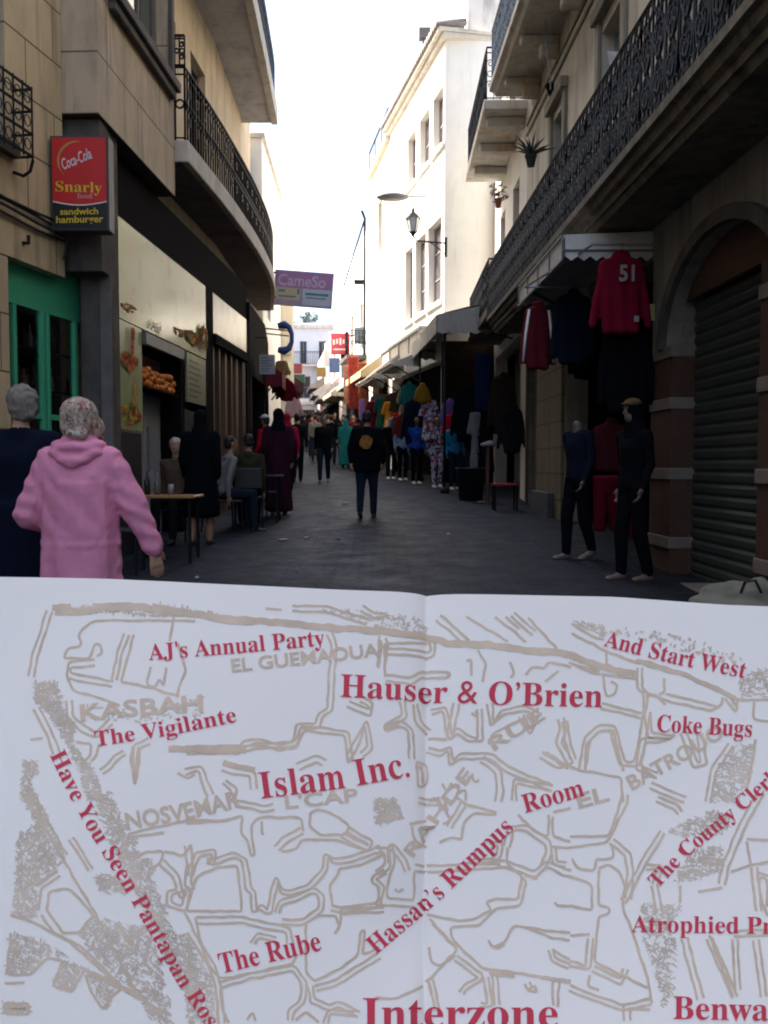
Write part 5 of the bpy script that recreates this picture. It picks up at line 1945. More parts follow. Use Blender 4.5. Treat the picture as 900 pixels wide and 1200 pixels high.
q.build('lamp_head', mat('lamp_grey', (0.10, 0.10, 0.115), 0.4, 0.1, 4, 0), t, smooth=True)
q = MB()
q.tube([a_ + Vector((0.3, 0, 0.02)), b_], 0.03, 6)
q.build('arm', STEEL, t)

# small things on the right facade
t = thing('spiky_plant', 'spiky plant in a pot hung at the long iron balcony', 'plant', at(622, 190, 15.2))
c = at(622, 188, 15.2)
q = MB()
rs = random.Random(4)
for k in range(16):
    a = 2 * math.pi * k / 16 + rs.uniform(-0.2, 0.2)
    L_ = rs.uniform(0.3, 0.5)
    e = rs.uniform(0.1, 1.1)
    d = Vector((math.cos(a) * math.cos(e), math.sin(a) * math.cos(e), math.sin(e)))
    q.tube([c + Vector((0, 0, 0.1)), c + Vector((0, 0, 0.1)) + d * L_ * 0.6, c + Vector((0, 0, 0.07)) + d * L_], [0.022, 0.016, 0.003], 5)
q.build('leaves', mat('dark_leaf', (0.03, 0.045, 0.03), 0.6, 0.3, 8, 0), t)
q = MB()
q.lathe(c + Vector((0, 0, -0.15)), [(0.06, 0.05), (0.09, 0.2), (0.1, 0.2), (0.1, 0.24), (0.08, 0.24)], 12)
q.build('pot', mat('terracotta_dark', (0.03, 0.03, 0.03), 0.8, 0.2, 6, 0.2), t)
t = thing('wall_flood_lamp', 'long dark flood lamp pointing down from the wall above the long balcony', 'lamp', at(652, 112, 15.6))
c = at(652, 112, 15.6)
q = MB()
q.tube([at(646, 98, 15.6), at(657, 134, 15.6)], [0.11, 0.05], 8)
q.build('lamp_head', DARKW, t)
q = MB()
q.tube([c, at(661, 110, 15.5)], 0.02, 6)
q.tube([at(661, 106, 15.5), at(661, 116, 15.5)], 0.03, 6)
q.build('bracket', IRON, t)
for i, pts in enumerate(([(640, 0), (639, 40), (642, 70), (645, 90), (645, 105)], [(655, 175), (660, 200), (664, 225), (660, 260)])):
    q = MB()
    q.tube([at(x, y, 14.6 - i * 0.5) for x, y in pts], 0.012, 5)
    tag(q.build('loose_cable', mat('pale_cable', (0.35, 0.34, 0.33), 0.6), None), ('pale loose cable dangling from the upper stained balcony' if i == 0 else 'pale cable end hanging down inside the long iron railing'), 'cable')
q = MB()
base = at(711, 60, 10.6)
pts = []
for i in range(12):
    q.v += [tuple(base + Vector((0.05 * math.sin(i * 0.7), 0.03 * i % 0.05, -i * 0.09))), tuple(base + Vector((0.10 + 0.05 * math.sin(i * 0.9 + 1), 0.02, -i * 0.09)))]
for i in range(11):
    q.f.append((2 * i, 2 * i + 2, 2 * i + 3, 2 * i + 1))
    q.m.append(0)
ob = q.build('cloth_rag', mat('rag_white', (0.55, 0.54, 0.55), 0.9), None)
so = ob.modifiers.new('thickness', 'SOLIDIFY')
so.thickness = 0.006
tag(ob, 'white rag hung behind the ornate iron balcony railing', 'rag')
t = thing('flower_pots', 'reddish plant in a hanging pot under the damp stained balcony corner', 'plant', at(583, 228, 19))
c = at(584, 232, 19)
q = MB()
leafy(q, tuple(c + Vector((0, 0, 0.1))), (0.22, 0.2, 0.22), 220, 0.05, rs)
q.build('foliage', mat('reddish_leaf', (0.22, 0.10, 0.06), 0.7, 0.4, 3, 0), t, recalc=False)
q = MB()
q.lathe(c + Vector((0, 0, -0.25)), [(0.05, 0.05), (0.07, 0.2), (0.08, 0.24)], 10)
q.build('pot', mat('terracotta', (0.25, 0.10, 0.05), 0.8), t)
# white sheet of packing lying by the door, lower right
t = thing('canvas_bundle', 'crumpled pale canvas bundle with a black strap lying beside the roller door', 'bundle', (3.0, 7.35, gz(7.3)))
bundle = [(0, [((2.78, 7.75, 0.30), (0.07, 0.16, 0.07)), ((3.0, 7.25, 0.34), (0.16, 0.16, 0.13)), ((3.1, 6.95, 0.42), (0.12, 0.12, 0.16))]),
          (0, [((2.7, 7.7, 0.24), (0.10, 0.18, 0.05)), ((2.9, 7.1, 0.26), (0.2, 0.2, 0.06))])]
bd = skin('canvas', bundle, [mat('bundle_canvas', (0.20, 0.205, 0.18), 0.8, 0.15, 6, 0.2)], 0.02, 2, t, lambda c_, n_: 0.02 * mnoise.noise((c_[0] * 9, c_[1] * 5, c_[2] * 14)))
bd.data.transform(Matrix.Translation(-t.location))
q = MB()
q.tube([(2.80, 7.1, 0.40), (2.79, 7.0, 0.50), (2.84, 6.93, 0.52), (2.9, 6.96, 0.42)], 0.012, 6)
q.build('strap', CABLE, t)

# ------------------------------------------------------------------ clothes hung round the near right shop
red = cloth('crimson', (0.165, 0.006, 0.024))
black = cloth('black', (0.005, 0.0055, 0.008))
navy = cloth('navy', (0.007, 0.010, 0.022))
maroon = cloth('maroon', (0.10, 0.012, 0.018))
greyc = cloth('grey', (0.16, 0.16, 0.17))
whitec = cloth('white', (0.68, 0.68, 0.68))
p = at(728, 302, 9.7)
hd = garment('crimson hooded sweatshirt with white number 51 hung under the box awning', p.x, 9.7, p.z, 'hoodie', 0.52, 0.80, red, sleeve_out=0.07, voxel=0.014)
q = MB()
letter_on(q, '51', (-0.045, -0.105, -0.26), X_, Z_, 0.16, 0.16, bold=0.03, center=False)
q.build('number', mat('print_grey_white', (0.34, 0.30, 0.31), 0.8), hd, local=True, recalc=False)
q = MB()
q.box(0.12, 0.17, -0.095, -0.088, -0.68, -0.62)
q.build('patch', mat('patch_grey', (0.3, 0.3, 0.33), 0.8), hd, local=True)
p = at(735, 386, 9.9)
garment('black padded jacket hung directly under the crimson sweatshirt', p.x, 9.9, p.z, 'jacket', 0.58, 0.9, black, sleeve_out=0.05)
p = at(630, 360, 11.5)
garment('maroon track jacket with white sleeve stripes at the outer end of the box awning', p.x, 11.5, p.z, 'jacket', 0.36, 0.78, maroon, whitec, sleeve_out=0.05, face=0.25)
p = at(672, 345, 11.2)
garment('dark navy jacket between the maroon track jacket and the crimson sweatshirt', p.x, 11.2, p.z, 'jacket', 0.46, 0.85, navy, sleeve_out=0.05)
p = at(690, 372, 11.9)
garment('plain black jacket behind the crimson sweatshirt sleeve', p.x, 11.9, p.z, 'jacket', 0.46, 0.8, black, sleeve_out=0.05)
p = at(712, 557, 9.9)
garment('crimson tracksuit trousers hung low behind the black mannequin', p.x, 9.9, p.z, 'trousers', 0.34, 0.62, cloth('deepred', (0.085, 0.004, 0.012)))
p = at(735, 580, 10.05)
garment('dark red folded sports trousers next to the crimson tracksuit trousers', p.x + 0.02, 10.1, p.z, 'trousers', 0.3, 0.5, cloth('wine', (0.12, 0.01, 0.02)))
p = at(716, 497, 10.4)
garment('dark maroon sleeveless top hung above the crimson trousers', p.x, 10.4, p.z, 'shirt', 0.44, 0.55, cloth('darkmaroon', (0.06, 0.01, 0.015)), sleeve_out=0.02)
q = MB()
p = at(762, 366, 9.95)
q.box(p.x - 0.05, p.x + 0.05, 9.94, 9.955, p.z - 0.09, p.z + 0.09)
ob = q.build('price_tag', mat('tag_yellow', (0.6, 0.55, 0.25), 0.7), None, bevel=0.01)
tag(ob, 'pale yellow price tag hung right of the crimson sweatshirt', 'price tag')
t = thing('garment_rail', 'iron rail under the box awning carrying the hung clothes', 'rail', (2.6, 10.5, 3.4))
q = MB()
q.tube([(2.9, 9.72, 3.72), (2.2, 9.72, 3.72)], 0.014, 6)
q.tube([(2.9, 11.4, 3.6), (1.75, 11.4, 3.6)], 0.014, 6)
q.tube([(2.2, 9.72, 3.72), (1.75, 11.4, 3.6)], 0.014, 6)
q.build('rail', STEEL, t)
t = thing('lit_phone_screen', 'small bright glowing screen in the dark clothes shop', 'screen', at(718, 500, 11.6))
p = at(718.5, 500, 11.6)
q = MB()
q.box(p.x - 0.045, p.x + 0.04, 11.61, 11.63, p.z - 0.075, p.z + 0.075)
q.build('case', BLACK, t)
q = MB()
q.box(p.x - 0.035, p.x - 0.005, 11.60, 11.607, p.z - 0.06, p.z + 0.06)
q.box(p.x + 0.0, p.x + 0.03, 11.60, 11.607, p.z - 0.06, p.z + 0.06)
q.build('screen', mat_emit('screen_glow', (0.75, 0.85, 1.0), 0.6), t)

SKIN = mat('skin_tan', (0.36, 0.19, 0.12), 0.55, 0.08, 12, 0.05)
SKINL = mat('skin_light', (0.50, 0.29, 0.20), 0.55, 0.08, 12, 0.05)
MANN = mat('mannequin_plastic', (0.14, 0.105, 0.08), 0.5, 0.06, 5, 0.0)
HAIRD = mat('hair_dark', (0.015, 0.012, 0.010), 0.6, 0.3, 40, 0.2, stretch=(1, 1, 0.2))
HAIRG = mat('hair_grey', (0.22, 0.20, 0.18), 0.8, 0.35, 70, 0.5, stretch=(1, 1, 0.35))
jean = cloth('jeans', (0.014, 0.020, 0.034), 0.35)
darkc = cloth('charcoal', (0.010, 0.011, 0.013))
# mannequins outside the shop
person('headless mannequin in navy zip top and black trousers by the ochre pier', 2.20, 10.35, R(118), 1.74, navy, black, None, MANN, head=False, hair=None, stride=0.07, name='mannequin', cat='mannequin', feet_bare=True, voxel=0.013)
person('all black dressed mannequin standing in front of the brick pilaster', 2.45, 8.95, R(115), 1.76, black, black, None, MANN, hair=None, hatm=cloth('capochre', (0.10, 0.07, 0.03)), stride=0.05, name='mannequin', cat='mannequin', feet_bare=True, voxel=0.013, scarf=black)

# ------------------------------------------------------------------ people
# the woman in pink, close on the left
WOM = thing('person', 'person in pink hooded robe and flowered headscarf walking away on the left', 'person', (-1.735, 5.2, gz(5.2)))
PINK = mat('pink_fleece', (0.80, 0.31, 0.47), 0.95, 0.10, 10, 0.2, spec=0.1, bscale=160)
SCARF = mat_speckle('flowered_scarf', (0.42, 0.33, 0.26), [((0.30, 0.11, 0.11), 27, 0.56), ((0.58, 0.52, 0.46), 34, 0.55), ((0.16, 0.12, 0.12), 42, 0.60)])
gzw = 0.0
body_parts = [(0, [((0, 0, 1.40), 0.06), ((0, 0.03, 1.50), 0.055)]), (0, [((0, 0.04, 1.58), (0.07, 0.085, 0.10)), ((0, 0.07, 1.53), (0.05, 0.05, 0.05))]),
              (1, [((0, 0, 0.95), (0.15, 0.12, 0.1)), ((0, 0, 1.3), (0.15, 0.11, 0.1))]),
              (0, [((0.18, 0, 1.33), 0.05), ((0.30, 0.02, 1.05), 0.042)]), (0, [((0.30, 0.02, 1.05), 0.042), ((0.405, 0.03, 0.82), 0.027)]),
              (0, [((-0.18, 0, 1.33), 0.05), ((-0.31, 0.0, 1.03), 0.042)]), (0, [((-0.31, 0.0, 1.03), 0.042), ((-0.20, 0.20, 0.93), 0.027)])]
for sg in (1, -1):
    st = 0.14 * sg
    body_parts += [(1, [((sg * 0.09, 0, 0.9), 0.085), ((sg * 0.10, st * 0.5 + 0.02, 0.48), 0.055)]), (1, [((sg * 0.10, st * 0.5 + 0.02, 0.48), 0.055), ((sg * 0.10, st, 0.10), 0.042)]),
                   (2, [((sg * 0.10, st - 0.03, 0.05), 0.042), ((sg * 0.10, st + 0.14, 0.035), (0.042, 0.05, 0.03))])]
body_parts += hand_parts((0.408, 0.03, 0.815), (0.16, 0.05, -1), 1, 0, 1.06, 0.24, (-0.5, 0.85, 0))
body_parts += hand_parts((-0.20, 0.20, 0.93), (0.5, 0.8, -0.1), -1, 0, 1.0, 0.5, (0.6, -0.2, -0.4))
skin('body', body_parts, [SKINL, darkc, MATS_SHOE], 0.0065, 3, WOM)
rb = [(0, [((0, 0.0, 1.36), (0.15, 0.10, 0.07)), ((-0.165, 0, 1.33), 0.075), ((0.165, 0, 1.33), 0.075), ((0, -0.02, 1.16), (0.215, 0.155, 0.12))]),
      (0, [((0, -0.02, 1.18), (0.215, 0.155, 0.10)), ((0, 0, 0.98), (0.225, 0.165, 0.12)), ((0, -0.01, 0.80), (0.235, 0.18, 0.12))]),
      (0, [((0, -0.01, 0.82), (0.235, 0.18, 0.10)), ((0, 0, 0.14), (0.25, 0.21, 0.04))])]
for sg, el, wr in ((1, (0.305, 0.0, 1.06), (0.40, 0.03, 0.845)), (-1, (-0.295, -0.01, 1.02), (-0.205, 0.17, 0.935))):
    rb += [(0, [((sg * 0.165, 0, 1.325), 0.088), (el, 0.088)]), (0, [(el, 0.086), (wr, 0.058)])]
    wv = (Vector(wr) - Vector(el)).normalized()
    rb += [(0, [(tuple(Vector(wr) - wv * 0.03), 0.062), (tuple(Vector(wr) + wv * 0.012), 0.062)])]


def pink_fold(c, n_):
    x, y, z = c
    d = 0.0
    k = max(0.0, min(1.0, (0.95 - z) / 0.5))
    a = math.atan2(y, x)
    d += 0.016 * k * math.sin(a * 7 + 2.2 * z)
    if abs(x) < 0.24 and z > 0.8:                   # drag lines running down across the back
        u = x * 0.75 + z * 0.66
        m_ = max(0, 1 - abs(z - 1.08) / 0.28)
        d += 0.0045 * m_ * math.sin(u * 50 + 3 * mnoise.noise((x * 5, z * 5, 1)))
        d += 0.003 * max(0, 1 - abs(z - 0.86) / 0.06) * math.sin(z * 90)
    if abs(x) > 0.22:
        v_ = z * 60 + x * 25
        d += 0.0045 * math.sin(v_ + 3 * mnoise.noise((x * 6, y * 6, z * 6)))
    q_ = mnoise.noise((x * 4 + z * 3, y * 4, z * 4 - x * 3))
    d -= 0.0025 * math.exp(-(q_ / 0.06) ** 2) * (1 if z > 0.75 else 0.5)
    q_ = mnoise.noise((x * 7 - z * 4 + 9, y * 5, z * 6 + x * 3))
    d -= 0.002 * math.exp(-(q_ / 0.07) ** 2)
    d += 0.006 * mnoise.noise((x * 8, y * 8, z * 5)) + 0.0012 * mnoise.noise((x * 24, y * 24, z * 18))
    return d


skin('robe', rb, [PINK], 0.011, 4, WOM, pink_fold)
hoodp = [(0, [((-0.10, -0.01, 1.405), (0.06, 0.09, 0.04)), ((0.10, -0.01, 1.405), (0.06, 0.09, 0.04)), ((0, -0.10, 1.40), (0.08, 0.05, 0.04))]),
         (0, [((-0.11, -0.05, 1.37), (0.05, 0.06, 0.035)), ((0.11, -0.05, 1.37), (0.05, 0.06, 0.035)), ((0.0, -0.135, 1.315), (0.06, 0.035, 0.035))]),
         (0, [((0, 0, 1.43), (0.105, 0.09, 0.035)), ((0, 0, 1.465), (0.095, 0.085, 0.02))])]
skin('hood', hoodp, [PINK], 0.010, 3, WOM, lambda c_, n_: 0.003 * math.sin(c_[2] * 90 + abs(c_[0]) * 30))
scp = [(0, [((0, 0.0, 1.595), (0.108, 0.118, 0.095)), ((0.0, 0.01, 1.54), (0.115, 0.118, 0.09))]), (0, [((0.0, 0.0, 1.54), (0.112, 0.112, 0.07)), ((0.0, 0.0, 1.45), (0.085, 0.085, 0.05))]),
       (0, [((0.085, 0.05, 1.50), (0.045, 0.06, 0.08)), ((0.075, 0.08, 1.43), (0.03, 0.04, 0.05))]), (0, [((0.0, -0.10, 1.475), (0.05, 0.025, 0.02)), ((0.05, -0.09, 1.47), (0.03, 0.03, 0.03))])]
skin('headscarf', scp, [SCARF], 0.010, 3, WOM, lambda c_, n_: 0.004 * mnoise.noise((c_[0] * 30, c_[1] * 30, c_[2] * 12)))

person('grey haired person in a dark navy jacket at the left edge', -2.27, 5.7, R(8), 1.76, navy, darkc, None, SKINL, HAIRG, 'bushy', fat=1.3, voxel=0.013, stride=0.08, headturn=0.5, coat=0.42)
person('person in a long black coat standing at the cafe table with bare calves', -2.33, 11.6, R(-8), 1.70, black, SKIN, None, SKIN, HAIRD, stride=0.03, robe=(black, 0.36, 0.25), scarf=black, fat=1.1)
person('person in a dark purple full length robe walking beside the cafe chairs', -1.78, 15.4, R(5), 1.78, black, black, None, SKIN, HAIRD, stride=0.05, robe=(cloth('aubergine', (0.035, 0.010, 0.022)), 0.06, 0.24), scarf=black)
person('person in black jacket with orange emblem on the back and dark jeans', -0.28, 14.9, R(-4), 1.74, black, jean, None, SKIN, HAIRD, stride=0.10, coat=0.14, fat=1.3, arms={1: ((0.265, -0.06, -0.28), (0.265, 0.06, -0.52)), -1: ((0.27, 0.0, -0.28), (0.26, -0.05, -0.52))})
em = MB()
lo = [o_ for o_ in COL.objects if o_.type == 'EMPTY' and o_.get('label', '').startswith('person in black jacket with orange')][0]
em_pts = [(0.105 * math.cos(k_ * 0.5236) * (1 + 0.12 * math.sin(k_ * 2.1)), 1.235 + 0.115 * math.sin(k_ * 0.5236)) for k_ in range(12)]
em.prism([(x, -0.176, z) for x, z in em_pts], (0, 0.05, 0))
em.build('emblem', mat('emblem_orange', (0.30, 0.125, 0.018), 0.8, 0.6, 22, 0), lo, local=True)
person('person in dark jacket and faded jeans striding towards the viewer mid street', -1.58, 24.0, R(182), 1.73, darkc, jean, cloth('shoegrey', (0.2, 0.2, 0.2)), SKIN, HAIRD, stride=0.24, fat=1.1, headturn=0.2)
person('person in a long teal hooded robe seen from behind', -1.30, 31.0, R(5), 1.68, cloth('teal', (0.012, 0.13, 0.14)), darkc, None, SKIN, HAIRD, stride=0.05, robe=(cloth('teal', (0.012, 0.13, 0.14)), 0.12, 0.27), scarf=cloth('teal', (0.012, 0.13, 0.14)), voxel=0.02)
person('person in a bright red jacket and white cap facing the cafe', -2.35, 18.2, R(60), 1.70, cloth('scarlet', (0.45, 0.012, 0.03)), darkc, None, SKIN, HAIRD, hatm=whitec, voxel=0.018)
person('person in a red hooded top walking behind the purple robe', -2.15, 20.3, R(20), 1.76, cloth('rose', (0.40, 0.015, 0.05)), darkc, None, SKIN, HAIRD, hood=cloth('rose', (0.40, 0.015, 0.05)), voxel=0.018)
person('tall person in dark jacket walking away right of the red top', -2.30, 24.2, R(10), 1.80, darkc, navy, None, SKIN, HAIRD, stride=0.2, voxel=0.018)
# cafe sitters
person('white haired person in a brown waistcoat sitting behind the cafe table', -2.72, 11.95, R(170), 1.68, cloth('brownvest', (0.13, 0.085, 0.06)), darkc, None, SKINL, mat('hair_white', (0.42, 0.40, 0.37), 0.8, 0.2, 60, 0.3), seat=0.46, headturn=0.3)
person('seated person in a pale grey top leaning over a cafe chair', -2.28, 12.9, R(-60), 1.70, cloth('dimwhite', (0.22, 0.22, 0.22)), jean, None, SKIN, HAIRD, seat=0.46, lean=0.10)
person('seated person in an olive jacket with back to the viewer', -2.02, 13.6, R(8), 1.74, cloth('olive', (0.035, 0.032, 0.02)), darkc, None, SKIN, HAIRD, seat=0.46)


def cafe_chair(label, x, y, rot):
    t = thing('cafe_chair', label, 'chair', (x, y, gz(y)), 'cafe chairs on the left')
    t.rotation_euler = (0, 0, rot)
    m1 = mat('chair_black', (0.02, 0.02, 0.022), 0.5, 0.2, 6, 0.05)
    q = MB()
    q.box(-0.21, 0.21, -0.2, 0.22, 0.43, 0.46)
    q.build('seat', m1, t, bevel=0.01, local=True)
    q = MB()
    q.box(-0.2, 0.2, -0.235, -0.215, 0.58, 0.88)
    q.build('backrest', m1, t, bevel=0.008, local=True)
    for sx, sy_ in ((-1, -1), (1, -1), (-1, 1), (1, 1)):
        q = MB()
        if sy_ < 0:
            q.tube([(sx * 0.2, -0.26, 0), (sx * 0.2, -0.2, 0.45), (sx * 0.2, -0.235, 0.88)], 0.013, 6)
        else:
            q.tube([(sx * 0.2, 0.22, 0), (sx * 0.19, 0.2, 0.43)], 0.013, 6)
        q.build('leg', IRON, t, local=True)
    return t


cafe_chair('black cafe chair under the person in the brown waistcoat', -2.72, 11.95, R(170))
cafe_chair('black cafe chair under the person in the pale grey top', -2.28, 12.9, R(-60))
cafe_chair('black cafe chair under the person in the olive jacket', -2.02, 13.6, R(8))
cafe_chair('empty black cafe chair between the long coat and the purple robe', -1.95, 14.6, R(-20))
cafe_chair('empty black cafe chair near side of the wooden cafe table', -2.72, 9.35, R(5))


def cafe_table(label, x0, x1, y0, y1, m1):
    zt = gz((y0 + y1) / 2) + 0.74
    t = thing('cafe_table', label, 'table', ((x0 + x1) / 2, (y0 + y1) / 2, zt - 0.74))
    q = MB()
    q.box(x0, x1, y0, y1, zt - 0.03, zt)
    q.build('table_top', m1, t, bevel=0.006)
    for x in (x0 + 0.06, x1 - 0.06):
        for y in (y0 + 0.06, y1 - 0.06):
            q = MB()
            q.tube([(x, y, gz(y)), (x, y, zt - 0.03)], 0.018, 6)
            q.build('leg', IRON, t)
    return zt


zt = cafe_table('orange brown wooden cafe table beside the person in black', -2.80, -2.08, 9.95, 10.5, mat('table_wood', (0.36, 0.17, 0.06), 0.35, 0.2, 6, 0.0, stretch=(1, 6, 1)))
zt2 = cafe_table('small dark cafe table before the seated olive jacket', -2.2, -1.6, 14.05, 14.5, mat('table_dark', (0.05, 0.04, 0.035), 0.4))
for lab, x, y, h, col in (('dark glass bottle at the left end of the wooden table', -2.68, 10.3, 0.27, (0.02, 0.025, 0.02)), ('pale bottle standing second on the wooden table', -2.58, 10.35, 0.25, (0.12, 0.13, 0.13)), ('short drinking glass on the wooden table', -2.4, 10.25, 0.12, (0.2, 0.22, 0.22))):
    q = MB()
    r_ = 0.034
    prof = [(r_, 0), (r_, h * 0.55), (r_ * 0.4, h * 0.72), (r_ * 0.38, h)] if h > 0.2 else [(r_ * 0.8, 0), (r_, h)]
    q.lathe((x, y, zt), prof, 10)
    tag(q.build('bottle' if h > 0.2 else 'drinking_glass', mat('bottle_%d' % int(h * 100), col, 0.15, 0.1, 4, 0), None, smooth=True), lab, 'bottle' if h > 0.2 else 'glass')
rb_ = random.Random(8)
for lab, x, y, r_ in (('crumpled white paper scrap on the paving by the cafe table', -1.86, 9.0, 0.035), ('flattened pale wrapper lying mid street in front of the cafe', -1.35, 12.0, 0.06), ('thin pale receipt on the paving near the flattened wrapper', -1.05, 12.2, 0.05),
                      ('small white ticket on the paving ahead of the orange emblem jacket', -0.6, 12.1, 0.04), ('pale torn bag lying on the paving left of the orange emblem jacket', -0.75, 17.5, 0.09), ('crushed light cup lid on the paving near the right shops', 0.9, 12.6, 0.04)):
    ob = skin('paper_scrap', [(0, [((0, 0, 0.012), (r_, r_ * 0.6, 0.012)), ((r_ * 0.8, r_ * 0.3, 0.018), (r_ * 0.5, r_ * 0.4, 0.01))])], [mat('dirty_paper', (0.40, 0.40, 0.40), 0.8, 0.2, 20, 0.1)], 0.008, 1)
    ob.location = (x, y, gz(y))
    ob.rotation_euler = (0, 0, rb_.uniform(0, 6))
    tag(ob, lab, 'litter')

# ------------------------------------------------------------------ the crowd further up
rc = random.Random(21)
FAR = [(-1.0, 33.5, 0.1, navy, 'dark blue coat'), (-1.55, 34.5, 3.0, darkc, 'charcoal coat'), (-2.2, 36, 0.0, greyc, 'grey jacket'), (-2.9, 37, 3.1, black, 'black jacket'), (-1.6, 39, 0.2, cloth('brownc', (0.10, 0.06, 0.04)), 'brown jacket'),
       (-2.5, 41, 3.0, navy, 'navy jacket'), (-3.3, 43, 0.1, cloth('wine', (0.12, 0.01, 0.02)), 'wine red jacket'), (-2.4, 45, 3.1, darkc, 'dark anorak'), (-3.6, 47, 0.0, greyc, 'pale grey top'), (-4.3, 50, 3.0, black, 'black anorak'),
       (-3.3, 50.5, 0.1, cloth('brownc', (0.10, 0.06, 0.04)), 'brown coat'), (-4.6, 54, 0.0, navy, 'dark blue jacket'), (-5.3, 58, 3.0, darkc, 'dark jumper'), (-4.2, 57, 0.2, black, 'long black jacket'), (-2.95, 31.5, 0.3, darkc, 'dark grey jacket')]
for x, y, f, c, what in FAR:
    person('distant pedestrian in a %s in the crowd up the street' % what, x, y, f, rc.uniform(1.62, 1.8), c, jean if rc.random() < 0.5 else darkc, None, SKIN, HAIRD, stride=rc.uniform(0.05, 0.22), voxel=0.026, group='pedestrians up the street')

# ------------------------------------------------------------------ clothes shops along the right arcade
lightblue = cloth('lightblue', (0.22, 0.32, 0.42))
royal = cloth('royal', (0.02, 0.06, 0.30))
cyan = cloth('cyan', (0.03, 0.22, 0.38))
orange = cloth('orange', (0.50, 0.20, 0.02))
flor = mat_speckle('striped_print', (0.50, 0.48, 0.5), [((0.45, 0.03, 0.04), 11, 0.52), ((0.03, 0.06, 0.28), 13, 0.54), ((0.02, 0.02, 0.025), 16, 0.58)])
green = cloth('bottlegreen', (0.012, 0.07, 0.05))
for lab, px, py, d, H, tp, lg in (('mannequin in pale blue top and black trousers outside the arcade', 472, 553, 25.0, 1.72, lightblue, black), ('mannequin in royal blue top left of the print dresses', 488, 558, 23.5, 1.72, royal, black),
                                  ('mannequin in black top with light stripe nearest the orange emblem jacket', 458, 550, 25.6, 1.72, black, darkc), ('mannequin in cyan tracksuit at the near end of the print dresses', 533, 560, 21.5, 1.66, cyan, jean),
                                  ('mannequin in printed red white and blue outfit beside the cyan tracksuit', 512, 558, 22.2, 1.7, flor, flor)):
    p = at(px, py, d)
    person(lab, p.x, d, R(180 + 15), H, tp, lg, whitec, MANN, hair=None, stride=0.04, name='mannequin', cat='mannequin', voxel=0.02, group='mannequins outside the arcade')
HANG = [('white and blue printed dress hung highest under the grey awning', 503, 468, 22.0, 'dress', 0.5, 1.0, flor), ('violet shirt hung beside the printed dress', 528, 470, 22.2, 'shirt', 0.46, 0.75, cloth('violet', (0.16, 0.10, 0.32))),
        ('mustard top hung at the arcade post', 495, 452, 21.8, 'shirt', 0.24, 0.42, cloth('mustard', (0.20, 0.11, 0.012))), ('scarlet shirt over the cyan tracksuit', 533, 485, 21.8, 'shirt', 0.5, 0.5, cloth('scarlet', (0.45, 0.012, 0.03))),
        ('orange kaftan hung between dark coats near the white house', 456, 470, 26.5, 'dress', 0.44, 0.95, orange), ('red kaftan hung right of the orange one', 468, 482, 26.0, 'dress', 0.44, 1.0, cloth('scarlet', (0.45, 0.012, 0.03))),
        ('bottle green robe hung left of the orange kaftan', 447, 465, 27.0, 'dress', 0.5, 1.1, green), ('dark red robe hung above the orange emblem jacket', 437, 470, 28.0, 'dress', 0.6, 1.2, cloth('wine', (0.12, 0.01, 0.02))),
        ('navy coat hung under the awning by the arcade post', 484, 470, 23.5, 'jacket', 0.5, 1.1, navy), ('black coat hung at the shaded arcade front', 545, 455, 20.6, 'jacket', 0.5, 1.2, black),
        ('dark blue sheet of cloth hung at the near end of the grey awning', 566, 415, 19.5, 'rug', 0.36, 1.2, cloth('deepblue', (0.004, 0.010, 0.035))), ('dark brown coat hung in the shade by the wooden door', 590, 440, 18.6, 'jacket', 0.5, 1.2, cloth('darkbrown', (0.02, 0.013, 0.010))),
        ('pale grey long shirt hung at the arcade corner', 557, 482, 20.4, 'dress', 0.32, 1.3, greyc), ('black long dress hung next to the pale grey shirt', 572, 478, 19.6, 'dress', 0.4, 1.4, black), ('charcoal jacket hung beside the wooden door', 600, 478, 18.2, 'jacket', 0.44, 0.9, darkc),
        ('large red rug hung below the far dark balcony', 414, 418, 33.5, 'rug', 0.42, 1.9, cloth('rugred', (0.22, 0.035, 0.03), 0.5)), ('orange patterned rug hung beside the large red rug', 425, 425, 32.5, 'rug', 0.34, 1.9, cloth('rugorange', (0.17, 0.055, 0.03), 0.5)),
        ('cream and red rug hung farthest along the rug shop', 407, 428, 35.5, 'rug', 0.3, 1.5, cloth('rugcream', (0.26, 0.13, 0.10), 0.4)), ('purple cloth hung low among the rugs', 424, 468, 32, 'rug', 0.2, 0.7, cloth('violet', (0.16, 0.10, 0.32)))]
for lab, px, py, d, k, w_, h_, c_ in HANG:
    p = at(px, py, d)
    garment(lab, p.x, d, p.z, k, w_, h_, c_, group='clothes and rugs hung along the right arcade', voxel=0.03, face=R(rc.uniform(-15, 15)), cat={'dress': 'dress', 'rug': 'cloth'}.get(k, k))
for lab, px, py, d, k, w_, h_, c_ in (('brown striped kaftan hung below the telephone sign', 330, 422, 22.8, 'dress', 0.4, 0.9, cloth('ochre', (0.34, 0.20, 0.08))), ('scarlet shirt hung under the dark red canopy', 336, 446, 22.0, 'shirt', 0.36, 0.5, cloth('dullred', (0.13, 0.006, 0.012))), ('pale pink top hung at the left before the crowd', 344, 465, 26, 'shirt', 0.36, 0.6, cloth('palepink', (0.45, 0.3, 0.3)))):
    p = at(px, py, d)
    garment(lab, p.x, d, p.z, k, w_, h_, c_, group='clothes hung on the left past the cafe', voxel=0.03)
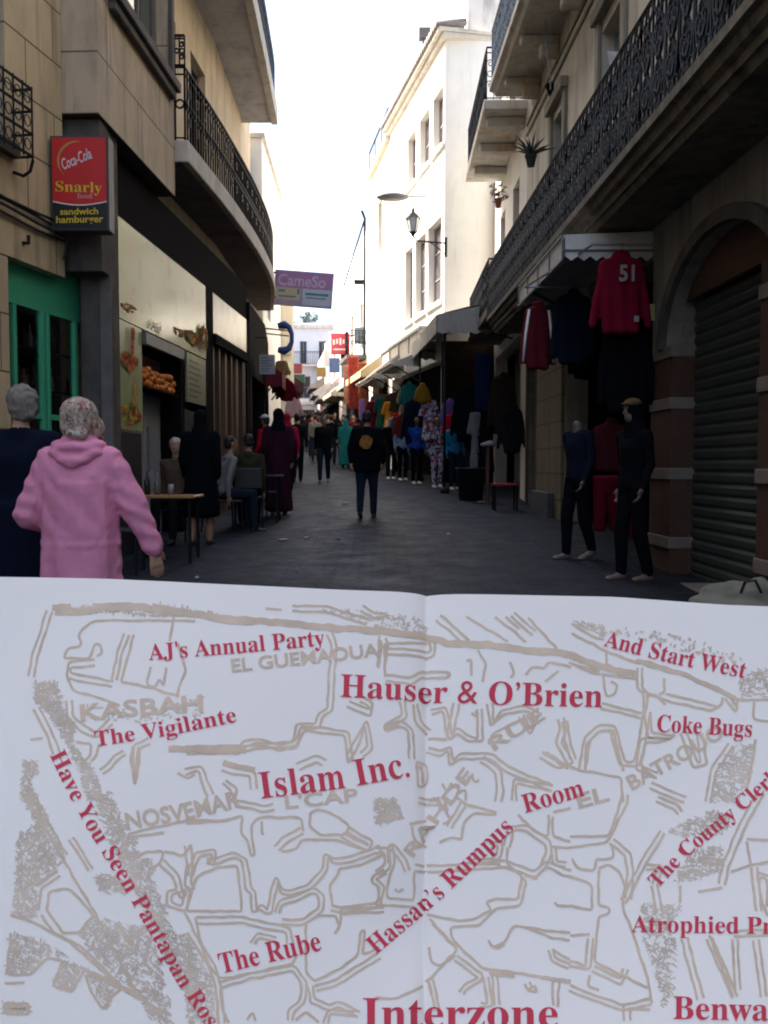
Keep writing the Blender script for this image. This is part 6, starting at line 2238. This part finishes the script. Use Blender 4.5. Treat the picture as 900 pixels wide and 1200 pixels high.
# arcade posts
q = MB()
for i, (x, y) in enumerate(((1.32, 20.2), (0.95, 24.6))):
    q = MB()
    q.tube([(x + 0.02, y, gz(y)), (x + 0.02, y, 4.6)], 0.03, 8)
    q.lathe((x + 0.02, y, gz(y)), [(0.11, 0), (0.1, 0.08), (0.05, 0.14)], 10)
    tag(q.build('awning_post', IRON, None, smooth=True), ('thin dark post holding the near corner of the grey awning' if i == 0 else 'thin dark post between the grey awning and the white house'), 'post')
# stool and crates by the wooden door
p = at(590, 590, 17.0)
t = thing('red_stool', 'low dark stool with red seat near the wooden door', 'stool', (2.15, 16.2, gz(16.2)))
q = MB()
q.box(1.93, 2.37, 16.0, 16.4, gz(16.2) + 0.44, gz(16.2) + 0.48)
q.build('seat', cloth('seatred', (0.30, 0.03, 0.05)), t, bevel=0.01)
for sx in (1.96, 2.34):
    for sy_ in (16.03, 16.37):
        q = MB()
        q.tube([(sx, sy_, gz(16.2)), (sx, sy_, gz(16.2) + 0.44)], 0.02, 6)
        q.build('leg', IRON, t)
t = thing('black_bin', 'black plastic bin full of rolled cloth at the arcade corner', 'bin', (1.75, 18.4, gz(18.4)))
q = MB()
q.lathe((1.75, 18.4, gz(18.4)), [(0.24, 0), (0.29, 0.62), (0.31, 0.62), (0.31, 0.66), (0.27, 0.66), (0.26, 0.5)], 16)
q.build('tub', mat('bin_black', (0.016, 0.017, 0.02), 0.5, 0.2, 5, 0.05), t, smooth=True)
for k in range(6):
    q = MB()
    a = k * 1.05
    q.tube([(1.75 + 0.13 * math.cos(a), 18.4 + 0.13 * math.sin(a), gz(18.4) + 0.3), (1.75 + 0.18 * math.cos(a), 18.4 + 0.18 * math.sin(a), gz(18.4) + 0.95 + 0.1 * math.sin(k * 2))], 0.05, 8)
    q.build('cloth_roll', [black, greyc, darkc, navy, darkc, greyc][k], t)
t = thing('white_hat_stand', 'brown stand with a pale cloth on top by the arcade', 'stand', (2.3, 17.6, gz(17.6)))
z0 = gz(17.6)
q = MB()
q.tube([(2.0, 17.6, z0), (2.0, 17.6, z0 + 1.1)], 0.04, 8)
q.tube([(1.8, 17.6, z0 + 0.02), (2.2, 17.6, z0 + 0.02)], 0.03, 6)
q.tube([(2.0, 17.4, z0 + 0.02), (2.0, 17.8, z0 + 0.02)], 0.03, 6)
q.build('post', WOOD, t)
ob = skin('cloth', [(0, [((0, 0, 0.0), (0.16, 0.14, 0.05)), ((0.05, 0, 0.05), (0.08, 0.08, 0.04))])], [greyc], 0.02, 2, t)
ob.location = (2.0 - 2.3, 0, 1.13)

# more stock crowding the arcade fronts
STOCK = [('teal shirt', (0.02, 0.16, 0.15), 'shirt'), ('brick red shirt', (0.22, 0.04, 0.03), 'shirt'), ('pale sand kaftan', (0.40, 0.33, 0.24), 'dress'), ('indigo kaftan', (0.03, 0.03, 0.14), 'dress'), ('olive jacket', (0.05, 0.05, 0.02), 'jacket'),
         ('white shirt', (0.6, 0.6, 0.6), 'shirt'), ('plum dress', (0.10, 0.02, 0.08), 'dress'), ('rust coloured dress', (0.28, 0.09, 0.03), 'dress'), ('dark green shirt', (0.015, 0.06, 0.03), 'shirt'), ('sky blue shirt', (0.15, 0.30, 0.45), 'shirt'),
         ('coral dress', (0.40, 0.12, 0.10), 'dress'), ('black hooded top', (0.008, 0.008, 0.01), 'hoodie'), ('cherry red jacket', (0.30, 0.01, 0.02), 'jacket'), ('chocolate jacket', (0.05, 0.025, 0.015), 'jacket'), ('lilac shirt', (0.28, 0.20, 0.36), 'shirt'), ('ochre kaftan', (0.30, 0.18, 0.04), 'dress')]
for k, (nm_, col_, kd_) in enumerate(STOCK):
    u_ = k / (len(STOCK) - 1)
    if k % 2 == 0:                                  # upper row along the white house
        s_ = 0.5 + 5.6 * u_
        p = FW2.P(s_, gz(27.5) + 2.35 + 0.25 * rc.random(), 0.28)
        where = 'in the upper row of stock under the pale sign beam'
    else:
        s_ = 0.4 + 5.2 * u_
        p = FW2.P(s_, gz(27.5) + 1.55 + 0.2 * rc.random(), 0.42)
        where = 'in the lower row of stock along the white house'
    garment('%s hung %s' % (nm_, where), p.x, p.y, p.z, kd_, 0.42, 0.62 if kd_ != 'dress' else 0.95, cloth('stock%d' % k, tuple(v_ * 0.6 for v_ in col_)), group='clothes and rugs hung along the right arcade', voxel=0.03, face=R(rc.uniform(-30, 30)), cat='dress' if kd_ == 'dress' else kd_)
for nm_, px, py, d_, w2, h2, col_ in (('small blue', 392, 428, 44, 0.5, 0.7, (0.03, 0.06, 0.14)), ('narrow white', 383, 420, 50, 0.35, 0.9, (0.6, 0.6, 0.58)), ('square yellow', 377, 436, 56, 0.6, 0.6, (0.22, 0.16, 0.05)),
                                      ('dull green', 351, 444, 50, 0.6, 0.5, (0.03, 0.08, 0.05)), ('wide maroon', 344, 432, 42, 0.8, 0.45, (0.14, 0.02, 0.03)), ('tall grey', 405, 432, 39, 0.4, 0.8, (0.25, 0.25, 0.27))):
    p = at(px, py, d_)
    t = thing('projecting_sign', '%s blank shop sign sticking out far up the street' % nm_, 'sign', p)
    q = MB()
    q.box(p.x - w2 / 2, p.x + w2 / 2, p.y - 0.06, p.y + 0.06, p.z - h2 / 2, p.z + h2 / 2)
    q.build('panel', mat('far_sign_' + nm_.split()[1], col_, 0.5, 0.1, 3, 0), t, bevel=0.02)
    q = MB()
    sg_ = 1 if px > 365 else -1
    q.tube([(p.x + sg_ * w2 / 2, p.y, p.z + h2 * 0.3), (p.x + sg_ * (w2 / 2 + 0.9), p.y, p.z + h2 * 0.3)], 0.025, 6)
    q.build('bracket_arm', IRON, t)
MORE = [(-1.9, 33.0, 0.0, black, 'black hooded jacket'), (-1.2, 36.0, 3.1, cloth('wine', (0.12, 0.01, 0.02)), 'maroon coat'), (-2.6, 34.5, 0.1, greyc, 'light grey coat'), (-1.9, 42.5, 0.1, darkc, 'dark raincoat'), (-2.8, 44.0, 3.0, black, 'black tunic'),
        (-3.0, 47.5, 0.0, navy, 'navy parka'), (-3.9, 45.0, 0.1, darkc, 'charcoal hooded top'), (-3.7, 52.5, 3.1, greyc, 'grey robe'), (-4.9, 52.0, 0.0, black, 'black robe'), (-5.0, 60.0, 0.1, darkc, 'dark overcoat'), (-4.4, 61.0, 3.0, navy, 'navy cardigan'), (0.25, 28.5, 2.6, darkc, 'dark cardigan by the arcade stock')]
for x, y, f, c_, what in MORE:
    person('distant pedestrian in a %s in the crowd up the street' % what, x, y, f, rc.uniform(1.62, 1.8), c_, jean if rc.random() < 0.5 else darkc, None, SKIN, HAIRD, stride=rc.uniform(0.05, 0.22), voxel=0.028, group='pedestrians up the street')
# ------------------------------------------------------------------ the printed street map held up in front of the viewer
def paper_mat():
    m, n, b = _new('map_paper')
    L = n.links
    tc = n.nodes.new('ShaderNodeTexCoord')
    nz = n.nodes.new('ShaderNodeTexNoise')
    nz.inputs['Scale'].default_value = 14
    nz.inputs['Detail'].default_value = 5
    L.new(tc.outputs['Object'], nz.inputs[0])
    rp = n.nodes.new('ShaderNodeValToRGB')
    rp.color_ramp.elements[0].color = (0.84, 0.80, 0.765, 1)
    rp.color_ramp.elements[1].color = (0.88, 0.85, 0.81, 1)
    L.new(nz.outputs[0], rp.inputs[0])
    L.new(rp.outputs[0], b.inputs['Base Color'])
    b.inputs['Roughness'].default_value = 0.75
    b.inputs['Specular IOR Level'].default_value = 0.25
    n2 = n.nodes.new('ShaderNodeTexNoise')
    n2.inputs['Scale'].default_value = 600
    n2.inputs['Detail'].default_value = 2
    L.new(tc.outputs['Object'], n2.inputs[0])
    bp = n.nodes.new('ShaderNodeBump')
    bp.inputs['Strength'].default_value = 0.06
    bp.inputs['Distance'].default_value = 0.0005
    L.new(n2.outputs[0], bp.inputs['Height'])
    L.new(bp.outputs[0], b.inputs['Normal'])
    return m


TILT = R(31)
PN = Vector((0, -math.cos(TILT), math.sin(TILT)))
PQ = Vector((0, 0, CAMZ)) + ray(500, 930).normalized() * 0.43
MAPT = thing('street_map', 'large white paper street map with red lettering held up in front of the viewer', 'map', PQ)


def relief(s, t):
    h = (0.0052 if s < 500 else 0.0036) * math.exp(-abs(s - 500) / (14 if s < 500 else 24)) + (0.0 if s < 500 else 0.0016 * math.exp(-abs(s - 500) / 24)) + 0.001 * math.exp(-abs(s - 500) / 120)
    h = -h
    h += 0.0028 * math.sin(s * 0.0075 + 0.6) + 0.002 * math.sin(t * 0.008 + s * 0.004)
    d = math.hypot((s - 470) / 40, (t - 1090) / 75)     # dent beside the fold
    if s < 500:
        h -= 0.0034 * math.exp(-d * d)
    return h


def S(s, t, off=0.0):
    r = ray(s, t)
    k = (PQ - Vector((0, 0, CAMZ))).dot(PN) / r.dot(PN)
    return Vector((0, 0, CAMZ)) + r * k + PN * (relief(s, t) + off)


def top_edge(s):
    P = [(-60, 673), (0, 676), (120, 680), (250, 686), (400, 691), (500, 692.5), (600, 696), (720, 700), (800, 707), (850, 711), (900, 713), (1040, 715)]
    for (a, b), (c, d) in zip(P, P[1:]):
        if s <= c:
            return b + (d - b) * (s - a) / (c - a)
    return P[-1][1]


q = MB()
cols = [-55 + 15 * i for i in range(36)] + [483, 487, 490, 493, 496, 498, 500, 502, 504, 507, 510, 514] + [520 + 15 * i for i in range(36)]
cols = sorted(set(c for c in cols if c <= 1040))
rows = 46
for s in cols:
    t0 = top_edge(s)
    for j in range(rows + 1):
        q.v.append(tuple(S(s, t0 + (1435 - t0) * j / rows)))
for i in range(len(cols) - 1):
    for j in range(rows):
        a = i * (rows + 1) + j
        q.f.append((a, a + rows + 1, a + rows + 2, a + 1))
        q.m.append(0)
sheet = q.build('paper', paper_mat(), MAPT, smooth=True)
for p_ in sheet.data.polygons:
    if p_.normal.dot(PN) < 0:
        sheet.data.flip_normals()
    break

rl = random.Random(11)
LINE_N = [0]


def line(mb, pts, wd=3.2, wob=0.7):
    """a drawn line on the sheet, points in the sheet's own ruled grid"""
    out = []
    for (x0, y0), (x1, y1) in zip(pts, pts[1:]):
        L = math.hypot(x1 - x0, y1 - y0)
        n = max(1, int(L / 2.6))
        for i in range(n):
            out.append((x0 + (x1 - x0) * i / n, y0 + (y1 - y0) * i / n))
    out.append(pts[-1])
    for _ in range(2):                              # soften the corners
        out = [out[0]] + [((a[0] + 2 * b[0] + c[0]) / 4, (a[1] + 2 * b[1] + c[1]) / 4) for a, b, c in zip(out, out[1:], out[2:])] + [out[-1]]
    out = [(x + wob * 1.6 * mnoise.noise((x * 0.09, y * 0.09, LINE_N[0] * 1.7)), y + wob * 1.6 * mnoise.noise((x * 0.09, y * 0.09, LINE_N[0] * 1.7 + 50))) for x, y in out]
    LINE_N[0] += 1
    off = 0.00012 + 4.0e-7 * LINE_N[0]
    vs = []
    for i, (x, y) in enumerate(out):
        a, b = out[max(0, i - 1)], out[min(len(out) - 1, i + 1)]
        dx, dy = b[0] - a[0], b[1] - a[1]
        L = math.hypot(dx, dy) or 1
        nx_, ny_ = -dy / L, dx / L
        h = wd * 0.5 * (1 + 0.3 * mnoise.noise((x * 0.12, y * 0.12, 7)))
        vs += [S(x + nx_ * h, y + ny_ * h, off), S(x - nx_ * h, y - ny_ * h, off)]
    fs = [(2 * i, 2 * i + 2, 2 * i + 3, 2 * i + 1) for i in range(len(out) - 1)]
    mb.add(vs, fs)


K = 230 / 900


def T(ox, oy, s):
    """parse 'x,y x,y' given in tenths of a ruled square whose corner is (ox, oy)"""
    return [(ox + K * float(a.split(',')[0]), oy + K * float(a.split(',')[1])) for a in s.split()]


PLAN = {
    (0, 670): """245,190 215,290 180,400 165,490|700,235 520,232 430,240 385,270 365,310 385,330 380,350 320,360 300,405 420,410 445,340 470,340 480,390 455,400|445,440 330,450 330,475 400,490 530,515|320,500 350,560 470,590 560,625
600,300 570,380 545,510|620,300 600,380 565,515 700,545 800,575 830,580|700,450 680,530 720,545 740,500 760,540 770,450|800,220 785,330|820,340 860,470 830,540 820,590|340,600 345,670 400,720 450,750 510,690|360,790 430,800 430,850 400,880|470,800 450,860 430,880
620,810 610,870 630,990 650,880 650,820 700,800|580,830 530,860 500,900 470,920|820,930 870,960 900,940|165,640 230,760 260,850|150,780 210,775|700,235 900,235|430,160 600,155""",
    (220, 670): """0,215 60,190|360,175 430,180|480,185 640,185 700,205 820,240|790,180 860,215 900,215|640,290 660,340 650,450 640,630 600,650 590,700 500,700 485,780 420,800 340,775 260,780 240,815 0,820|0,835 290,830 310,815 500,810 535,730 600,740 720,750 735,880 745,860 790,780 810,700 825,800 790,830
880,290 870,430|730,620 840,660 850,600 800,570|510,910 560,890 590,870 620,890|170,890 220,905 310,920 320,1000|0,940 60,920 70,980 100,1040|180,960 230,1000 220,1050""",
    (440, 670): """0,210 60,195|20,310 30,340 10,440|45,480 40,330 240,310|45,375 270,375 275,290|50,470 160,480 220,440 345,450 340,475 250,470|110,590 125,650 40,700 40,730 120,700 150,720 155,850|170,600 185,680 240,730|190,860 240,870 240,960 200,980 190,860|300,185 380,260 430,310
420,200 500,250 610,315|550,205 640,270 690,320|600,205 660,260|700,210 760,270 830,350|620,200 720,290|420,400 440,390 440,470|470,350 510,420 490,500|620,410 640,470 620,480|690,470 720,430 780,440 790,410 900,435|780,500 840,450
260,640 310,625 330,740 345,760 380,730 420,765 495,770 490,620|330,740 350,640 360,590|440,640 470,660 460,630|515,600 530,700 590,650 680,630 735,650 715,720 680,650|680,665 540,740 520,780|245,750 330,755|245,790 300,810 350,790 360,860 385,825 500,825 540,830 620,890 810,970
500,840 580,900 590,1000 580,1050|630,1040 640,940 820,975|840,670 850,720 830,780 890,880 860,870 770,820|860,680 870,760 900,860|250,1040 300,1030 300,1050|375,1010 420,990 420,1040|420,960 440,920 460,960 480,945|310,960 330,1000 350,960""",
    (670, 670): """0,240 100,300 150,310|0,280 150,360 300,420 340,410 480,460 760,590 900,590|0,390 110,440 200,450 300,465|0,420 130,455|160,370 160,440|145,470 160,570 200,560 210,520 180,500|140,600 330,650 330,560 300,540 300,440|310,540 430,590 640,640 690,610 690,580|430,560 550,590 660,620
420,490 430,550 400,560|330,650 310,780 290,870 250,870 210,740 200,700 120,700 60,760 40,900|340,570 380,560 430,610|360,640 370,740 480,750 400,780 340,780 320,890 400,920|0,890 50,905 230,940 240,1050|65,900 70,790 120,730 190,720 240,910|360,990 520,1057
740,800 660,920 640,1057|700,580 750,650 760,590|830,600 830,680 900,690|840,770 830,870 800,1000|500,740 560,900 620,880 600,740""",
    (0, 930): """600,190 900,120|620,205 760,185|760,270 850,290 880,240|640,300 680,270 760,270 750,320 690,350 700,420|740,330 800,390 820,440 770,450 770,520 860,540 880,430 860,430|880,240 890,330 880,420 900,440|850,540 880,600 900,650|810,440 840,490 860,460
120,20 200,130 300,300|300,300 440,540 620,900 680,910|330,220 420,360|90,340 180,430 280,360|190,540 200,440 290,380|230,540 240,450 330,440 440,560 370,640 300,640 230,540|200,560 260,640 380,700 560,880 600,920|60,560 160,590 330,680 460,800 600,920
60,640 40,830 150,830 230,750 300,770 250,880 340,910 400,800|400,830 420,900 480,990 530,920 560,900|30,870 120,870|30,960 140,960 140,1010 30,1010 30,960|540,600 600,660 690,600|570,690 620,730 640,680""",
    (220, 930): """0,125 180,130 250,105 250,190 280,220 290,290 310,290 300,230 290,150 330,110 430,110 520,110 530,170|340,130 340,190 350,190|0,145 160,130|220,60 310,75 340,90 400,75|420,260 450,225 530,180|430,265 500,255 520,210 680,210 820,255|560,90 590,70 640,80 700,110 740,150 720,185 610,190 560,150 560,90|740,150 850,215 830,260 700,200
0,540 20,450 50,380 140,340 230,330 250,540 0,540|20,390 60,290 120,280 110,320 80,320 130,325 220,295 250,310 270,450 290,450 295,550 330,530 360,555 385,550 400,470 415,400 420,460 480,465 560,440 640,350 645,285 665,320 750,310 890,255|420,550 430,510 500,490 580,450 600,470 600,520 520,580 430,575
660,510 650,410 690,370 690,340 800,320 900,270|660,510 700,520 870,495 880,420 840,400 850,370 900,340|700,525 900,515|700,530 700,600 670,640|540,590 600,555 680,555 690,600|540,590 540,820 580,860 700,800 780,740 795,620 815,620 800,740 880,700|580,880 660,860 870,730|575,880 580,940 650,970 690,950 790,1000
40,570 250,565 400,600 470,615 480,680|40,570 60,680 100,790 150,850 260,830 480,780 500,740|150,890 280,850 480,810 520,870 515,950 460,990 455,1040|150,890 160,1000 190,1050|310,690 320,660 400,680|0,640 40,700 100,800 130,900 140,1057|490,1040 540,1000 600,1050|270,1040 300,1000 310,1040|640,1057 650,1010 760,1020|0,300 10,380""",
    (440, 930): """0,270 40,260 45,320 0,350|60,310 55,240 80,220 140,290 160,340|80,230 90,300 60,380 50,470 180,480 180,350|0,410 15,420 15,490|0,505 180,510|90,430 110,450 130,430|170,140 180,210 240,230|160,130 240,110|200,30 300,40 290,0|320,0 330,90 350,110 310,130|370,0 420,40 560,80|420,40 350,150
400,200 410,120 460,80 560,85|400,200 350,190 300,215|560,300 580,290 590,210 530,220|450,290 580,295|180,345 300,350 600,330 740,380 790,330 870,370 900,375|620,240 640,160 690,160 790,230 790,260 760,330|610,240 610,320 680,370 660,480 560,475 510,490 540,530 430,580 340,570 240,545
680,380 700,400 670,510 560,520 480,600 350,605 355,660 410,720 500,800 640,820 900,860|690,370 750,385|250,565 380,710 270,830 230,860|265,590 350,680|380,740 500,830 490,860 430,890 410,920|250,700 260,770 300,790 370,740|270,850 300,1000|245,850 280,1000|500,840 520,970 490,960|540,830 550,970
520,670 540,700 600,680 640,600 700,610 820,660 900,670|600,690 560,710 530,690|700,610 830,630 900,635|820,710 830,750 900,780|820,715 860,740 900,760|830,495 840,515 900,510|690,870 700,900 750,910 730,880|820,860 820,970|850,860 840,980|660,90 740,170 800,190 800,90|820,80 900,60|820,100 820,190 900,215|810,240 820,320 880,330|810,240 900,240|0,935 100,940 220,880""",
    (670, 930): """0,190 180,190 240,0|0,240 170,220 260,40 260,0|180,225 250,280 260,360 250,480|190,230 200,290 130,300 120,290 110,350 30,340 10,290|130,340 180,320 220,350 250,420 240,520 300,680 350,850 370,960|0,375 100,410 100,530 0,510|130,345 130,510 180,520 180,550 130,560 120,660 110,770 350,890
0,650 90,640|80,660 70,790 0,765|0,880 100,920 240,970 360,940|110,790 230,850 240,800|90,830 80,880 130,900|250,500 270,470 350,310 430,180|350,320 420,330 400,420|240,970 240,1040|270,1040 270,985 360,990|880,0 800,140 720,330 700,420|500,420 500,500|370,420 390,540
530,660 600,940|630,650 730,930|640,660 750,930|730,670 740,900|850,670 880,930|740,655 900,650|730,360 820,330 900,310|820,340 840,540|855,390 890,390 890,520|855,390 860,480 890,560|800,210 900,215|400,10 490,50 510,80|580,450 690,430|800,220 820,330""",
}
INK_B = mat('brown_ink', (0.64, 0.515, 0.395), 0.8, 0.16, 60, 0.0, spec=0.2)
INK_R = mat('red_ink', (0.58, 0.05, 0.085), 0.7, 0.08, 60, 0.0, spec=0.25)
q = MB()
for (ox, oy), txt in PLAN.items():
    for ln in txt.replace('\n', '|').split('|'):
        pts = T(ox, oy, ln.strip())
        if len(pts) > 1:
            line(q, pts, 3.1)
            ln_ = sum(math.hypot(b_[0] - a_[0], b_[1] - a_[1]) for a_, b_ in zip(pts, pts[1:]))
            if ln_ > 28 and rl.random() < 0.5:      # streets are drawn with two sides
                sd_ = rl.choice((-1, 1)) * rl.uniform(5.5, 7.5)
                par = []
                for k_, p_ in enumerate(pts):
                    a_, b_ = pts[max(0, k_ - 1)], pts[min(len(pts) - 1, k_ + 1)]
                    dx_, dy_ = b_[0] - a_[0], b_[1] - a_[1]
                    L_ = math.hypot(dx_, dy_) or 1
                    par.append((p_[0] - dy_ / L_ * sd_, p_[1] + dx_ / L_ * sd_))
                line(q, par, 2.8)
# heavy strokes
for wd, pts in ((7, [(62, 714), (85, 712)]), (8, [(66, 718), (95, 720), (120, 716), (160, 713), (230, 722), (262, 728), (330, 731), (380, 736), (440, 738), (480, 742), (500, 741), (525, 752), (560, 753), (620, 761), (660, 764), (700, 780), (745, 790)]),
                (5, [(180, 712), (230, 724), (300, 728)]), (7, [(200, 880), (230, 881), (290, 881)]), (6, [(262, 896), (300, 904)]), (5, [(745, 775), (800, 790), (860, 818)]),
                (5, [(640, 880), (668, 898)]), (6, [(110, 1140), (160, 1165), (190, 1188)]), (5, [(575, 1140), (605, 1143)]), (5, [(635, 1145), (670, 1150)])):
    line(q, pts, wd, 1.0)
q.build('street_plan', INK_B, MAPT, recalc=False)
# hatched quarters: many short strokes filling an outline
q = MB()


def inside(p, poly):
    c = False
    for (x0, y0), (x1, y1) in zip(poly, poly[1:] + poly[:1]):
        if (y0 > p[1]) != (y1 > p[1]) and p[0] < (x1 - x0) * (p[1] - y0) / (y1 - y0) + x0:
            c = not c
    return c


def hatch(poly, n, ang, ln=8, wd=1.35, cross=0.35):
    n = int(n * 1.7)
    xs_, ys_ = [p[0] for p in poly], [p[1] for p in poly]
    k = 0
    tries = 0
    while k < n and tries < n * 8:
        tries += 1
        p = (rl.uniform(min(xs_), max(xs_)), rl.uniform(min(ys_), max(ys_)))
        if not inside(p, poly):
            continue
        a = ang + rl.gauss(0, 0.25) + (1.57 if rl.random() < cross else 0)
        h = ln * rl.uniform(0.4, 1.1)
        dx, dy = math.cos(a) * h * 0.5, math.sin(a) * h * 0.5
        off = 0.00012 + 4.0e-7 * (LINE_N[0] % 400)
        LINE_N[0] += 1
        hw = wd * 0.5 * rl.uniform(0.6, 1.3)
        ex, ey = -math.sin(a) * hw, math.cos(a) * hw
        q.add([S(p[0] - dx + ex, p[1] - dy + ey, off), S(p[0] + dx + ex, p[1] + dy + ey, off), S(p[0] + dx - ex, p[1] + dy - ey, off), S(p[0] - dx - ex, p[1] - dy - ey, off)], [(0, 1, 2, 3)])
        k += 1


P1 = T(0, 670, "170,510 280,520 290,620 360,720 340,800 430,900 500,1057 420,1057 370,900 300,760 220,640 170,600")
hatch(P1, 330, 0.1)
hatch(T(0, 670, "120,880 190,880 190,920 150,960 180,1057 110,1057 120,960"), 70, 0.9)
hatch(T(0, 930, "100,200 230,110 310,300 280,360 180,420 90,340"), 260, 0.9)
hatch(T(0, 930, "90,350 180,440 190,540 160,590 70,550"), 110, 0.7)
hatch(T(0, 930, "110,0 180,10 240,120 190,170"), 90, 1.1)
hatch(T(0, 930, "60,640 230,680 340,760 240,740 150,830 40,830"), 150, 0.3)
hatch(T(0, 930, "300,770 390,800 340,905 250,880"), 90, 0.8)
hatch(T(0, 930, "370,650 450,560 560,600 690,610 730,720 760,860 800,1057 700,1057 640,910 560,860 420,720"), 430, 0.7)
hatch(T(0, 930, "400,800 530,900 500,990 430,900"), 60, 0.8)
hatch(T(0, 930, "430,0 520,0 560,110 640,220 620,260 700,300 720,430 760,520 800,640 860,650 900,800 900,1000 820,860 720,640 640,480 600,380 520,240"), 520, 0.4)
hatch(T(0, 930, "440,380 520,370 600,440 580,470 480,460"), 60, 0.2)
hatch(T(0, 930, "20,960 140,960 140,1010 20,1010"), 50, 0.0)
hatch(T(220, 930, "0,650 40,720 110,860 130,1057 0,1057"), 160, 0.2)
hatch([(70, 713), (200, 711), (260, 722), (200, 726), (120, 722), (70, 722)], 120, 0.05)
hatch([(330, 716), (420, 714), (500, 722), (500, 742), (440, 738), (400, 722)], 60, 0.3, 7)
hatch(T(440, 930, "0,20 90,10 130,110 90,110 0,140"), 110, 0.6)
hatch(T(670, 670, "760,500 850,450 900,440 900,580 780,590"), 70, 0.2, 7)
hatch(T(670, 670, "740,800 830,780 820,900 760,1057 640,1057 660,930"), 110, 0.25, 10)
hatch(T(670, 930, "430,170 560,110 640,70 720,100 720,180 520,200"), 90, 0.3)
hatch(T(670, 930, "560,250 690,240 700,340 560,400 470,400"), 130, 0.2)
hatch(T(670, 930, "330,500 500,510 500,540 440,620 480,680 470,900 410,1000 390,850 330,650"), 220, 0.6, 7)
hatch(T(670, 670, "150,250 340,270 500,300 640,340 760,380 780,440 600,400 400,330 170,310"), 45, 0.5, 4, 3)
hatch(T(670, 670, "0,220 150,250 160,300 0,240"), 40, 0.6, 6)
hatch([(100, 828), (160, 832), (245, 818), (240, 846), (160, 850), (100, 846)], 50, 0.1, 5, 2)
q.build('hatched_quarter', mat('pale_brown_ink', (0.63, 0.53, 0.43), 0.8, 0.2, 60, 0.0, spec=0.2), MAPT, 'brown hatched quarters and shore', recalc=False)


def lay_word(mb, body, pts, cap, off, spaced=0.0):
    """letters follow a path on the sheet (left to right), fitted to its length"""
    vs, fs, w0 = glyphs(body, 0.0, 0.0 if ord(max(body)) > 255 else 0.022, 3)
    seg = []
    tot = 0
    for a, b in zip(pts, pts[1:]):
        L = math.hypot(b[0] - a[0], b[1] - a[1])
        seg.append((tot, L, a, b))
        tot += L
    out = []
    for x, y in vs:
        u = x / w0 * tot
        v = y / 0.69 * cap
        for i, (s0, L, a, b) in enumerate(seg):
            if u <= s0 + L or i == len(seg) - 1:
                k = (u - s0) / L
                dx, dy = (b[0] - a[0]) / L, (b[1] - a[1]) / L
                out.append(S(a[0] + (b[0] - a[0]) * k + dy * v, a[1] + (b[1] - a[1]) * k - dx * v, off))
                break
    mb.add(out, fs)


BROWN_WORDS = [("EL GUEMAOUA", [(273, 790), (330, 783), (445, 768)], 15), ("KASBAH", [(98, 848), (160, 842), (240, 836)], 19), ("NOSVEMAR", [(152, 974), (220, 962), (284, 946)], 19),
               ("L'CAP", [(335, 948), (420, 938)], 15), ("RAHDE", [(485, 1003), (515, 960), (556, 905)], 15), ("RUE", [(580, 878), (640, 840)], 15), ("EL", [(680, 946), (716, 936)], 17),
               ("BATROUO", [(742, 925), (800, 893), (850, 862)], 17)]
for body, pts, cap in BROWN_WORDS:
    q = MB()
    lay_word(q, body, pts, cap, 0.00032)
    q.build('district_name', INK_B, MAPT, recalc=False)
RED_WORDS = [("AJ's Annual Party", [(177, 777), (280, 768), (381, 757)], 19), ("Hauser & O’Brien", [(399, 817), (500, 820), (600, 825), (706, 828)], 27), ("And Start West", [(707, 757), (790, 779), (871, 796)], 19),
             ("The Vigilante", [(116, 878), (200, 865), (279, 848)], 18), ("Coke Bugs", [(770, 857), (880, 864)], 20), ("Islam Inc.", [(307, 937), (400, 924), (481, 908)], 31),
             ("Have You Seen Pantapan Rose", [(62, 888), (85, 935), (107, 975), (150, 1046), (185, 1108), (207, 1150), (250, 1216)], 19), ("Hassan’s Rumpus", [(441, 1118), (520, 1050), (604, 970)], 22), ("Room", [(617, 951), (687, 931)], 22),
             ("The County Clerk", [(772, 1041), (806, 1004), (860, 960), (915, 912)], 18), ("Atrophied Pr", [(741, 1092), (903, 1095)], 20), ("The Rube", [(260, 1141), (377, 1113)], 24), ("Interzone", [(425, 1205), (655, 1205)], 36), ("Benwa", [(788, 1194), (896, 1196)], 27)]
for i, (body, pts, cap) in enumerate(RED_WORDS):
    q = MB()
    lay_word(q, serif(body), pts, cap, 0.00040)
    q.build('red_caption', INK_R, MAPT, recalc=False)
